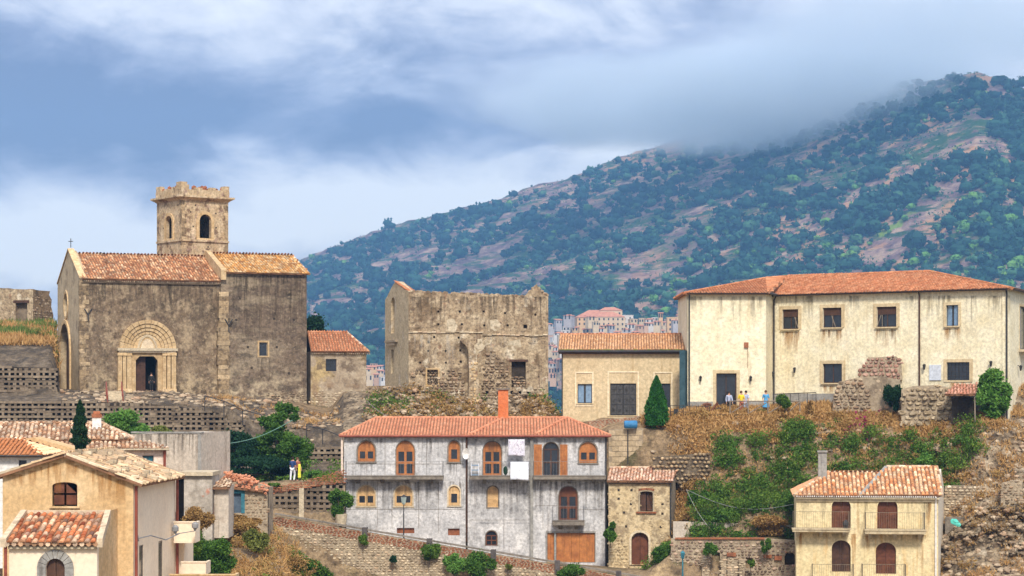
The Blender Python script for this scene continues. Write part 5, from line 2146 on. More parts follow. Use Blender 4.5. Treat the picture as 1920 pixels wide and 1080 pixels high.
# wall lanterns, red alarm, plaque
for f, px, py in ((MW, 1313, 710), (MW, 1407, 710), (MM, 1492, 694), (MM, 1860, 682), (ME, 1908, 690), (MM, 1735, 688), (MM, 1452, 702)):
    mb = MB()
    c_ = f.px(px, py, 0, .22)
    w0_ = f.px(px, py - 5, 0, .0)
    mb.tube([w0_, w0_ + (c_ - w0_) * 1.0 + Vector((0, 0, .1))], .025, 4)
    mb.tube([c_ - Vector((0, 0, .2)), c_ + Vector((0, 0, .12))], [.06, .12], 6)
    mb.tube([c_ + Vector((0, 0, .12)), c_ + Vector((0, 0, .22))], [.14, .02], 6)
    build('wall_lantern', mb, IRON, mus)
mb = MB()
MW.boxpx(mb, 1395, 1403, 642, 652, .003, .15)
build('alarm_box', mb, BRICK, mus)
mb = MB()
mb.tube([MW.px(1402, 652, 0, .03), MW.px(1402, 690, 0, .03)], .015, 4)
build('cable', mb, BRICK, mus)
mb = MB()
MM.boxpx(mb, 1743, 1765, 684, 713, .003, .08)
build('meter_cabinet', mb, surf('pale_grey_metal', [(.55, .58, .62), (.62, .65, .69)], scale=2, bump=0, rough=.5), mus)
# roof: three planes meeting on hips
e = .45
rp = lambda px, py, Y: P(px, py, Y)
z_r = ez + 1.75
q0 = MW.pt(-.3, ez, e)
q1 = MW.pt(MW.L + .1, ez, e)
q2 = MM.pt(.15, ez, e)
q3 = MM.pt(MM.L + e, ez, e)
K1 = P(1478, 0, 167.0)
K1.z = z_r
K2 = P(1742, 0, 160.0)
K2.z = z_r
K0 = P(1437, 0, 166.5)
K0.z = z_r - .15
M1 = Vector((q1.x, q1.y, ez))
# left slope over the wing
roof(mus, [q0, M1, K0], TILEM, .21, .4, name='roof')
ro = roof(mus, [M1, q2, K1, K0] if False else [M1, q2, K1], TILEM, .21, .4, name='roof')
roof(mus, [K0, M1, K1], TILEM, .21, .4, name='roof')
mo = roof(mus, [q2, q3, K2, K1], TILEM, .21, .4, name='roof')
q4 = ME.pt(ME.L, ez, e)
roof(mus, [q3, q4, K2], TILEM, .21, .4, name='roof')
q5 = MW.pt(-.3, ez, -9.4)
roof(mus, [q5, q0, K0], TILEM, .3, .5, name='roof')
q6 = Vector((q4.x - 3, q4.y + 7, ez))
for tri in ((q6, q5, K1), (q5, K0, K1), (q6, K1, K2), (q4, q6, K2)):
    mb = MB()
    mb.add(tri, [(0, 1, 2)])
    build('rear_roof', mb, TILEM, mus)
for a, b in ((K0, K1), (K1, K2), (q2, K1), (q3, K2), (K0, q0)):
    ridge_line(mo, a, b, TILEM, .12)
mb = MB()
for f in (MW, MM, ME):
    k = 0
    while k * .21 < f.L:
        u = k * .21
        f.box(mb, u, u + .11, ez - .05, ez + .06, .2, e + .06)
        k += 1
build('eaves_tile_ends', mb, WOODD, mus, kind='stuff')

# ================================================================== CONCRETE HOUSE
C1 = Fr(645, 150.0, 873, 150.0)
C2 = Fr(877, 150.25, 995, 150.25)
C3 = Fr(999, 150.0, 1137, 150.0)
CF = Fr(645, 150.0, 1137, 150.0)
con = thing('concrete_house', 'long unfinished grey concrete house with arched orange wood windows and new orange roof', 'house',
            CF.pt(CF.L / 2, CF.uz(890, 1055)[1], 0))
ez = CF.uz(890, 816)[1]
zb = CF.uz(890, 1075)[1]
defs = {
    C1: [('arch', 671, 703, 827, 866, 'win', WOOD), ('arch', 743, 777, 827, 893, 'door', WOOD), ('arch', 841, 862, 827, 866, 'win1', WOOD),
         ('arch', 670, 703, 911, 949, 'win', WOODL), ('arch', 740, 773, 911, 949, 'win', WOODL), ('arch', 841, 862, 911, 948, 'win1', WOODL),
         ('rect', 744, 777, 990, 1000, 'low', BRICK), ('rect', 840, 862, 991, 1004, 'low', BRICK)],
    C2: [('arch', 906, 940, 828, 893, 'door', WOOD), ('arch', 914, 934, 912, 951, 'louvre', WOODL), ('arch', 911, 932, 995, 1023, 'grid', WOODB)],
    C3: [('arch', 1018, 1048, 829, 893, 'glaz', WOODD), ('arch', 1086, 1119, 829, 868, 'win', WOOD), ('arch', 1048, 1083, 912, 977, 'door', WOODB),
         ('rect', 1023, 1117, 996, 1055, 'garage', WOOD)]}
for f, ds in defs.items():
    hs = []
    for kind, x0, x1, y0, y1, st_, m_ in ds:
        hs.append(f.arch(x0, x1, y0, y1, n=10) if kind == 'arch' else f.rect(x0, x1, y0, y1))
    mb = MB()
    plate(mb, f, [(0, zb), (f.L, zb), (f.L, ez), (0, ez)], hs, 0, -.35)
    wo = build('facade_wall', mb, CONC, con)
    for h, (kind, x0, x1, y0, y1, st_, m_) in zip(hs, ds):
        u0, u1, z0, z1 = bbox(h)
        if st_ == 'win':
            window(con, f, h, m_, GLASS, w=-.10, border=.13, cols=2, mull=.18, arched=True, low=.10, high=z0 + (z1 - z0) * .50,
                   sill=.08, simat=CONCD if m_ is WOOD else STONEL, surround=CONCD if m_ is WOOD else STONEL, sw=.10, sout=.02)
        elif st_ == 'win1':
            window(con, f, h, m_, GLASS, w=-.10, border=.18, cols=1, arched=True, low=.02, high=z0 + (z1 - z0) * .60,
                   sill=.08, simat=CONCD if m_ is WOOD else STONEL, surround=CONCD if m_ is WOOD else STONEL, sw=.09, sout=.02)
        elif st_ == 'door':
            window(con, f, h, m_, GLASS, w=-.10, border=.14, cols=2, rows=2, mull=.16, arched=True, low=.05,
                   high=z0 + (z1 - z0) * .70, surround=CONCD, sw=.07, sout=.015, name='door')
        elif st_ == 'glaz':
            window(con, f, h, m_, GLASS, w=-.12, border=.09, cols=2, rows=2, mull=.09, arched=True, topsolid=False, surround=CONCD, sw=.05, name='door')
        elif st_ == 'louvre':
            o = boarded(con, f, h, m_, w=-.08, leaves=1, slat=.09, name='window')
            mb = MB()
            plate(mb, f, archpoly(u0 - .09, u1 + .09, z0 - .1, z1 + .09, n=10), [h], .02, .003)
            build('surround', mb, CONCD, o)
        elif st_ == 'grid':
            window(con, f, h, m_, GLASS, w=-.12, border=.06, cols=2, rows=2, mull=.07, arched=True, topsolid=False, surround=CONCD, sw=.07)
        elif st_ == 'low':
            o = boarded(con, f, h, m_, w=-.15, leaves=1, name='cellar_window')
        elif st_ == 'garage':
            mb = MB()
            f.box(mb, u0, u1, z1 - .12, z1, -.3, .01)
            f.box(mb, u0 + .02, u0 + .12, z0, z1 - .13, -.3, .01)
            f.box(mb, u1 - .06, u1, z0, z1 - .13, -.3, .01)
            gf = build('garage_frame', mb, GREYC, con)
            up_ = f.uz(1041, 1000)[0]
            mb = MB()
            f.box(mb, up_ - .07, up_ + .07, z0, z1 - .13, -.3, .02)
            build('post', mb, GREYC, gf)
            edges = list(np.linspace(u0 + .13, up_ - .08, 3)) + [None] + list(np.linspace(up_ + .08, u1 - .07, 6))
            for a, b in zip(edges[:-1], edges[1:]):
                if a is None or b is None:
                    continue
                mb = MB()
                f.box(mb, a + .008, b - .008, z0 + .03, z1 - .14, -.2, -.14 + R.uniform(-.01, .01))
                build('garage_board', mb, WOOD, gf)
mb = MB()
shell(mb, CF, 0, CF.L, zb, ez, 9.0, top=False)
build('side_walls', mb, CONC, con)
# joints and downpipe
for px, m_, ww in ((875, WOODD, .06), (997, GREYC, .11), (1136, IRON, .06), (641.5, PINKW, .08)):
    mb = MB()
    u = CF.uz(px, 900)[0]
    zlow = CF.uz(px, 888)[1] if px < 645 else (zb if px != 875 else CF.uz(px, 1016)[1])
    if px == 997:
        CF.box(mb, u - .1, u + .1, zb, ez, .003, .16)
    else:
        mb.tube([CF.pt(u, ez, .14), CF.pt(u, zlow, .14)], ww, 6)
    build('downpipe' if px != 997 else 'pilaster', mb, m_, con)
# formwork joints: proud ribs
mb = MB()
for x0, x1, y in ((648, 870, 955), (880, 992, 975), (1002, 1045, 948), (1085, 1134, 955), (648, 870, 870), (1002, 1015, 870)):
    a, z = CF.uz(x0, y)
    b, _ = CF.uz(x1, y)
    CF.box(mb, a, b, z - .012, z + .012, .003, .012)
for x, y0, y1 in ((708, 903, 985), (735, 903, 990), (785, 903, 990), (822, 903, 1000), (722, 820, 890), (800, 820, 890), (945, 905, 1030), (1018, 905, 990)):
    u, z1_ = CF.uz(x, y0)
    _, z0_ = CF.uz(x, y1)
    CF.box(mb, u - .012, u + .012, z0_, z1_, .003, .013)
build('formwork_joints', mb, CONCD, con, kind='stuff')
# balconies
for x0, x1, yt, yb, out_, rail in ((647, 831, 893, 899, .95, True), (880, 993, 893, 899, .95, True), (1000, 1136, 893, 899, .95, True), (1036, 1096, 977, 985, .8, True)):
    mb = MB()
    u0, z1 = CF.uz(x0, yt, out_)
    u1, z0 = CF.uz(x1, yb, out_)
    CF.box(mb, u0, u1, z0, z1, .003, out_)
    CF.box(mb, u0 - .02, u1 + .02, z1 + .001, z1 + .03, .003, out_ + .03)
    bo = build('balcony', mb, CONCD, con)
    n = max(2, int((u1 - u0) / 1.6))
    for k in range(n):
        u = u0 + (k + .5) * (u1 - u0) / n
        mb = MB()
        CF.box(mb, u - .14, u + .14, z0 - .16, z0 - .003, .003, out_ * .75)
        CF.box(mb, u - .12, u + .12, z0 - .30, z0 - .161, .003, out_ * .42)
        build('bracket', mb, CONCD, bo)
    railing(bo, CF, u0 + .03, u1 - .03, z1 + .03, 1.0, out_ - .04, RAILG, step=.22, r=.005, sides=out_ - .1)
stains(con, CF, [(x, x + R.uniform(10, 34), 903, R.uniform(925, 985)) for x in range(650, 1130, 21)], S_DARK, .016)
stains(con, CF, [(x, x + R.uniform(10, 34), 822, R.uniform(835, 885)) for x in range(650, 1130, 26)], S_DARK, .017)
stains(con, CF, [(x, x + 26, 868, 895) for x in (674, 840, 1088)] + [(1040, 1092, 988, 996)], S_DARK, .018)
# shutters standing open beside the glazed door
for x0, x1 in ((1001, 1016), (1050, 1064)):
    mb = MB()
    u0, u1, z0, z1 = bbox(C3.rect(x0, x1, 830, 893))
    C3.box(mb, u0, u1, z0, z1 - .12, .02, .07)
    z = z0 + .1
    while z < z1 - .3:
        C3.box(mb, u0 + .06, u1 - .06, z, z + .05, .07, .085)
        z += .1
    build('shutter', mb, WOOD, con)
# lean tank shelves, dish
mb = MB()
c_ = CF.px(874, 850, 0, .55)
for k in range(10):
    a = math.pi * 2 * k / 10
    mb.v.append(tuple(c_ + Vector((math.cos(a) * .26, -.18, math.sin(a) * .40))))
mb.v.append(tuple(c_ + Vector((.02, .03, 0))))
mb.f += [(k, (k + 1) % 10, 10) for k in range(10)]
n_ = len(mb.v)
mb.tube([c_ + Vector((0, .03, 0)), c_ + Vector((.05, .5, -.1))], .03, 5)
dish = build('satellite_dish', mb, WHITEP, None)
tag(dish, 'small white satellite dish fixed at the joint between the first two balconies', 'satellite dish')
# new orange roof
e = .35
zr = CF.uz(890, 783, -4.5)[1]
hl = CF.uz(706, 783, -4.5)[0]
hr = CF.uz(1064, 783, -4.5)[0]
a, b = CF.pt(-.25, ez, e), CF.pt(CF.L + .25, ez, e)
r0, r1 = CF.pt(hl, zr, -4.5), CF.pt(hr, zr, -4.5)
c, d_ = CF.pt(CF.L + .25, ez, -9.3), CF.pt(-.25, ez, -9.3)
cro = roof(con, [a, b, r1, r0], TILEN, .22, .36, jit=.006)
roof(con, [b, c, r1], TILEN, .22, .36)
roof(con, [c, d_, r0, r1], TILEN, .3, .5)
roof(con, [d_, a, r0], TILEN, .22, .36)
for p, q_ in ((r0, r1), (a, r0), (b, r1)):
    ridge_line(cro, p, q_, TILEN, .11)
for xe, xr in ((881, 945), (1003, 1062)):
    p = CF.px(xe, 812, 0, .3)
    p.z = ez + .08
    q_ = CF.pt(CF.uz(xr, 784, -4.4)[0], zr + .02, -4.4)
    ridge_line(cro, p, q_, TILEN, .10)
mb = MB()
mb.tube([CF.pt(-.3, ez - .06, e + .05), CF.pt(CF.L + .3, ez - .06, e + .05)], .08, 6)
build('gutter', mb, REDP, con)
mb = MB()
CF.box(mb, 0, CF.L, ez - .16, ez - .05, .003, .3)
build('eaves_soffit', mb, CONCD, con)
mb = MB()
CF.boxpx(mb, 934, 953, 731, 790, -4.9, -4.2, wp=-4.5)
ch = build('chimney', mb, surf('orange_brick_chimney', [(.56, .15, .05), (.66, .22, .09)], [ST((.40, .12, .05), .5, .7, .6, 2)], scale=2, bump=.01), con)
mb = MB()
CF.boxpx(mb, 931, 956, 728, 731, -5.0, -4.1, wp=-4.5)
build('chimney_cap', mb, CONCD, ch)
# laundry
for (x0, x1, y0, y1, wv, mt, lab) in ((957, 991, 866, 900, 1.02, CLOTH, 'plain white sheet hanging over the middle balcony railing'),
                                     (953, 984, 824, 855, .75, PATT, 'patterned pale cloth hanging on a line above the white sheet')):
    mb = MB()
    u0, z1 = CF.uz(x0, y0, wv)
    u1, z0 = CF.uz(x1, y1, wv)
    n, m = 14, 10
    for j in range(m + 1):
        for i in range(n + 1):
            f_ = i / n
            mb.v.append(tuple(CF.pt(u0 + (u1 - u0) * f_, z1 + (z0 - z1) * j / m + .03 * math.sin(f_ * 5) * j / m,
                                    wv + .03 * math.sin(f_ * 17 + j * .3) * (j / m + .1))))
    for j in range(m):
        for i in range(n):
            mb.f.append((j * (n + 1) + i, j * (n + 1) + i + 1, (j + 1) * (n + 1) + i + 1, (j + 1) * (n + 1) + i))
    o = build('hanging_cloth', mb, mt, None, smooth=True)
    tag(o, lab, 'laundry')
    sm = o.modifiers.new('thick', 'SOLIDIFY')
    sm.thickness = .01
mb = MB()
mb.tube([CF.px(950, 823.5, .75), CF.px(990, 823.5, .75)], .015, 4)
for x in (950, 990):
    mb.tube([CF.px(x, 823.5, .75), CF.px(x, 823.5, 0)], .015, 4)
build('clothes_line', mb, IRON, con)
# plastic rack and meter on the middle balcony
rk = thing('plastic_shelf', 'pale blue plastic shelf rack standing on the middle balcony', 'shelf', CF.px(891, 893, 0, .6))
for k in range(3):
    mb = MB()
    c_ = CF.px(891, 892 - k * 9, 0, .6)
    mb.box(c_.x - .26, c_.x + .26, c_.y - .15, c_.y + .15, c_.z + .05, c_.z + .12)
    build('shelf', mb, GLASSB, rk)
mb = MB()
c_ = CF.px(891, 893, 0, .6)
for dx in (-.25, .25):
    for dy in (-.14, .14):
        mb.tube([c_ + Vector((dx, dy, 0)), c_ + Vector((dx, dy, .9))], .02, 4)
build('post', mb, CLOTH, rk)
mb = MB()
c_ = CF.px(948, 882, 0, .5)
mb.ball(c_, .2, 8, 6, (.8, .7, 1.6), .1)
mb.tube([c_ - Vector((0, 0, .3)), c_ - Vector((0, 0, .48))], .03, 5)
o = build('potted_plant', mb, L_DARK, None)
tag(o, 'dark potted plant on the middle balcony between door and white sheet', 'plant')

# ================================================================== SMALL STONE HOUSE
SF = Fr(1141, 149.0, 1258, 148.6)
SS = Fr(1258, 148.6, 1281, 156.0)
sh = thing('stone_house', 'small rubble stone house with brown arched door right of the concrete house', 'house', SF.pt(2, SF.uz(1200, 1062)[1], 0))
ez = SF.uz(1200, 901)[1]
wn = SF.arch(1200, 1224, 921, 959, .12)
dr = SF.arch(1184, 1216, 998, 1059, .42)
mb = MB()
plate(mb, SF, [(0, -12.6), (SF.L, -12.6), (SF.L, ez), (0, ez)], [wn, dr], 0, -.45)
WM = surf('ochre_lime_render', [(.50, .37, .20), (.62, .48, .28), (.70, .58, .38)], [
    ST((.26, .18, .10), .50, .64, .8, 1.2), ST((.30, .22, .13), .52, .62, .7, 2.6)], scale=1.2, bump=.07, bscale=4)
build('wall', mb, WM, sh)
mb = MB()
rz_ = SF.uz(1200, 877, -3.4)[1]
su = SS.L
plate(mb, SS, [(0, -12.6), (su, -12.6), (su, ez + .1), (3.5, rz_), (0, ez)], [], 0, -.3)
build('side_wall', mb, surf('streaked_render', [(.32, .26, .18), (.44, .36, .25)], [
    ST((.12, .10, .08), .48, .62, .85, 1.1, VST)], scale=1, bump=.03), sh)
mb = MB()
shell(mb, SF, 0, SF.L, -12.6, ez, 7.2, top=False)
build('rear_walls', mb, WM, sh)
mb = MB()
rubble(mb, SF, ((1141, 1065), (1258, 1065), (1258, 905), (1141, 905)), holes=[wn, dr], sx=.26, sz=.17, out=.025, fill=.30, jit=.6)
rubble(mb, SF, ((1141, 1070), (1180, 1070), (1180, 1030), (1160, 1000), (1141, 990)), holes=[wn, dr], sx=.3, sz=.2, out=.05, fill=.95, jit=.5)
rubble(mb, SF, ((1220, 1070), (1258, 1070), (1258, 1030), (1230, 1036)), holes=[wn, dr], sx=.3, sz=.2, out=.05, fill=.95, jit=.5)
build('rubble_stone', mb, surf('ochre_rubble', [(.36, .26, .14), (.54, .41, .23), (.68, .55, .34)], [ST((.22, .15, .08), .54, .68, .7, 1.5)], scale=2, bump=.05, island=.4, grit=.4), sh, kind='stuff')
mb = MB()
for px, py in ((1184, 919), (1160, 919), (1183, 945), (1170, 961), (1242, 945), (1242, 963), (1174, 987), (1239, 988), (1160, 935)):
    u, z = SF.uz(px, py)
    SF.box(mb, u - .08, u + .08, z - .08, z + .08, -.03, .012)
build('putlog_hole', mb, HOLE_SHADE, sh)
o = window(sh, SF, wn, WOODD, GLASS, w=-.2, border=.05, cols=2, surround=STONEL, sw=.1, sout=.10)
mb = MB()
u0, u1, z0, z1 = bbox(wn)
SF.box(mb, u0 + .02, u0 + (u1 - u0) * .45, z0, z1 - .1, -.19, -.15)
build('shutter', mb, WOODD, o)
mb = MB()
n = 9
for i in range(n):
    a0 = u0 - .1 + (u1 - u0 + .2) * i / n
    SF.box(mb, a0 + .01, a0 + (u1 - u0 + .2) / n - .01, z1 + .02 + .07 * math.sin(math.pi * (i + .5) / n), z1 + .16 + .07 * math.sin(math.pi * (i + .5) / n), .003, .13)
SF.box(mb, u0 - .25, u1 + .25, z0 - .12, z0 - .01, .003, .16)
build('brick_trim', mb, BRICK, o)
boarded(sh, SF, dr, WOODB, w=-.25, leaves=2, slat=0, name='door')
mb = MB()
plate(mb, SF, archpoly(dr[0][0] - .14, dr[1][0] + .14, dr[0][1], bbox(dr)[3] + .16, .42), [[(p[0], p[1] + (.003 if p[1] == dr[0][1] else 0)) for p in dr]], .11, .003)
build('door_surround', mb, STONEL, sh)
a, b = SF.pt(-.1, ez, .35), SF.pt(SF.L + .1, ez, .35)
c, d_ = SF.pt(SF.L + .25, rz_, -3.5), SF.pt(-.1, rz_, -3.5)
c.x = SS.pt(3.5, 0, .1).x
o = roof(sh, [a, b, c, d_], TILEP if False else surf('pink_pale_tile', [(.55, .26, .15), (.68, .42, .28), (.78, .60, .46), (.46, .20, .12)], [
    ST((.30, .18, .12), .58, .7, .5, 1.2)], scale=1.4, bump=.01, island=.6), .22, .4, jit=.02)
roof(sh, [SF.pt(SF.L + .6, ez, -7.4), SF.pt(-.1, ez, -7.4), d_, c], TILEP, .3, .5)
ridge_line(o, d_, c, TILEP)
mb = MB()
for k in range(int(SF.L / .16)):
    SF.box(mb, k * .16, k * .16 + .09, ez - .16, ez - .06, .0, .26)
SF.box(mb, 0, SF.L, ez - .24, ez - .165, .003, .16)
build('eaves_course', mb, STONE, sh)
mb = MB()
mb.tube([SF.pt(SF.L - .02, ez - .1, .13), SF.pt(SF.L - .02, SF.uz(1250, 1010)[1], .13)], .055, 6)
build('downpipe', mb, IRON, sh)

# block wall with blue tank behind
BW = Fr(1141, 154.0, 1206, 154.0)
mb = MB()
plate(mb, BW, [BW.uz(*p) for p in ((1141, 900), (1206, 900), (1206, 803), (1141, 806))], [], 0, -2.5, back=True)
bw = build('block_wall', mb, MORTAR, None)
tag(bw, 'plain tan block wall under the blue tank behind the small stone house', 'wall')
n = 0
for j in range(9):
    for i in range(6):
        u0, z0 = BW.uz(1141, 896 - j * 10)
        a = i * .48 - (.24 if j % 2 else 0) + .01
        if a < 0 or a + .45 > BW.L:
            continue
        mb = MB()
        BW.box(mb, a + .01, a + .47, z0, z0 + .34, -.05, .03 + R.uniform(0, .012))
        build('block', mb, surf('tan_block', [(.42, .32, .19), (.54, .42, .27)], [ST((.26, .2, .13), .5, .7, .5, 1.2)], scale=1.5, bump=.02, objrand=.3)
              if 'tan_block' not in MATS else MATS['tan_block'], bw)
mb = MB()
BW.boxpx(mb, 1176, 1178, 806, 875, .04, .1)
build('pipe', mb, IRON, bw)
mb = MB()
c0, c1 = P(1170, 796, 153.6), P(1195, 796, 153.6)
mb.tube([c0, c0 + Vector((.06, 0, 0)), c1 - Vector((.06, 0, 0)), c1], [.22, .29, .29, .22], 14)
for k in range(1, 5):
    c_ = c0.lerp(c1, k / 5)
    mb.tube([c_ - Vector((.015, 0, 0)), c_ + Vector((.015, 0, 0))], .305, 14)
tk = build('water_tank', mb, BLUEP, None, smooth=False)
tag(tk, 'small blue cylindrical water tank lying on top of the tan block wall', 'tank')
# brick ramp wall below the beige building
BR = Fr(1104, 157.2, 1240, 156.8)
mb = MB()
plate(mb, BR, [BR.uz(*p) for p in ((1104, 812), (1240, 806), (1240, 776), (1104, 789))], [], 0, -.35, back=True)
br = build('brick_wall', mb, MORTAR, None)
tag(br, 'low sloping red brick wall between the black door and the blue tank', 'wall')
mb = MB()
rubble(mb, BR, ((1104, 810), (1240, 805), (1240, 777), (1104, 790)), sx=.26, sz=.09, out=.02, gap=.012, jit=.1)
build('brick_facing', mb, BRICK, br, kind='stuff')

# ================================================================== YELLOW HOUSE (lower right)
YF = Fr(1493, 140.0, 1759, 139.0)
YSd = Fr(1759, 139.0, 1771, 147.0)
yh = thing('yellow_house', 'yellow house with four brown arched balcony doors and mottled orange tile roof', 'house',
           YF.pt(4, YF.uz(1600, 1200)[1], 0))
ez = YF.uz(1630, 929)[1]
zb = -17
yd = [YF.arch(1559.5, 1595, 935, 990, .42, 10), YF.arch(1645, 1683, 935, 992, .42, 10), YF.arch(1559.5, 1595, 1013, 1072, .42, 10), YF.arch(1642, 1680, 1017, 1076, .42, 10)]
mb = MB()
plate(mb, YF, [(0, zb), (YF.L, zb), (YF.L, ez), (0, ez)], yd, 0, -.4)
build('wall', mb, YELLOW, yh)
mb = MB()
plate(mb, YSd, [(0, zb), (YSd.L, zb), (YSd.L, ez - .1), (3.7, YF.uz(1715, 875, -3.6)[1] - .15), (0, ez - .1)], [], 0, -.3)
build('side_wall', mb, surf('pale_side_plaster', [(.66, .58, .46), (.74, .66, .54)], [ST((.45, .36, .24), .5, .7, .6, 1, VST)], scale=1, bump=.01), yh)
mb = MB()
shell(mb, YF, 0, YF.L, zb, ez, 8, top=False)
build('rear_walls', mb, YELLOW, yh)
for k, h in enumerate(yd):
    boarded(yh, YF, h, WOODB if k in (0, 1, 3) else WOODD, w=-.22, leaves=2, slat=.085, name='door')
    mb = MB()
    u0, u1, z0, z1 = bbox(h)
    plate(mb, YF, archpoly(u0 - .10, u1 + .10, z0, z1 + .10, .42, 10), [[(p[0], p[1] + (.003 if p[1] == h[0][1] else 0)) for p in h]], .02, .003)
    build('door_surround', mb, YELLOW, yh)
for x0, x1, yt, yb, rx0, rx1 in ((1486, 1594, 991, 998, 1488, 1592), (1622, 1736, 993, 1002, 1624, 1734), (1522, 1602, 1090, 1098, 1526, 1600), (1616, 1700, 1090, 1098, 1618, 1697)):
    o_ = 1.05
    u0, z1 = YF.uz(x0, yt, o_)
    u1, z0 = YF.uz(x1, yb, o_)
    mb = MB()
    YF.box(mb, u0, u1, z0, z1, .003, o_)
    YF.box(mb, u0 - .04, u1 + .04, z1 - .07, z1 + .01, .004, o_ + .05)
    bo = build('balcony', mb, YELLOW if False else surf('stained_balcony_stone', [(.48, .38, .23), (.58, .48, .31)], [ST((.26, .19, .11), .5, .68, .7, 1.5)], scale=1.5, bump=.01)
               if 'stained_balcony_stone' not in MATS else MATS['stained_balcony_stone'], yh)
    n = 3
    for k in range(n):
        u = u0 + .35 + k * (u1 - u0 - .7) / (n - 1)
        mb = MB()
        YF.box(mb, u - .12, u + .12, z0 - .14, z0 - .002, .003, .85)
        YF.box(mb, u - .11, u + .11, z0 - .27, z0 - .141, .003, .60)
        YF.box(mb, u - .10, u + .10, z0 - .38, z0 - .271, .003, .35)
        build('bracket', mb, MATS['stained_balcony_stone'], bo)
    railing(bo, YF, u0 + .05, u1 - .05, z1 + .01, 1.08, o_ - .06, surf('brown_thin_rail', [(.24, .20, .14)], bump=0) if 'brown_thin_rail' not in MATS else MATS['brown_thin_rail'],
            step=.14, r=.0065, sides=o_ - .1)
stains(yh, YF, [(1588, 1606, 1001, 1085), (1718, 1738, 1003, 1090), (1735, 1757, 935, 1085), (1600, 1612, 938, 1010), (1494, 1504, 1000, 1085), (1618, 1632, 1004, 1060)], S_RUST)
stains(yh, YF, [(x, x + 20, 938, 975) for x in (1500, 1530, 1610, 1700, 1725)] + [(1622, 1740, 1003, 1015), (1493, 1590, 1000, 1012)], S_DARK, .008)
rzl = YF.uz(1600, 886, -3.6)[1]
rzr = YF.uz(1715, 875, -3.6)[1]
uM = YF.uz(1614, 922)[0]
uK = YF.uz(1662, 876, -3.6)[0]
uL = YF.uz(1552, 886, -3.6)[0]
uEnd = YF.L + .22
a, m_, b = YF.pt(-.15, ez, .4), YF.pt(uM, ez, .4), YF.pt(uEnd, ez + .02, .4)
lft = roof(yh, [a, m_, YF.pt(YF.uz(1650, 886, -3.6)[0], rzl, -3.6), YF.pt(uL, rzl, -3.6)], TILEY, .27, .40, name='left_roof', single=True, limit=200, jit=.02)
rgt = roof(yh, [m_ + Vector((0, 0, .04)), b + Vector((0, 0, .04)), YF.pt(uEnd, rzr, -3.6), YF.pt(uK, rzr, -3.6)], TILEY, .27, .40, name='right_roof', single=True, limit=300, jit=.02)
roof(yh, [YF.pt(-.15, ez, -7.6), a, YF.pt(uL, rzl, -3.6)], TILEY, .3, .45, name='hip_roof')
roof(yh, [YF.pt(uEnd, ez, -7.6), YF.pt(-.15, ez, -7.6), YF.pt(uL, rzl, -3.6), YF.pt(uEnd, rzl, -3.6)], TILEY, .3, .5, name='rear_roof')
ridge_line(lft, YF.pt(uL, rzl, -3.6), YF.pt(YF.uz(1650, 886, -3.6)[0], rzl, -3.6), TILEP)
ridge_line(lft, a, YF.pt(uL, rzl, -3.6), TILEP)
ridge_line(rgt, YF.pt(uK, rzr, -3.6), YF.pt(uEnd, rzr, -3.6), TILEP)
ridge_line(rgt, b, YF.pt(uEnd, rzr, -3.6), TILEP)
mb = MB()
p, q_ = m_ + Vector((0, 0, .12)), YF.pt(uK, rzr + .05, -3.6)
d_ = YF.U.to_3d() * .12
mb.hexa([p - d_ - Vector((0, 0, .15)), p + d_ - Vector((0, 0, .15)), q_ + d_ - Vector((0, 0, .15)), q_ - d_ - Vector((0, 0, .15)),
         p - d_, p + d_, q_ + d_, q_ - d_])
build('roof_flashing', mb, GREYC, yh)
mb = MB()
n = int(YF.L / .14)
for k in range(n):
    u = k * .14
    YF.box(mb, u, u + .07, ez - .10, ez - .01, .2, .42)
build('eaves_tile_ends', mb, WHITEP, yh, kind='stuff')
mb = MB()
YF.box(mb, -.05, YF.L + .05, ez - .22, ez - .11, .003, .3)
YF.box(mb, 0, YF.L, ez - .40, ez - .221, .003, .12)
build('cornice', mb, surf('cornice_stone', [(.56, .46, .30), (.64, .54, .36)], [ST((.3, .22, .14), .5, .7, .6, 1.2)], scale=2, bump=.01), yh)
mb = MB()
YF.boxpx(mb, 1534, 1550, 848, 897, -3.2, -2.6, wp=-2.9)
ch = build('chimney', mb, GREYC, yh)
mb = MB()
YF.boxpx(mb, 1532.5, 1551.5, 845, 848, -3.3, -2.5, wp=-2.9)
build('chimney_cap', mb, GREYC, ch)
for u, m_ in ((YF.L - .16, WHITEP),):
    mb = MB()
    mb.tube([YF.pt(u, ez - .1, .35), YF.pt(u, ez - .5, .08), YF.pt(u, zb + 3, .08)], .06, 6)
    build('downpipe', mb, m_, yh)
o = MB()
c_ = YF.px(1585, 981, 0, .55)
o.ball(c_, .2, 8, 5, (1, .8, 1.3))
o.tube([c_ - Vector((0, 0, .2)), c_ - Vector((0, 0, .36))], [.16, .13], 8)
tag(build('dark_bundle', o, IRON, None), 'dark covered bundle on the upper left balcony of the yellow house', 'bundle')

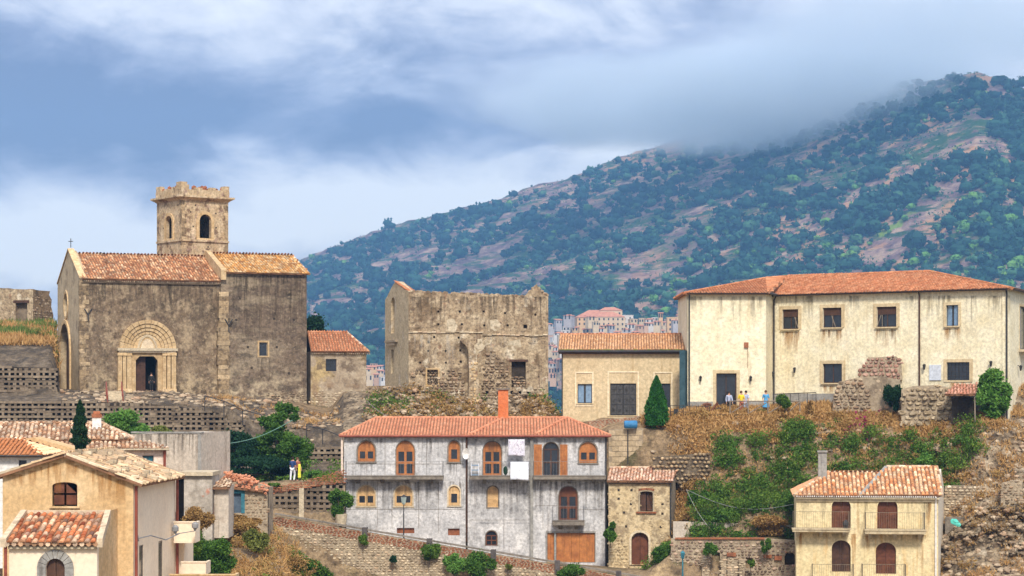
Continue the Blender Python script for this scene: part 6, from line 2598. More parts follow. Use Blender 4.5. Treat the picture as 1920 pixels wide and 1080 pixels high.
# ================================================================== FRONT LEFT OCHRE HOUSE
OF = Fr(5, 94.0, 250, 94.0)
OS = Fr(250, 94.0, 329, 103.0)
oh = thing('ochre_house', 'ochre gabled house with tiled porch roof filling the lower left corner', 'house', OF.pt(2.5, -12, 0))
zl, zr_, za = OF.uz(5, 891)[1], OF.uz(250, 905)[1], OF.uz(122, 853)[1]
ua = OF.uz(122, 853)[0]
wn = OF.arch(98, 145, 904, 949, .14)
mb = MB()
plate(mb, OF, [(0, -14), (OF.L, -14), (OF.L, zr_), (ua, za), (0, zl)], [wn], 0, -.4)
build('front_wall', mb, OCHRE, oh)
o = window(oh, OF, wn, WOODB, GLASS, w=-.12, border=.06, cols=2, rows=2, mull=.09, sill=.08, simat=OCHRE, surround=None)
stains(oh, OF, [(x, x + 30, np.interp(x + 15, [5, 122, 250], [897, 862, 909]), np.interp(x + 15, [5, 122, 250], [897, 862, 909]) + R.uniform(25, 70)) for x in range(15, 225, 24)], S_RUST)
stains(oh, OF, [(92, 150, 953, 962)], S_DARK)
sw1 = OS.rect(261, 269, 1022, 1095)
sw2 = OS.rect(297, 305, 1014, 1095)
mb = MB()
# side eave follows the roof edge
zs0, zs1 = OS.uz(250, 905)[1], OS.uz(329, 897)[1]
plate(mb, OS, [(0, -14), (OS.L, -14), (OS.L, zs0), (0, zs0)], [sw1, sw2], 0, -.3)
build('side_wall', mb, PEACH, oh)
for h in (sw1, sw2):
    window(oh, OS, h, WOODG, GLASS, w=-.02, border=.06, cols=1, surround=None)
mb = MB()
shell(mb, OF, 0, OF.L, -14, min(zl, zr_), OS.L, top=False)
build('rear_walls', mb, OCHRE, oh)
bd = Vector((OS.U.x, OS.U.y, 0)) * (OS.L + .3)
A0 = OF.pt(ua, za + .05, .3)
A1 = A0 + bd
B0 = OF.pt(OF.L + .45, zr_ + .0, .3) + Vector((.0, 0, -.06))
B1 = B0 + bd
oro = roof(oh, [B0, B1, A1, A0], surf('straw_coloured_old_tile', [(.45, .26, .13), (.60, .40, .22), (.72, .53, .33), (.34, .22, .13)], [
    ST((.30, .25, .14), .5, .66, .6, 2.0)], scale=2, bump=.015, objrand=.6), .25, .42, name='right_roof', single=True, limit=280, jit=.035)
C0 = OF.pt(-.5, zl - .1, .3)
roof(oh, [C0 + bd, C0, A0, A1], MATS['straw_coloured_old_tile'], .3, .5, name='left_roof')
ridge_line(oro, A0, A1, TILEP, .12)
mb = MB()
for k in range(26):
    c_ = A0.lerp(A1, R.random()).lerp(B0.lerp(B1, R.random()), R.random()) + Vector((0, 0, .12))
    mb.box(c_.x - .16, c_.x + .16, c_.y - .12, c_.y + .12, c_.z - .04, c_.z + R.uniform(.05, .12))
build('weight_stone', mb, STONEL, oh, kind='stuff')
mb = MB()
for p, q_ in ((C0, A0), (A0, B0)):
    dz = Vector((0, 0, .10))
    dy = Vector((0, .3, 0))
    mb.hexa([p, q_, q_ + dy, p + dy, p + dz, q_ + dz, q_ + dy + dz, p + dy + dz])
build('verge', mb, STONEL, oh)
mb = MB()
OS.box(mb, -.0, OS.L, zs0 - .10, zs0 - .005, .003, .28)
build('side_eaves', mb, STONEL, oh)
for f, u, px in ((OS, .08, 0), (OS, OS.L - .1, 0)):
    mb = MB()
    mb.tube([f.pt(u, zs0 - .15, .11), f.pt(u, -13, .11)], .07, 7)
    build('downpipe', mb, REDP, oh)
# porch
PF = Fr(17, 89.2, 182, 89.2)
pz0 = PF.uz(100, 1016)[1]
pz1 = (HZ - 963) * 91.8 / FOC
pd = 94 - 89.2
pa = PF.arch(86, 122, 1047, 1090, None, 10)
mb = MB()
plate(mb, PF, [(0, -13), (PF.L, -13), (PF.L, pz0), (0, pz0)], [pa], 0, -.35)
build('porch_wall', mb, PEACH, oh)
boarded(oh, PF, pa, WOODD, w=-.15, leaves=2, name='porch_door')
cxp, czp = (pa[0][0] + pa[1][0]) / 2, bbox(pa)[3] - (pa[1][0] - pa[0][0]) / 2
rI, rO = (pa[1][0] - pa[0][0]) / 2, (pa[1][0] - pa[0][0]) / 2 + .36
for k in range(9):
    a0, a1 = math.pi * k / 9 + .02, math.pi * (k + 1) / 9 - .02
    mb = MB()
    plate(mb, PF, [(cxp + rO * math.cos(a0), czp + rO * math.sin(a0)), (cxp + rO * math.cos(a1), czp + rO * math.sin(a1)),
                   (cxp + rI * math.cos(a1), czp + rI * math.sin(a1)), (cxp + rI * math.cos(a0), czp + rI * math.sin(a0))][::1], [], .07, .003)
    build('arch_stone', mb, GREYC, oh)
for sgn in (-1, 1):
    for k in range(2):
        mb = MB()
        a, b = sorted((cxp + sgn * rI, cxp + sgn * rO))
        PF.box(mb, a, b, czp - .5 * (k + 1) + .02, czp - .5 * k, .003, .07)
        build('arch_stone', mb, GREYC, oh)
VERGE = surf('stained_verge_render', [(.55, .42, .27), (.66, .53, .37)], [ST((.32, .22, .13), .52, .66, .7, 2)], scale=2, bump=.01)
# porch slope and its raised edges
q0, q1 = PF.pt(-.05, pz0, .35), PF.pt(PF.L + .05, pz0, .35)
pu0 = PF.uz(0, 0)[0]
T0 = Vector(((50 - CX) * 91.9 / FOC, 91.9, pz1))
T1 = Vector(((197 - CX) * 91.9 / FOC, 91.9, pz1))
pr = roof(oh, [q0, q1, T1, T0], TILER, .265, .36, name='porch_roof', single=True, limit=300, jit=.022)
mb = MB()
for p, q_ in ((q0 + Vector((-.12, 0, 0)), T0 + Vector((-.12, 0, 0))), (q1 + Vector((.12, 0, 0)), T1 + Vector((.12, 0, 0)))):
    dx = Vector((.12, 0, 0))
    dz = Vector((0, 0, .20))
    mb = MB()
    mb.hexa([p - dx - dz, p + dx - dz, q_ + dx - dz, q_ - dx - dz, p - dx + dz * .8, p + dx + dz * .8, q_ + dx + dz * .8, q_ - dx + dz * .8])
    build('porch_verge', mb, VERGE, oh)
mb = MB()
p, q_ = T0, T1
mb.hexa([p + Vector((0, 0, -.3)), q_ + Vector((0, 0, -.3)), q_ + Vector((0, .3, -.3)), p + Vector((0, .3, -.3)),
         p + Vector((0, 0, .12)), q_ + Vector((0, 0, .12)), q_ + Vector((0, .3, .12)), p + Vector((0, .3, .12))])
build('porch_ridge', mb, VERGE, oh)
mb = MB()
n = int(PF.L / .265)
for k in range(n + 1):
    u = k * PF.L / n
    mb.tube([PF.pt(u, pz0 - .07, .0), PF.pt(u, pz0 - .07, .36)], .10, 8)
build('porch_eaves_tile', mb, TILEP, oh, kind='stuff')
mb = MB()
PF.box(mb, 0, PF.L, pz0 - .28, pz0 - .17, .003, .2)
build('porch_cornice', mb, STONEL, oh)
# porch right side wall, reaching back to the house
mb = MB()
a, b = PF.pt(PF.L, -13, 0), Vector((T1.x + .1, 91.9, -13))
c = Vector((T1.x + .15, 94, -13))
for p, q_, zp, zq in ((a, b, pz0, pz1 + .1), (b, c, pz1 + .1, pz1 + .1)):
    mb.quad(p, q_, Vector((q_.x, q_.y, zq)), Vector((p.x, p.y, zp)))
a2, b2 = PF.pt(0, -13, 0), Vector((T0.x, 91.9, -13))
mb.quad(b2, a2, Vector((a2.x, a2.y, pz0)), Vector((b2.x, b2.y, pz1)))
mb.quad(Vector((T0.x, 92.1, -13)), Vector((T1.x, 92.1, -13)), Vector((T1.x, 92.1, pz1)), Vector((T0.x, 92.1, pz1)))
build('porch_side_wall', mb, OCHRE, oh)
mb = MB()
mb.tube([PF.pt(-.1, pz0 - .1, .2), PF.pt(-.1, -13, .2)], .07, 7)
build('downpipe', mb, REDP, oh)
# wall bracket with two lamps
lb = thing('wall_lamp', 'ornate grey bracket with two bell shaped lamps on the pinkish side wall', 'lamp', OS.px(262, 1010, 0, 0))
mb = MB()
p = [OS.px(256, 1010, 0, .02), OS.px(268, 1004, 0, .35), OS.px(282, 1012, 0, .7), OS.px(296, 1000, 0, 1.0)]
mb.tube(p, .028, 6)
mb.tube([OS.px(256, 1003, 0, .02), OS.px(258, 1014, 0, .02)], .05, 6)
build('arm', mb, RAILG, lb)
for x, y, wv in ((292, 990, .9), (314, 984, 1.3)):
    c_ = OS.px(x, y, 0, wv)
    mb = MB()
    mb.tube([c_ + Vector((0, 0, .14)), c_ + Vector((0, 0, .04)), c_ - Vector((0, 0, .14))], [.06, .16, .15], 10)
    mb.tube([c_ - Vector((0, 0, .14)), c_ - Vector((0, 0, .28))], [.10, .04], 8)
    mb.tube([c_ - Vector((0, 0, .28)), p[3]], .02, 5)
    build('lamp_head', mb, RAILG, lb)
# balconies projecting from the hidden right side
for (x0, x1, y0, y1, Y) in ((326, 366, 980, 1018, 102.0), (340, 386, 1055, 1078, 101.0), (318, 440, 1079, 1100, 98.0)):
    f = Fr(x0, Y, x1, Y)
    mb = MB()
    u1 = f.L
    z1, z0 = f.uz(x0, y0)[1], f.uz(x0, y1)[1]
    f.box(mb, 0, u1, z0, z0 + .12, -1.6, .05)
    f.box(mb, 0, u1, z0 + .121, z1, -.12, 0)
    f.box(mb, u1 - .12, u1, z0 + .121, z1, -1.6, -.121)
    f.box(mb, -.02, u1 + .05, z1 + .001, z1 + .06, -.16, .04)
    build('balcony', mb, PEACH if y0 < 1079 else OCHRE, oh)
mb = MB()
f = Fr(325, 103.2, 345, 103.2)
f.box(mb, 0, f.L, -14, f.uz(330, 1000)[1], -3, 0)
build('rear_bay', mb, PEACH, oh)

# ================================================================== HOUSES BEHIND, LEFT
RH = Fr(-80, 119.0, 312, 121.0)
rh = thing('long_tiled_house', 'long cream house with weathered pale tile roofs and red downpipe behind the ochre gable', 'house', RH.pt(6, -6, 0))
ze = RH.uz(200, 841)[1]
wn = RH.rect(267, 288, 854, 874)
mb = MB()
plate(mb, RH, [(0, -10), (RH.L, -10), (RH.L, ze), (0, ze)], [wn], 0, -.35)
build('wall', mb, PINKW, rh)
o = window(rh, RH, wn, WOODD, TEAL, w=-.08, cols=2, border=.05, mull=.03)
mb = MB()
shell(mb, RH, 0, RH.L, -10, ze, 9, top=False)
build('rear_walls', mb, PINKW, rh)
z2 = RH.uz(200, 829, -1.4)[1]
a, b = RH.pt(-.3, ze, .35), RH.pt(RH.L + .15, ze, .35)
c, d_ = RH.pt(RH.L - .9, z2, -1.4), RH.pt(-.3, z2, -1.4)
roof(rh, [a, b, c, d_], TILEP, .24, .4, name='lower_roof', jit=.02)
z3 = RH.uz(200, 824, -1.5)[1]
z4 = RH.uz(100, 793, -5.2)[1]
u_e = RH.uz(248, 824, -1.5)[0]
u_r = RH.uz(190, 793, -5.2)[0]
mb = MB()
RH.box(mb, -.2, u_e - .1, z2 - .3, z3 - .02, -8, -1.6)
build('upper_wall', mb, OLDWHITE, rh)
r2 = roof(rh, [RH.pt(-.3, z3, -1.3), RH.pt(u_e, z3, -1.3), RH.pt(u_r, z4, -5.2), RH.pt(-.3, z4, -5.2)], TILEP, .25, .42, name='upper_roof', jit=.03)
roof(rh, [RH.pt(u_e, z3, -1.3), RH.pt(u_e, z3, -9), RH.pt(u_r, z4, -5.2)], TILEP, .25, .42, name='upper_roof', jit=.03)
roof(rh, [RH.pt(u_e, z3, -9), RH.pt(-.3, z3, -9), RH.pt(-.3, z4, -5.2), RH.pt(u_r, z4, -5.2)], TILEP, .3, .5, name='rear_roof')
ridge_line(r2, RH.pt(-.3, z4, -5.2), RH.pt(u_r, z4, -5.2), TILEP)
ridge_line(r2, RH.pt(u_e, z3, -1.3), RH.pt(u_r, z4, -5.2), TILEP)
mb = MB()
RH.boxpx(mb, 173, 190, 783, 805, -4.2, -3.7, wp=-4)
ch = build('chimney', mb, WHITEP, rh)
mb = MB()
RH.boxpx(mb, 172, 191, 776, 783, -4.25, -3.65, wp=-4)
RH.boxpx(mb, 175, 188, 771, 776, -4.15, -3.75, wp=-4)
build('chimney_top', mb, BRICK, ch)
mb = MB()
mb.tube([RH.pt(RH.L - .1, ze - .1, .1), RH.pt(RH.L - .1, -9, .1)], .08, 6)
build('downpipe', mb, REDP, rh)
mb = MB()
mb.tube([RH.pt(-.2, ze - .05, .42), RH.pt(RH.L + .15, ze - .05, .42)], .05, 6)
build('gutter', mb, STONEL, rh)
# small house at the far left edge
LH = Fr(-60, 112.0, 78, 112.0)
lh = thing('small_white_house', 'small white walled house with orange tile roof at the left edge', 'house', LH.pt(2, -6, 0))
ze = LH.uz(30, 853)[1]
wn = LH.rect(35, 50, 863, 877)
mb = MB()
plate(mb, LH, [(0, -9), (LH.L, -9), (LH.L, ze), (0, ze)], [wn], 0, -.3)
shell(mb, LH, 0, LH.L, -9, ze, 5, top=False)
build('wall', mb, WHITEP, lh)
window(lh, LH, wn, IRON, GLASS, w=-.1, cols=2)
zr_ = LH.uz(0, 818, -2.6)[1]
a, b = LH.pt(-.3, ze, .4), LH.pt(LH.L + .1, ze, .4)
c, d_ = LH.pt(LH.uz(40, 818, -2.6)[0], zr_ - .2, -2.6), LH.pt(-.3, zr_, -2.6)
roof(lh, [a, b, c, d_], TILEY, .22, .38, name='roof', jit=.02)
roof(lh, [b, LH.pt(LH.L + .1, ze, -5.4), c], TILEY, .25, .4, name='roof')
roof(lh, [LH.pt(LH.L + .1, ze, -5.4), LH.pt(-.3, ze, -5.4), d_, c], TILEY, .25, .4, name='roof')
mb = MB()
mb.tube([LH.pt(-.2, ze - .04, .44), LH.pt(LH.L + .1, ze - .04, .44)], .05, 6)
build('gutter', mb, IRON, lh)
g = Fr(48, 118.0, 172, 118.0)
mb = MB()
plate(mb, g, [g.uz(*p) for p in ((48, 905), (172, 905), (172, 853), (120, 836), (62, 820), (48, 822))], [], 0, -2, back=True)
o = build('sloping_gable_wall', mb, OCHRE, None)
tag(o, 'blank ochre wall with sloping top left of the cypress', 'wall')
# blank wall building
VB = Fr(246, 131.0, 377, 130.0)
vb = thing('blank_walled_building', 'pale stained windowless wall block right of the long tiled house', 'building', VB.pt(2, -6, 0))
mb = MB()
tp = [(377, 811), (350, 812), (320, 811), (290, 813), (246, 814)]
plate(mb, VB, [VB.uz(*p) for p in ((246, 960), (377, 960), *tp)], [], 0, -5, back=True)
build('wall', mb, OLDWHITE, vb)
mb = MB()
VB.boxpx(mb, 246, 378, 809.5, 812.5, -.4, .06)
build('coping', mb, GREYC, vb)
VB2 = Fr(377, 130.0, 383, 134.0)
mb = MB()
plate(mb, VB2, [VB2.uz(*p) for p in ((377, 950), (383, 950), (383, 812), (377, 811))], [], .01, -.2)
build('side_wall', mb, GREYC, vb)
stains(vb, VB, [(x, x + 24, 814, R.uniform(835, 880)) for x in range(248, 362, 15)], S_DARK)
# low ruined sheds
SH = Fr(334, 124.0, 420, 124.0)
sd_ = thing('low_shed', 'low flat roofed grey shed between the ochre house and the broken tile roof', 'shed', SH.pt(1, -7, 0))
mb = MB()
plate(mb, SH, [SH.uz(*p) for p in ((345, 1030), (398, 1030), (398, 893), (345, 893))], [], 0, -3, back=True)
build('wall', mb, surf('patched_grey_render', [(.30, .26, .21), (.48, .42, .34)], [ST((.45, .15, .08), .60, .64, .8, .9), ST((.60, .54, .46), .5, .6, .6, .5)], scale=1, bump=.03), sd_)
mb = MB()
SH.boxpx(mb, 333, 400, 885, 892, -3.2, .25)
build('roof_slab', mb, STONEL, sd_)
mb = MB()
SH.boxpx(mb, 334, 346, 894, 1020, -3.0, -.2)
build('dark_opening', mb, DARK, sd_)
mb = MB()
SH.boxpx(mb, 399, 426, 912, 1010, -3.0, -.6)
build('side_bay', mb, OLDWHITE, sd_)
roof(sd_, [SH.px(398, 914, 0, -.2), SH.px(430, 914, 0, -.2), SH.px(426, 902, 0, -2.4), SH.px(402, 902, 0, -2.4)], TILEP, .2, .34, jit=.04)
# blue door lean-to with collapsed tiles
BL = Fr(424, 132.0, 502, 132.0)
bl = thing('lean_to', 'tumbledown lean-to with blue painted door under collapsed orange tiles', 'lean-to', BL.pt(1, -7.5, 0))
bd_ = BL.rect(434, 459, 914, 962)
mb = MB()
plate(mb, BL, [BL.uz(*p) for p in ((424, 1020), (502, 1020), (502, 912), (470, 902), (424, 905))], [bd_], 0, -.4)
shell(mb, BL, 0, BL.L, -10, BL.uz(470, 915)[1], 3, top=False)
build('wall', mb, MORTAR, bl)
u0, u1, z0, z1 = bbox(bd_)
mb = MB()
BL.box(mb, u0, u1, z1 - .35, z1, -.15, .05)
BL.box(mb, u1 - .22, u1, z0, z1 - .36, -.15, .04)
build('door_frame', mb, TEAL, bl)
mb = MB()
BL.box(mb, u0, u1 - .23, z0, z1 - .36, -.25, -.18)
build('door', mb, surf('blue_grey_door', [(.08, .11, .15), (.12, .16, .20)], scale=2, bump=.01), bl)
a, b = BL.px(424, 912, 0, .3), BL.px(500, 920, 0, .3)
o = roof(bl, [a, b, BL.px(470, 893, -2.5), BL.px(424, 884, -2.5)], TILEN, .22, .36, name='roof', jit=.06, skip=.12)
mb = MB()
for k in range(120):
    x = R.uniform(420, 500)
    c_ = BL.px(x, np.interp(x, [420, 450, 500], [890, 897, 915]) + R.uniform(-4, 10), 0, R.uniform(-1.5, .4))
    an = R.uniform(0, 6.28)
    d_ = Vector((math.cos(an) * .2, .05, math.sin(an) * .1))
    mb.tube([c_, c_ + d_], [.09, .07], 5)
build('fallen_tile', mb, TILEN, bl, kind='stuff')
mb = MB()
rubble(mb, BL, ((424, 985), (502, 985), (502, 935), (462, 925), (424, 940)), holes=[bd_], sx=.28, sz=.18, out=.05, fill=1, jit=.5)
build('exposed_stone', mb, STONE, bl, kind='stuff')

# ================================================================== LANE WALL AND PARAPET
LN = Fr(515, 140.4, 1205, 139.6)
lw = thing('lane_retaining_wall', 'rubble retaining wall with sloping red brick parapet below the concrete house', 'retaining wall', LN.pt(12, -14, 0))
mb = MB()
pl = [LN.uz(*p) for p in ((515, 1130), (1205, 1130), (1205, 1104), (515, 985))]
plate(mb, LN, pl, [], 0, -.8)
build('wall', mb, MORTAR, lw)
mb = MB()
rubble(mb, LN, ((515, 1100), (1205, 1110), (1205, 1107), (1000, 1068), (700, 1016), (560, 992), (515, 986)), sx=.27, sz=.17, out=.06, jit=.6, gap=.03)
build('wall_stone', mb, STONEL, lw, kind='stuff')
mb = MB()
rubble(mb, LN, ((515, 985), (1205, 1104), (1205, 1088), (515, 969)), sx=.26, sz=.085, w=.02, out=.02, gap=.012, jit=.12)
build('parapet_brick', mb, BRICK, lw, kind='stuff')
mb = MB()
plate(mb, LN, [LN.uz(*p) for p in ((515, 985.5), (1205, 1104.5), (1205, 1087), (515, 968))], [], .0, -.3, back=True)
build('parapet', mb, MORTAR, lw)
for k in range(23):
    x0, x1 = 515 + k * 30, 515 + (k + 1) * 30 - .6
    mb = MB()
    a0, a1 = LN.px(x0, parapet_top(x0), 0, .08), LN.px(x1, parapet_top(x1), 0, .08)
    b0, b1 = a0 - LN.N.to_3d() * .46, a1 - LN.N.to_3d() * .46
    dz = Vector((0, 0, .10 + R.uniform(-.015, .015)))
    mb.hexa([a0, a1, b1, b0, a0 + dz, a1 + dz, b1 + dz, b0 + dz])
    build('coping_slab', mb, CONCD, lw)
for x in (684, 805, 925, 1045, 1160):
    mb = MB()
    y = parapet_top(x)
    LN.boxpx(mb, x - 5, x + 5, y - 5, y + 19, -.4, .14)
    build('pier', mb, surf('dark_pier_stone', [(.07, .06, .055), (.13, .11, .10)], scale=2, bump=.02) if 'dark_pier_stone' not in MATS else MATS['dark_pier_stone'], lw)

# lane lamp in front of the concrete house
sl = thing('street_lamp', 'slim street lamp with glass lantern standing in front of the concrete house', 'street lamp', P(757, 1030, 142))
mb = MB()
b_, t_ = P(757, 1030, 142), P(757, 946, 142)
mb.tube([b_, b_ + Vector((0, 0, .4)), t_], [.07, .05, .03], 8)
build('post', mb, IRON, sl)
mb = MB()
mb.tube([t_, t_ + Vector((0, 0, .1)), t_ + Vector((0, 0, .45)), t_ + Vector((0, 0, .5))], [.08, .14, .2, .2], 6)
build('lantern', mb, surf('milky_glass', [(.35, .42, .38), (.45, .52, .46)], bump=0, rough=.3), sl)
mb = MB()
mb.tube([t_ + Vector((0, 0, .5)), t_ + Vector((0, 0, .66))], [.23, .03], 6)
build('lantern_cap', mb, IRON, sl)
sl = thing('street_lamp', 'green street lamp before the ruined stone wall by the small round tree', 'street lamp', P(1280, 1090, 143))
mb = MB()
b_, t_ = P(1280, 1100, 143), P(1280, 1048, 143)
mb.tube([b_, t_], [.07, .04], 8)
build('post', mb, TEAL, sl)
mb = MB()
mb.tube([t_, t_ + Vector((0, 0, .1)), t_ + Vector((0, 0, .42)), t_ + Vector((0, 0, .55))], [.08, .12, .17, .03], 6)
build('lantern', mb, TEAL, sl)

# ================================================================== TERRACE WALLS, RIGHT OF THE STONE HOUSE
T1 = Fr(1262, 148.0, 1492, 147.2)
tw1 = thing('garden_wall', 'pale plastered garden wall on the terrace right of the stone house', 'wall', T1.pt(4, T1.uz(1370, 1012)[1], 0))
mb = MB()
plate(mb, T1, [T1.uz(*p) for p in ((1262, 1020), (1492, 1020), (1492, 984), (1400, 982), (1330, 979), (1262, 978))], [], 0, -.4)
build('wall', mb, OLDWHITE, tw1)
for x in (1292, 1342, 1405, 1460):
    mb = MB()
    T1.boxpx(mb, x - 2.5, x + 2.5, 979, 1014, .003, .12)
    build('pier', mb, STONEL, tw1)
T0_ = Fr(1348, 150.2, 1496, 149.0)
o_ = MB()
plate(o_, T0_, [T0_.uz(*p) for p in ((1348, 985), (1496, 985), (1496, 948), (1420, 948), (1348, 950))], [], 0, -.4)
tw0 = build('terrace_wall', o_, MORTAR, None)
tag(tw0, 'upper grey stone terrace wall under the green bank with a pale pier', 'wall')
mb = MB()
rubble(mb, T0_, ((1350, 983), (1494, 983), (1494, 950), (1350, 952)), sx=.35, sz=.2, out=.05, fill=.9)
build('stone_facing', mb, STONE, tw0, kind='stuff')
mb = MB()
T0_.boxpx(mb, 1397, 1403, 948, 984, .003, .15)
build('pier', mb, STONEL, tw0)
T2 = Fr(1258, 145.0, 1494, 144.2)
rs = thing('ruined_stone_wall', 'long ruined rubble wall with small doorways at the bottom beside the stone house', 'wall', T2.pt(4, T2.uz(1370, 1085)[1], 0))
dd = T2.rect(1334, 1350, 1036, 1072)
dn = T2.rect(1398, 1412, 1046, 1066)
da = T2.arch(1471, 1491, 1035, 1060)
mb = MB()
plate(mb, T2, [T2.uz(*p) for p in ((1258, 1110), (1494, 1110), (1494, 1014), (1430, 1010), (1340, 1009), (1258, 1010))], [dd, dn, da], 0, -.6)
build('wall', mb, MORTAR, rs)
mb = MB()
for h in (dd, dn, da):
    mb.add([T2.pt(p[0], p[1], -.5) for p in h], [tuple(range(len(h)))])
build('opening_back', mb, HOLE_SHADE, rs)
mb = MB()
rubble(mb, T2, ((1258, 1108), (1494, 1108), (1494, 1016), (1430, 1013), (1340, 1012), (1258, 1013)), holes=[dd, dn, da], sx=.3, sz=.19, out=.08, fill=.97, jit=.45)
build('wall_stone', mb, surf('purple_brown_stone', [(.16, .11, .085), (.32, .235, .17), (.48, .38, .27), (.36, .20, .14)], [ST((.10, .07, .05), .55, .7, .6, 1.2)],
                             scale=2.0, bump=.05, bscale=8, island=.65), rs, kind='stuff')
for k in range(15):
    mb = MB()
    x = 1266 + k * 11.2
    T2.boxpx(mb, x, x + 10.6, 1008, 1011, -.2, .12)
    build('brick_coping', mb, BRICK, rs)
for x0, x1, y0, y1 in ((1363, 1380, 1036, 1043), (1432, 1447, 1040, 1046), (1452, 1466, 1042, 1050)):
    mb = MB()
    T2.boxpx(mb, x0, x1, y0, y1, .05, .2)
    build('brick_lintel', mb, BRICK, rs)
for x0, x1, y0, y1 in ((1316, 1330, 1045, 1092), (1352, 1362, 1046, 1080), (1364, 1382, 1046, 1095), (1386, 1396, 1050, 1090)):
    mb = MB()
    T2.boxpx(mb, x0, x1, y0, y1, .003, .35)
    o = build('stone_pier', mb, MORTAR, rs)
    mb = MB()
    rubble(mb, T2, ((x0, y1), (x1, y1), (x1, y0), (x0, y0)), sx=.3, sz=.16, w=.35, out=.05)
    build('pier_stone', mb, STONEL, o, kind='stuff')
# honeycomb patch of rounded stones on the bank
HC = Fr(1222, 151.2, 1332, 150.9)
mb = MB()
hp = ((1222, 858), (1330, 850), (1332, 880), (1322, 900), (1310, 935), (1285, 930), (1270, 905), (1228, 888))
plate(mb, HC, [HC.uz(*p) for p in (hp[::-1])], [], -.05, -1.0)
hc = build('honeycomb_bank_wall', mb, BANK, None)
tag(hc, 'pale honeycomb stone revetment under the dry grass above the stone house', 'retaining wall')
hpu = [HC.uz(*p) for p in hp]
n = 0
for j in range(12):
    for i in range(16):
        px, py = 1222 + i * 8.2 + (4.1 if j % 2 else 0), 852 + j * 7.6
        u, z = HC.uz(px, py)
        if not pin(hpu, u, z) or R.random() < .12:
            continue
        n += 1
        mb = MB()
        mb.ball(HC.pt(u + R.uniform(-.03, .03), z + R.uniform(-.03, .03), 0), R.uniform(.11, .15), 6, 4, (1.0, .9, .75), .2)
        build('stone', mb, QUOIN, hc)

# stone walls at lower right
for nm, lab, fa, poly in (
    ('a', 'rough dry stone wall right of the yellow house roof', Fr(1772, 146.0, 1868, 144.5),
     ((1768, 985), (1868, 985), (1866, 925), (1850, 912), (1772, 911))),
    ('b', 'broken stone wall stub with flat top at the right edge below the rocks', Fr(1874, 143.0, 1925, 142.5),
     ((1876, 952), (1918, 952), (1916, 905), (1905, 900), (1878, 906)))):
    mb = MB()
    plate(mb, fa, [fa.uz(*p) for p in poly], [], 0, -1.2, back=True)
    o = build('dry_stone_wall', mb, MORTAR, None)
    tag(o, lab, 'wall')
    mb = MB()
    rubble(mb, fa, poly, sx=.32, sz=.18, out=.07, fill=.95, jit=.4)
    build('wall_stone', mb, STONEL if nm == 'a' else STONE, o, kind='stuff')
mb = MB()
f = Fr(1772, 144.5, 1830, 144.0)
plate(mb, f, [f.uz(*p) for p in ((1772, 1010), (1830, 1005), (1838, 970), (1772, 970))], [], 0, -.6, back=True)
o = build('concrete_retaining_stub', mb, CONCD, None)
tag(o, 'dark smooth concrete wall stub with a turquoise net beside the yellow house', 'wall')
mb = MB()
a = P(1789, 985, 143.2)
for k in range(6):
    mb.ball(a + Vector((.12 * k, 0, .25 - .09 * k)), .20 - .025 * k, 7, 5, (1.2, .6, 1.0), .2)
tag(build('turquoise_net', mb, surf('turquoise_net_cloth', [(.10, .55, .45), (.18, .65, .55)], bump=.02, rough=1), None), 'crumpled turquoise net lying on the concrete stub right of the yellow house', 'net')

# ================================================================== ROCK FACES at right
def rockface(name, lab, pts_px, Y, n, m, relief, seed, matr=ROCK, lean=2.0, kind='structure'):
    """pts_px: (x, top row, bottom row)"""
    xs_ = [p[0] for p in pts_px]
    mb = MB()
    f = Fr(xs_[0], Y[0], xs_[-1], Y[1])
    for j in range(m + 1):
        for i in range(n + 1):
            x = xs_[0] + (xs_[-1] - xs_[0]) * i / n
            t_, b_ = np.interp(x, xs_, [p[1] for p in pts_px]), np.interp(x, xs_, [p[2] for p in pts_px])
            g = j / m
            u, z = f.uz(x, b_ + (t_ - b_) * g)
            q_ = Vector((u * .55, z * .8, seed))
            wv = -lean * g + relief * mn.fractal(q_, .75, 2.1, 7)
            c_ = mn.cell(q_ * 2.2) if False else mn.voronoi(q_ * 1.6)[0][0]
            wv += relief * .45 * (c_ - .5) + .28 * mn.fractal(q_ * 3.1, .6, 2.1, 4) + .3 * (mn.voronoi(q_ * 4.0)[0][0] - .3)
            wv -= (1.2 if g == 1 else 0)
            mb.v.append(tuple(f.pt(u, z + .05 * math.sin(x), wv)))
    for j in range(m):
        for i in range(n):
            mb.f.append((j * (n + 1) + i, j * (n + 1) + i + 1, (j + 1) * (n + 1) + i + 1, (j + 1) * (n + 1) + i))
    vs_ = [Vector(v) for v in mb.v]
    o = build(name, mb, matr, None, smooth=True, kind=kind)
    rub, tuf = MB(), []
    for v in R.sample(vs_, 1100):
        s_ = R.uniform(.05, .2)
        rub.ball(v + Vector((0, -.02, 0)), s_, 6, 4, (1.3, 1, .8), .25)
    for v in R.sample(vs_, 700):
        if mn.noise(v * .45 + Vector((seed, 0, 0))) > .0:
            for _ in range(16):
                tuf.append((v.x + R.gauss(0, .2), v.y - R.uniform(0, .25), v.z + R.gauss(.1, .12)))
    build('rock_debris', rub, STONE, None, kind='stuff')
    npmesh('rock_tufts', leaves(tuf, .2, 3, .8, .3), 3, GRASSD if seed < 5 else L_RUST, None, kind='stuff')
    return o


rockface('rock_face', '', [(1740, 850, 920), (1790, 800, 930), (1850, 790, 940), (1920, 796, 930), (2100, 790, 930)], (148.4, 146.0), 150, 60, 1.1, 1.5)
rockface('rock_face', '', [(1765, 1020, 1130), (1800, 990, 1130), (1850, 955, 1130), (1900, 950, 1130), (1960, 930, 1130), (2100, 930, 1130)], (141.0, 139.0), 150, 80, 1.2, 7.5)

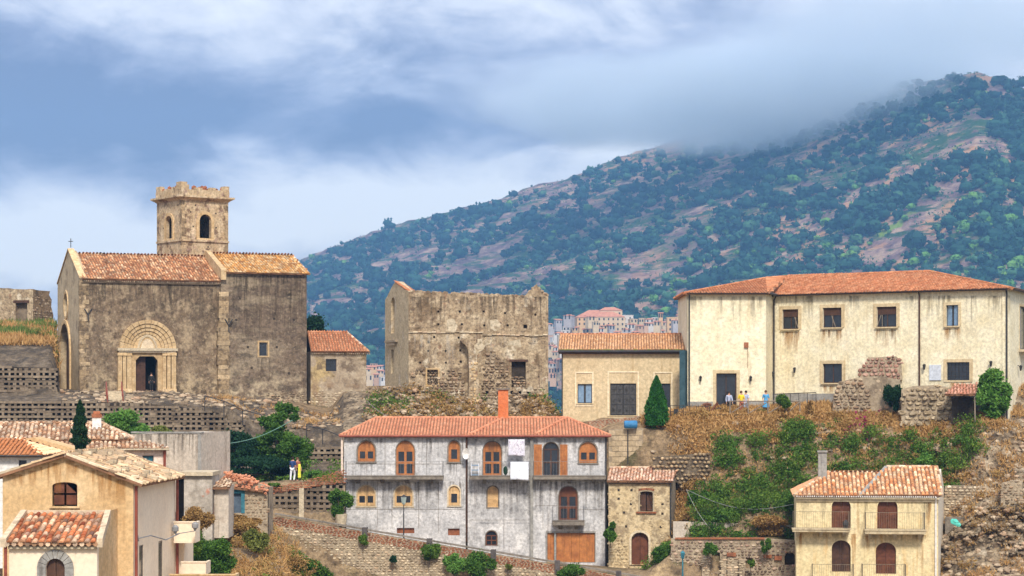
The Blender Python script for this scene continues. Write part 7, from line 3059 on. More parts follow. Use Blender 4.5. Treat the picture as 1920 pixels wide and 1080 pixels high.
# boulders and rubble remnant before the museum
OB = Fr(1609, 154.9, 1692, 154.3)
oc = thing('wall_remnant', 'pinkish rubble wall remnant standing on masonry before the museum facade', 'ruin', OB.pt(1.5, OB.uz(1650, 768)[1], 0))
mb = MB()
top = [(1692, 712), (1691, 690), (1688, 675), (1680, 668), (1660, 669), (1640, 670), (1628, 669), (1622, 683), (1612, 692), (1609, 712)]
plate(mb, OB, [OB.uz(*p) for p in top][::-1][::-1], [], 0, -1.1, back=True)
build('upper_block', mb, MORTAR, oc)
mb = MB()
rubble(mb, OB, top, sx=.36, sz=.24, out=.14, jit=.5, fill=1)
build('upper_stone', mb, surf('pinkish_rubble', [(.30, .15, .10), (.46, .26, .19), (.56, .36, .27)], [ST((.14, .08, .06), .52, .66, .8, 1.4)], scale=1.4, bump=.08, island=.5), oc, kind='stuff')
OB2 = Fr(1560, 154.5, 1693, 153.9)
mb = MB()
t2 = [(1560, 785), (1693, 785), (1688, 712), (1650, 705), (1612, 707), (1590, 712), (1572, 718), (1563, 745)]
plate(mb, OB2, [OB2.uz(*p) for p in t2], [], 0, -1.0, back=True)
build('lower_block', mb, MORTAR, oc)
mb = MB()
rubble(mb, OB2, ((1560, 783), (1632, 783), (1630, 735), (1612, 707), (1572, 718)), sx=.36, sz=.26, out=.14, jit=.5)
rubble(mb, OB2, ((1632, 783), (1693, 783), (1688, 712), (1640, 706)), sx=.4, sz=.26, out=.04, jit=.4, fill=.3)
build('lower_stone', mb, STONE, oc, kind='stuff')
OB3 = Fr(1690, 152.0, 1826, 150.8)
o = MB()
t3 = [(1690, 800), (1826, 800), (1824, 745), (1790, 727), (1750, 722), (1712, 724), (1690, 730)]
plate(o, OB3, [OB3.uz(*p) for p in t3], [], 0, -1.0, back=True)
o = build('rough_stone_wall', o, MORTAR, None)
tag(o, 'low rough stone wall between the ivy and the tiled lean-to before the museum', 'wall')
mb = MB()
rubble(mb, OB3, t3, sx=.5, sz=.36, out=.2, jit=.5, gap=.05)
build('wall_stone', mb, surf('tan_boulders', [(.26, .19, .11), (.44, .34, .21), (.56, .45, .30)], [ST((.12, .08, .05), .52, .66, .8, 1.2)], scale=1.2, bump=.1, island=.45), o, kind='stuff')
# tiled lean-to
ll = thing('tiled_shelter', 'small shelter with pinkish tile roof on a grey post left of the fig tree', 'shelter', P(1800, 790, 148))
a, b = P(1771, 739, 149.2), P(1828, 743, 148.8)
c, d_ = P(1834, 722, 151.2), P(1790, 719, 151.4)
d_.z = c.z = (c.z + d_.z) / 2
b.z = a.z
roof(ll, [a, b, c, d_], surf('pinkish_tile', [(.50, .22, .14), (.62, .34, .24), (.44, .17, .10)], scale=1.4, bump=.01, island=.5), .22, .36, jit=.03)
mb = MB()
p_ = P(1828, 744, 148.9)
mb.tube([p_, p_ - Vector((0, 0, 1.75))], .05, 6)
build('post', mb, WOODG, ll)
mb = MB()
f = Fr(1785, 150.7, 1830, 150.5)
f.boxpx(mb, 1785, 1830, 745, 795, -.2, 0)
build('dark_back', mb, HOLE_SHADE, ll)

# ================================================================== MUSEUM TERRACE: terrace slab, rails, people
mb = MB()
TS = Fr(1286, 155.0, 1560, 154.5)
plate(mb, TS, [TS.uz(*p) for p in ((1286, 800), (1560, 800), (1560, 776), (1286, 778))], [], 0, -6)
TZ_ = TS.uz(1400, 777)[1]
mb2 = MB()
a, b = TS.pt(0, TZ_, .1), TS.pt(TS.L, TZ_, .1)
mb2.quad(a, b, b + Vector((1, 7, 0)), a + Vector((0, 5, 0)))
build('museum_terrace', mb2, PAVE, None, kind='structure')
fn = thing('wooden_railing', 'weathered wooden handrail with diagonal braces around the museum entrance ramp', 'fence', TS.pt(6, TZ_, 0))
posts = [1369, 1403, 1440, 1475, 1500]
prev = None
for x in posts:
    p_ = TS.px(x, 776, 0, -.1)
    p_.z = TZ_
    mb = MB()
    mb.tube([p_, p_ + Vector((0, 0, 1.0))], .05, 5)
    build('post', mb, WOODG, fn)
    if prev:
        for (z0, z1) in ((.95, .95), (.05, .9)):
            mb = MB()
            mb.tube([prev + Vector((0, 0, z0)), p_ + Vector((0, 0, z1))], .04, 5)
            build('rail', mb, WOODG, fn)
    prev = p_
fn = thing('terrace_railing', 'thin metal railing above the lower plinth right of the museum steps', 'fence', MM.pt(2, -2, 1))
mb = MB()
a, b = P(1450, 739, 157.5), P(1530, 736, 155.5)
mb.tube([a, b], .03, 5)
for k in range(6):
    p_ = a.lerp(b, k / 5)
    mb.tube([p_, p_ - Vector((0, 0, 1.1))], .02, 4)
build('rail', mb, IRON, fn)
fn = thing('terrace_railing', 'thin dark railing between the conifer and the museum corner', 'fence', P(1270, 780, 155.5))
mb = MB()
a, b = P(1257, 760, 155.3), P(1330, 762, 155.3)
for dz in (0, -.45):
    mb.tube([a + Vector((0, 0, dz)), b + Vector((0, 0, dz))], .022, 5)
for k in range(7):
    p_ = a.lerp(b, k / 6)
    mb.tube([p_, p_ - Vector((0, 0, .95))], .025, 4)
build('rail', mb, IRON, fn)
mb = MB()
f = Fr(1262, 155.6, 1284, 155.6)
f.boxpx(mb, 1264, 1272, 767, 779, -.3, 0)
tag(build('utility_box', mb, IRON, None), 'small dark utility box behind the thin railing beside the conifer', 'box')
mb = MB()
f = Fr(1283.5, 157.0, 1290, 158.0)
f.boxpx(mb, 1284, 1288, 657, 782, -.4, 0)  # strip for the shaded museum side wall, its shade painted as blue
tag(build('shaded_gap_strip', mb, GAP_SHADE, None), 'narrow strip painted blue for the shaded gap between beige building and museum', 'panel')
# bicycle-like dark handcart by the door
hc_ = thing('motor_scooter', 'dark motor scooter parked on the terrace left of the museum door', 'scooter', P(1334, 776, 156))
c_ = P(1334, 777, 156)
c_.z = TZ_
for dx in (-.55, .55):
    mb = MB()
    w0 = c_ + Vector((dx, 0, .25))
    mb.tube([w0 + Vector((math.cos(a) * .2, 0, math.sin(a) * .2)) for a in np.linspace(0, 2 * math.pi, 13)], .055, 5, cap=False)
    mb.tube([w0 + Vector((0, -.04, 0)), w0 + Vector((0, .04, 0))], .09, 8)
    build('wheel', mb, IRON, hc_)
mb = MB()
mb.tube([c_ + Vector(v) for v in ((-.55, 0, .35), (-.2, 0, .3), (.1, 0, .3), (.35, 0, .75), (.42, 0, .95))], [.12, .14, .12, .07, .04], 7)
mb.tube([c_ + Vector(v) for v in ((-.65, 0, .68), (-.3, 0, .75), (0, 0, .68))], [.09, .12, .09], 7)
mb.tube([c_ + Vector((-.35, 0, .35)), c_ + Vector((-.35, 0, .7))], [.14, .11], 7)
mb.tube([c_ + Vector((.55, 0, .25)), c_ + Vector((.40, 0, .9))], .04, 6)
build('body', mb, WOODB, hc_)
mb = MB()
mb.tube([c_ + Vector((.38, -.28, 1.0)), c_ + Vector((.42, 0, .95)), c_ + Vector((.38, .28, 1.0))], .022, 5)
build('handlebar', mb, IRON, hc_)


def skinned(name, pts, edges, rad, mat, parent, sub=1):
    me = bpy.data.meshes.new(name)
    off = wloc(parent)
    me.from_pydata([(p[0], p[1], p[2]) for p in pts], edges, [])
    o = link(name, me, mat, parent)
    me.materials.clear() if False else None
    sk = o.modifiers.new('skin', 'SKIN')
    sk.use_smooth_shade = True
    me.skin_vertices.new(name='') if not me.skin_vertices else None
    for i, r in enumerate(rad):
        me.skin_vertices[0].data[i].radius = (r, r)
    me.skin_vertices[0].data[0].use_root = True
    if sub:
        s_ = o.modifiers.new('sub', 'SUBSURF')
        s_.levels = s_.render_levels = sub
    return o


def person(label, loc, h, rot, top, bottom, hair, stride=.12, arm=(0.05, 0.0), skirt=False, sleeves=False):
    k = h / 1.72
    root = thing('person', label, 'person', loc)
    root.rotation_euler = (0, 0, rot)
    root.scale = (k, k, k)
    s = stride
    a1, a2 = arm
    J = [(0, 0, .95), (0, 0, 1.12), (0, .01, 1.38), (0, 0, 1.50), (0, -.01, 1.62),            # 0 pelvis .. 4 head
         (-.09, 0, .90), (-.10, -s * .6, .50), (-.10, s * .2, .09), (-.10, s * .2 - .16, .035),   # left leg 5-8
         (.09, 0, .90), (.10, s * .6, .50), (.10, s * .9, .09), (.10, s * .9 - .16, .035),        # right leg 9-12
         (-.18, 0, 1.41), (-.23, a1, 1.14), (-.23, a1 - .12 - a2, .92 + a2), (-.23, a1 - .16 - a2 * 1.3, .84 + a2 * 1.2),  # left arm 13-16
         (.18, 0, 1.41), (.23, -a1, 1.14), (.23, -a1 - .10, .92), (.23, -a1 - .13, .84)]            # right arm 17-20
    E = [(0, 1), (1, 2), (2, 3), (3, 4), (0, 5), (5, 6), (6, 7), (7, 8), (0, 9), (9, 10), (10, 11), (11, 12),
         (2, 13), (13, 14), (14, 15), (15, 16), (2, 17), (17, 18), (18, 19), (19, 20)]
    Rr = [.13, .12, .13, .055, .10, .085, .06, .04, .035, .085, .06, .04, .035, .055, .042, .03, .025, .055, .042, .03, .025]
    for hand, sx_ in ((16, -1), (20, 1)):
        hx, hy, hz = J[hand]
        for q_ in range(4):
            i = len(J)
            J += [(hx + .0 * sx_, hy - .02 + q_ * .017, hz - .05), (hx - .01 * sx_, hy - .025 + q_ * .017, hz - .085 - (.01 if q_ in (1, 2) else 0))]
            E += [(hand, i), (i, i + 1)]
            Rr += [.009, .008]
        i = len(J)
        J += [(hx - .02 * sx_, hy - .05, hz - .03)]
        E += [(hand, i)]
        Rr += [.01]
    skinned('body', J, E, Rr, SKIN, root)
    tb = [J[1], J[2], (J[2][0], J[2][1], J[2][2] + .07), J[0], J[13], J[17], J[14], J[18]]
    te = [(0, 1), (1, 2), (0, 3), (1, 4), (1, 5), (4, 6), (5, 7)]
    tr = [.145, .16, .08, .145, .075, .075, .06, .06]
    if sleeves:
        tb += [J[15], J[19]]
        te += [(6, 8), (7, 9)]
        tr += [.045, .045]
    skinned('shirt', tb, te, tr, top, root)
    if skirt:
        mb = MB()
        mb.tube([(0, 0, 1.10), (0, 0, .92), (0, -.01, .70), (0, 0, .52)], [.15, .18, .23, .27], 12, cap=True)
        me = bpy.data.meshes.new('skirt')
        me.from_pydata(mb.v, [], mb.f)
        link('skirt', me, bottom, root)
    else:
        tb = [J[0], J[5], J[6], J[7], J[9], J[10], J[11]]
        skinned('trousers', tb, [(0, 1), (1, 2), (2, 3), (0, 4), (4, 5), (5, 6)], [.145, .105, .078, .06, .105, .078, .06], bottom, root)
    mb = MB()
    mb.ball((0, .025, 1.655), .108, 10, 7, (1, 1.05, 1.05))
    me = bpy.data.meshes.new('hair')
    me.from_pydata([v for v in mb.v], [], mb.f)
    link('hair', me, hair, root)
    mb = MB()      # face: nose, eyes, mouth
    mb.ball((0, -.118, 1.60), .016, 5, 4, (1, 1.2, 1.4))
    mb.ball((-.035, -.100, 1.63), .012, 5, 4)
    mb.ball((.035, -.100, 1.63), .012, 5, 4)
    mb.ball((0, -.105, 1.565), .016, 5, 4, (1.6, .6, .5))
    me = bpy.data.meshes.new('face')
    me.from_pydata([v for v in mb.v], [], mb.f)
    link('face', me, SKIN, root)
    return root


C_ = lambda n_, c: surf(n_, [c], bump=.004, rough=.9)
NAVY, WHT, YEL, PALE, SKY, BLK = C_('navy_cloth', (.03, .06, .16)), C_('white_cloth', (.72, .72, .72)), C_('yellow_cloth', (.80, .58, .04)), \
    C_('pale_blue_cloth', (.42, .46, .58)), C_('sky_blue_cloth', (.10, .34, .58)), C_('black_cloth', (.03, .03, .03))
RST = C_('rust_cloth', (.35, .13, .08))
DH, BH_ = C_('dark_hair', (.03, .02, .015)), C_('brown_hair', (.12, .06, .03))
person('walker in navy shirt and white trousers seen from behind on the brick path', P(549, 903, 149.6), 1.68, math.pi - .3, NAVY, WHT, DH, .2)
wk = person('walker with long yellow backpack hanging behind on the brick path', P(558, 902, 150.3), 1.62, .9, RST, BLK, BH_, .15)
mb = MB()
c_ = P(561.5, 884, 150.1)
mb.hexa([c_ + Vector(v) for v in ((-.10, -.09, -.42), (.10, -.09, -.42), (.10, .09, -.42), (-.10, .09, -.42),
                                  (-.08, -.07, .42), (.08, -.07, .42), (.08, .07, .42), (-.08, .07, .42))])
mb.ball(c_ + Vector((0, 0, .42)), .10, 8, 5)
tag(build('backpack', mb, C_('bright_yellow_nylon', (.80, .75, .08)), None), 'long bright yellow bag carried on the back of the walker on the path', 'bag')


def stand(px, Yd):
    p_ = P(px, 777, Yd)
    p_.z = TZ_ + .004
    return p_


person('person in yellow shirt standing by the museum ramp railing', stand(1390, 156.0), 1.66, .4, YEL, RST, BH_, .08)
person('person in pale shirt beside the yellow shirted one at the museum ramp', stand(1398.5, 156.6), 1.68, -.4, PALE, PALE, DH, .08)
person('person in sky blue dress standing at the museum corner', stand(1436, 156.2), 1.70, .2, SKY, SKY, BH_, .08, skirt=True)
person('person in dark clothes standing inside the museum doorway', stand(1367, 156.9), 1.62, .2, PALE, BLK, DH, .08, sleeves=True)
person('person in dark jacket just inside the open church door', CH.px(283, 734, 0, .2), 1.60, .3, BLK, BLK, DH, .08, sleeves=True)

# poles and cables
pl_ = thing('utility_pole', 'thin pale green pole with a sloping wire left of the big tree', 'pole', P(410, 890, 140))
mb = MB()
b_, t_ = P(410, 893, 140), P(410, 834, 140)
mb.tube([b_, t_], .06, 6)
build('mast', mb, surf('pale_green_metal', [(.42, .50, .42)], bump=0, rough=.6), pl_)
mb = MB()
e_ = P(548, 788, 150)
s0 = P(384, 842, 138.8)
mb.tube([s0, t_] + [t_.lerp(e_, f_) - Vector((0, 0, .35 * math.sin(math.pi * f_))) for f_ in np.linspace(.12, 1, 8)], .03, 5)
build('wire', mb, surf('green_cable', [(.14, .26, .20)], bump=0), pl_)
for lab, a, b, sag in (('pale cable sagging from the stone house eaves down to the terrace wall', P(1287, 918, 148), P(1326, 985, 147), .2),
                       ('long pale cable running right along the green bank', P(1287, 918, 148.2), P(1490, 945, 147), .8),
                       ('pale cable running down the rock below the annex', P(688, 752, 170.5), P(728, 782, 169.0), .1)):
    mb = MB()
    mb.tube([a.lerp(b, f_) - Vector((0, 0, sag * math.sin(math.pi * f_))) for f_ in np.linspace(0, 1, 9)], .016, 4)
    tag(build('cable', mb, RAILG, None), lab, 'cable')

# ================================================================== VEGETATION


def tree(name, label, base, blobs, n, size, leaf, trunk_r=.15, cat='tree', k=4, core=None, limbs=5, group=None, shell_=.45):
    root = thing(name, label, cat, base, group)
    b = Vector(base)
    cz = sum(q_[2] for q_ in blobs) / len(blobs)
    cx_ = sum(q_[0] for q_ in blobs) / len(blobs)
    cy_ = sum(q_[1] for q_ in blobs) / len(blobs)
    if trunk_r:
        mb = MB()
        top_ = Vector((cx_, cy_, cz))
        mid = b.lerp(top_, .5) + Vector((R.uniform(-.1, .1), 0, 0))
        mb.tube([b - Vector((0, 0, .3)), mid, top_], [trunk_r, trunk_r * .75, trunk_r * .4], 7)
        for q_ in R.sample(blobs, min(limbs, len(blobs))):
            mb.tube([mid, Vector(q_[:3])], [trunk_r * .5, trunk_r * .15], 5)
        build('trunk', mb, BARK, root)
    pts = blob_points(blobs, int(n * 1.6), shell_)
    npmesh('crown', leaves(pts, size * .78, k, .1, .55), k, leaf, root)
    return root


def crown_px(x0, x1, y0, y1, Y, n, sub=.38, seed=1, depth=.8):
    c = P((x0 + x1) / 2, (y0 + y1) / 2, Y)
    rx = (x1 - x0) / 2 * Y / FOC
    rz = (y1 - y0) / 2 * Y / FOC
    return crown_blobs(tuple(c), rx, rx * depth, rz, n, sub, seed)


# the big tree left of the concrete house and its darker neighbours
bl_ = crown_px(462, 588, 806, 892, 156, 26, .27, 3) + crown_px(478, 572, 768, 850, 156, 16, .27, 4) + crown_px(505, 560, 752, 800, 156, 8, .36, 5)
tree('broadleaf_tree', 'large bright green broadleaf tree left of the concrete house above the walkers', P(525, 898, 156), bl_, 16000, .27, L_TREE, .22, shell_=.6)
bl_ = crown_px(380, 482, 802, 884, 154, 26, .28, 5)
tree('dark_tree', 'broad dark green tree beside the thin pale pole', P(430, 900, 154), bl_, 11000, .25, L_DARK, .18, shell_=.6)
bl_ = crown_px(396, 560, 850, 902, 152.5, 22, .26, 6)
tree('dark_shrub', 'dark shrub mass under the two trees left of the walkers', P(475, 905, 152), bl_, 9000, .24, L_DARK, .1, 'shrub', shell_=.6)
bl_ = crown_px(565, 640, 590, 640, 200, 8, .45, 9)
tree('dark_tree', 'dark tree peeping out behind the annex roof against the mountain', P(596, 720, 200), [(q_[0] , *q_[1:]) for q_ in crown_px(552, 622, 578, 650, 200, 10, .42, 9)], 5000, .34, L_DARK, .2)
bl_ = crown_px(198, 286, 768, 822, 140, 10, .42, 8)
tree('light_green_bush', 'bright green bushy tree behind the red topped chimney', P(240, 840, 140), bl_, 6500, .24, L_LIGHT, .12)
bl_ = crown_px(282, 328, 798, 818, 140, 5, .5, 18)
tree('light_green_bush', 'low yellow green bush right of the bright bushy tree', P(300, 828, 140), bl_, 1600, .22, L_YEL, .06, 'bush')
# cypress
cy = thing('cypress_tree', 'slender dark cypress standing behind the ochre gable', 'tree', P(150, 870, 109))
mb = MB()
mb.tube([P(150, 880, 109), P(150, 800, 109)], [.1, .04], 6)
build('trunk', mb, BARK, cy)
pts = []
H_ = (848 - 751) * 109 / FOC
z0 = P(0, 848, 109).z
cx_ = P(150, 0, 109).x
for _ in range(7000):
    f_ = R.random() ** .8
    rad = .50 * (1 - f_) ** .62 * (.25 + min(1, f_ * 5) * .75) * (1 + .18 * math.sin(f_ * 31 + 1)) * R.uniform(.6, 1.05)
    an = R.uniform(0, 6.283)
    rad *= 1 + .16 * math.sin(an * 3 + f_ * 9)
    pts.append((cx_ + rad * math.cos(an), 109 + rad * math.sin(an), z0 + H_ * f_))
npmesh('crown', leaves(pts, .13, 4, 1.5, .4), 4, L_CYP, cy)
# conifer by the beige building
cn = thing('conifer_tree', 'cone shaped bright green conifer in front of the beige building', 'tree', P(1231, 797, 154.5))
mb = MB()
mb.tube([P(1231, 800, 154.5), P(1231, 750, 154.5)], [.12, .05], 6)
build('trunk', mb, BARK, cn)
pts = []
H_ = (797 - 705) * 154.5 / FOC
z0 = P(0, 797, 154.5).z
cx_ = P(1231, 0, 154.5).x
for _ in range(13000):
    f_ = R.random() ** 1.0
    rad = 1.02 * (1 - f_) ** .72 * (.72 + min(1, f_ * 3) * .28) * R.uniform(.7, 1.05)
    an = R.uniform(0, 6.283)
    rad *= 1 + .12 * math.sin(an * 5 + f_ * 14) + .06 * math.sin(an * 9 - f_ * 22)
    pts.append((cx_ + rad * math.cos(an), 154.5 + rad * math.sin(an), z0 + H_ * f_))
npmesh('crown', leaves(pts, .17, 4, 1.2, .45), 4, L_CONE, cn)
# fig tree upper right
bl_ = crown_px(1822, 1907, 692, 782, 149.4, 26, .26, 12)
tree('fig_tree', 'light green large leaved fig tree before the right end of the museum', P(1866, 800, 149.4), bl_, 5200, .34, L_LIGHT, .12, shell_=.6)
# little trees and shrubs along the lane
for nm, lab, x0, x1, y0, y1, Y, lf, n_, ct, sd_2 in (
    ('small_round_tree', 'small round dark green tree at the left foot of the concrete house', 614, 659, 910, 968, 144, L_TREE, 5200, 'tree', 21),
    ('climbing_shrub', 'dark climbing shrub between the garage and the small stone house', 1130, 1160, 978, 1016, 147.4, L_TREE, 3000, 'shrub', 22),
    ('small_round_tree', 'small round tree at the right corner of the small stone house', 1225, 1270, 1006, 1064, 146.3, L_TREE, 5000, 'tree', 23),
    ('small_shrub', 'arched green shrub over the small ruined doorway', 1312, 1344, 1018, 1052, 143.6, L_TREE, 1800, 'shrub', 24),
    ('small_shrub', 'round green shrub on the low stone wall under the terrace at right', 1424, 1446, 1008, 1036, 143.5, L_TREE, 1200, 'shrub', 25),
    ('small_shrub', 'tiny upright shrub before the plastered garden wall', 1378, 1390, 990, 1010, 146.6, L_TREE, 500, 'shrub', 26),
    ('small_shrub', 'green shrub climbing a pier of the ruined stone wall', 1398, 1416, 1048, 1072, 143.4, L_BUSH, 700, 'shrub', 27),
    ('trailing_creeper', 'dark green creeper hanging from the lane wall below the first pier', 670, 692, 1004, 1022, 139.9, L_BUSH, 900, 'plant', 31),
    ('trailing_creeper', 'round creeper hanging on the lane wall below the grey lamp', 782, 826, 1012, 1052, 139.7, L_BUSH, 2600, 'plant', 32),
    ('trailing_creeper', 'light green bush on the lane wall left of the darkest one', 828, 872, 1034, 1080, 139.2, L_LIGHT, 2800, 'plant', 33),
    ('trailing_creeper', 'large dark green bush spilling down the lane wall under the third pier', 870, 930, 1034, 1096, 139.0, L_TREE, 5200, 'plant', 34),
    ('trailing_creeper', 'low green bush at the bottom edge below the garage', 1046, 1100, 1058, 1096, 138.6, L_TREE, 3000, 'plant', 35),
    ('trailing_creeper', 'tiny dark tuft growing from the stones of the lane wall', 728, 745, 1042, 1058, 139.7, L_DARK, 400, 'plant', 36),
    ('trailing_creeper', 'pale small tuft growing from the lane wall near the fourth pier', 945, 962, 1056, 1072, 139.5, L_YEL, 400, 'plant', 37),
    ('green_bush', 'leafy green bush at the bottom beside the ochre house balconies', 352, 446, 1000, 1085, 112, L_TREE, 9000, 'bush', 41),
    ('green_bush', 'yellow green bush in the dry scrub left of the lane wall', 452, 506, 990, 1036, 124, L_YEL, 2600, 'bush', 42),
    ('green_bush', 'dark green bush beside the lower left balcony', 338, 380, 985, 1060, 110, L_BUSH, 3500, 'bush', 43),
    ('green_bush', 'green bush at the foot of the bank left of the lane wall', 540, 590, 1035, 1090, 130, L_TREE, 2600, 'bush', 44),
    ('brown_vine', 'brown red vine spilling over the ground below the low grey shed', 332, 402, 950, 1010, 121, L_RUST, 6000, 'plant', 61),
    ('brown_vine', 'brown green scrub at the foot of the tumbledown lean-to', 400, 500, 962, 1000, 128, L_RUST, 6000, 'plant', 62),
    ('green_bush', 'sprawling green bush at the bottom left of the lane wall', 560, 625, 1050, 1095, 138.5, L_BUSH, 4500, 'bush', 63),
    ('rust_bush', 'rusty red and green bush above the ruined wall left of the yellow house', 1411, 1478, 964, 1004, 146.4, L_RUST, 3400, 'bush', 45),
    ('ivy_clump', 'dark ivy clump between the wall remnant and the rough stone wall', 1655, 1690, 712, 772, 153.2, L_DARK, 4000, 'plant', 46),
    ('weed_bush', 'green weedy bush on the terrace before the museum plinth', 1453, 1486, 742, 776, 154.6, L_BUSH, 2200, 'bush', 47),
    ('weed_bush', 'reddish weed tuft before the museum plinth', 1508, 1530, 748, 774, 154.2, L_RUST, 1100, 'bush', 48),
    ('broadleaf_bush', 'fresh green bush on the bank behind the yellow house roof', 1716, 1748, 846, 876, 147.8, L_LIGHT, 1500, 'bush', 49),
    ('grey_green_bush', 'small green bush under the brick path near the grass', 568, 600, 880, 896, 148.6, L_LIGHT, 900, 'bush', 50),
    ('grey_green_bush', 'low bush on the brick capping below the dark shrub', 497, 530, 905, 917, 148.2, L_BUSH, 700, 'bush', 51),
    ('green_bush', 'dark green hedge strip on the terrace above the plastered garden wall', 1300, 1392, 952, 978, 148.6, L_TREE, 5000, 'bush', 52),
    ('green_bush', 'dark green bush against the wall right of the stone house side', 1286, 1330, 915, 955, 149.6, L_TREE, 3200, 'bush', 53),
):
    bl_ = crown_px(x0, x1, y0, y1, Y, max(4, int((x1 - x0) / 6)), .42, sd_2)
    g_ = {'trailing_creeper': 'plants growing on the lane wall', 'green_bush': 'green bushes on the banks'}.get(nm)
    tree(nm, lab, P((x0 + x1) / 2, y1 + 4, Y), bl_, n_, .19 if Y > 125 else .17, lf, .07 if ct == 'tree' else .03, ct, group=g_, limbs=4)
mb = MB()
c_ = P(640, 972, 144)
mb.tube([c_ + Vector((0, 0, -.5)), c_ + Vector((0, 0, .28))], [.30, .42], 10)
tag(build('stone_planter', mb, STONEL, None), 'pale stone planter under the small round tree by the concrete house', 'planter')

# --- bank vegetation as ground cover
def scatter(name, n, xr, yr, leaf, size, hgt, keep, k=3, up=1.6, asp=.25, per=1, spread=.1):
    """tufts standing on the terrain; xr columns, yr distances"""
    pts = []
    tries = 0
    while len(pts) < n and tries < n * 6:
        tries += 1
        px, Y = R.uniform(*xr), R.uniform(*yr)
        X = (px - CX) * Y / FOC
        if not keep(px, Y, X):
            continue
        z = ground(px, Y)
        for _ in range(per):
            pts.append((X + R.gauss(0, spread), Y + R.gauss(0, spread), z + R.random() * hgt + .05))
    if not pts:
        return None
    return npmesh(name, leaves(pts, size, k, up, asp), k, leaf, None, kind='stuff')


nf = lambda X, Y, s, o: mn.fractal(Vector((X * s, Y * s, o)), 1.0, 2.0, 3)
SL = lambda px: 1205 < px < 1850


def bushy(px, Y, X, th=.0):
    """where the green bank cover grows: a broad diagonal belt"""
    py = HZ - ground(px, Y) * FOC / Y
    c = np.interp(px, [1205, 1290, 1330, 1400, 1500, 1600, 1720, 1760, 1840], [0, .05, .55, .85, .95, .9, .6, .3, .15])
    v = np.interp(py, [775, 800, 830, 870, 950, 985], [-.7, -.25, .25, .75, .95, .4])
    sh = np.interp(px, [1300, 1420, 1520, 1700], [-.25, .12, .2, .05])
    return c * v + sh + nf(X, Y, .2, 4) * .6 > th


scatter('dry_grass', 70000, (1205, 1870), (148.5, 158), GRASSD, .26, .26, lambda a, b, c: nf(c, b, .6, 2) > -.28 and (R.random() < .15 or not bushy(a, b, c)), 3, .9, .3, 3, .14)
scatter('dry_grass', 18000, (1560, 1960), (146, 156), GRASSD, .26, .2, lambda a, b, c: nf(c, b, .5, 2) > -.05, 3, 2.0, .22, 2, .12)
def mounds(name, n, xr, yr, keep, leaf, rr, per, size, seed):
    """low bushes growing into each other on the bank, one cover object"""
    rg_ = random.Random(seed)
    bl = []
    tries = 0
    while len(bl) < n and tries < n * 40:
        tries += 1
        px, Y = rg_.uniform(*xr), rg_.uniform(*yr)
        X = (px - CX) * Y / FOC
        if not keep(px, Y, X):
            continue
        r_ = rg_.uniform(*rr)
        z = ground(px, Y)
        for _ in range(3):
            k_ = r_ * rg_.uniform(.45, .8)
            bl.append((X + rg_.gauss(0, r_ * .5), Y + rg_.gauss(0, r_ * .4), z + rg_.uniform(0, r_ * .7), k_, k_, k_ * .85))
    pts = blob_points(bl, int(len(bl) * per * 1.4), .5)
    return npmesh(name, leaves(pts, size * .8, 4, .35, .5), 4, leaf, None, kind='stuff')


BR_X, BR_Y = (1215, 1850), (146.8, 156.0)
mounds('bank_shrubbery', 900, BR_X, BR_Y, bushy, L_BUSH, (.4, 1.0), 60, .20, 1)
mounds('bank_shrubbery', 360, BR_X, BR_Y, lambda a, b, c: bushy(a, b, c) and nf(c, b, .5, 9) > -.05, L_TREE, (.35, .9), 60, .20, 2)
mounds('bank_shrubbery', 50, BR_X, BR_Y, lambda a, b, c: bushy(a, b, c) and nf(c, b, .5, 39) > .1, L_YEL, (.3, .7), 55, .18, 3)
mounds('dry_shrubbery', 190, (1205, 1860), (147.5, 156.5), lambda a, b, c: not bushy(a, b, c) and nf(c, b, .4, 13) > -.1, L_RUST, (.25, .75), 55, .20, 4)
mounds('dry_shrubbery', 45, BR_X, BR_Y, bushy, L_RUST, (.2, .4), 50, .20, 5)
mounds('dry_shrubbery', 60, BR_X, (151, 157), lambda a, b, c: nf(c, b, .3, 77) > -.1, GRASSD, (.2, .5), 60, .2, 15)
mounds('bank_shrubbery', 45, (1205, 1860), (147.5, 156.5), lambda a, b, c: not bushy(a, b, c), L_BUSH, (.2, .55), 50, .18, 6)
mounds('dry_shrubbery', 26, (1770, 1950), (141, 150), lambda a, b, c: True, L_RUST, (.3, .7), 50, .2, 7)
scatter('flowering_shrub', 110, (1590, 1650), (151.5, 154), L_RED, .20, 1.0, lambda a, b, c: nf(c, b, .9, 19) > .15, 4, .3, .65, 3, .2)
scatter('dry_grass', 9000, (-60, 108), (184, 206), GRASSD, .5, .3, lambda a, b, c: nf(c, b, .3, 3) > -.1, 3, 2.0, .22, 2, .15)
scatter('green_grass', 7000, (-60, 108), (190, 206), GRASSG, .5, .35, lambda a, b, c: nf(c, b, .25, 6) > .0, 3, 2.0, .25, 2, .15)
mounds('dry_shrubbery', 190, (345, 585), (116, 139.5), lambda a, b, c: nf(c, b, .35, 23) > -.12, L_RUST, (.3, .9), 55, .18, 8)
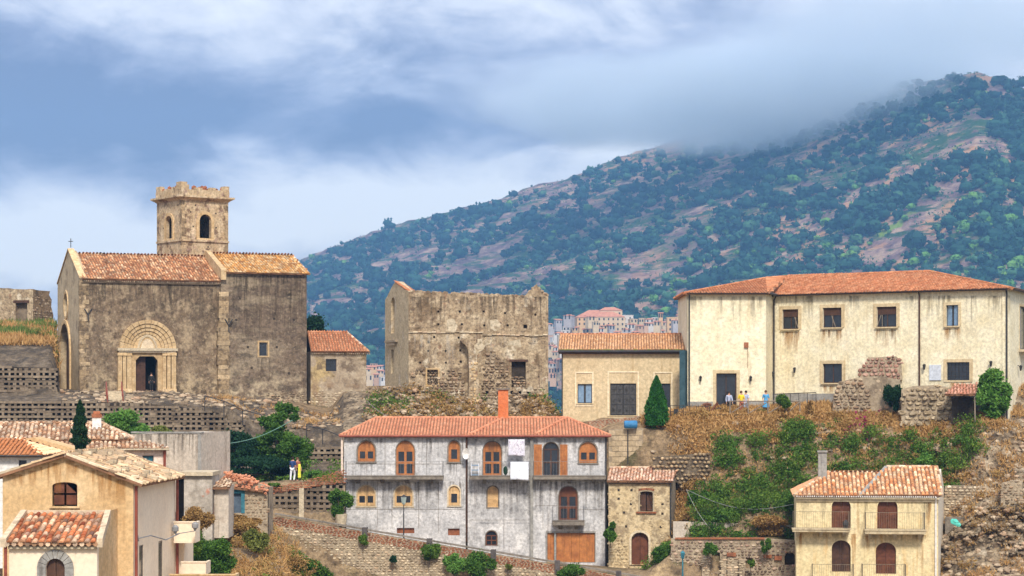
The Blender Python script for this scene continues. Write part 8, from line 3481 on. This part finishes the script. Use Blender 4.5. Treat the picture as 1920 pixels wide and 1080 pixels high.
mounds('bank_shrubbery', 120, (345, 585), (116, 138), lambda a, b, c: nf(c, b, .35, 33) > .0, L_BUSH, (.3, .8), 55, .18, 9)
mounds('bank_shrubbery', 30, (380, 590), (118, 138), lambda a, b, c: nf(c, b, .35, 93) > .0, L_YEL, (.3, .7), 55, .18, 10)
scatter('dry_grass', 9000, (345, 600), (116, 140), GRASSD, .3, .25, lambda a, b, c: nf(c, b, .5, 43) > .0, 3, 1.6, .2, 2, .15)
scatter('bank_shrubbery', 2500, (480, 640), (150, 164), L_BUSH, .22, .4, lambda a, b, c: nf(c, b, .6, 53) > .05, 4, .4, .6, 3, .2)
scatter('dry_grass', 1200, (380, 640), (170, 183), GRASSD, .3, .12, lambda a, b, c: nf(c, b, .4, 63) > .22, 3, 1.2, .2, 2, .15)
scatter('dry_grass', 7000, (1765, 1960), (139, 150), GRASSD, .26, .2, lambda a, b, c: nf(c, b, .5, 73) > .0, 3, 1.6, .22, 2, .15)
scatter('green_grass', 3000, (1290, 1500), (147.6, 150), GRASSG, .30, .3, lambda a, b, c: True, 3, 1.6, .25, 2, .1)
# loose stones on the slopes
mb = MB()
for _ in range(900):
    px, Y = R.uniform(1205, 1900), R.uniform(148, 157)
    X = (px - CX) * Y / FOC
    if nf(X, Y, .3, 83) < .05:
        continue
    s = R.uniform(.08, .28)
    mb.ball((X, Y, ground(px, Y) + s * .3), s, 6, 4, (1.3, 1, .75), .2)
for _ in range(500):
    px, Y = R.uniform(110, 640), R.uniform(169, 184)
    X = (px - CX) * Y / FOC
    s = R.uniform(.08, .25)
    mb.ball((X, Y, ground(px, Y) + s * .3), s, 6, 4, (1.3, 1, .7), .2)
for _ in range(700):
    px, Y = R.uniform(1770, 1960), R.uniform(139, 150)
    X = (px - CX) * Y / FOC
    s = R.uniform(.06, .22)
    mb.ball((X, Y, ground(px, Y) + s * .3), s, 6, 4, (1.3, 1, .8), .25)
build('loose_stones', mb, STONE, None, kind='stuff', origin=(0, 150, -5))
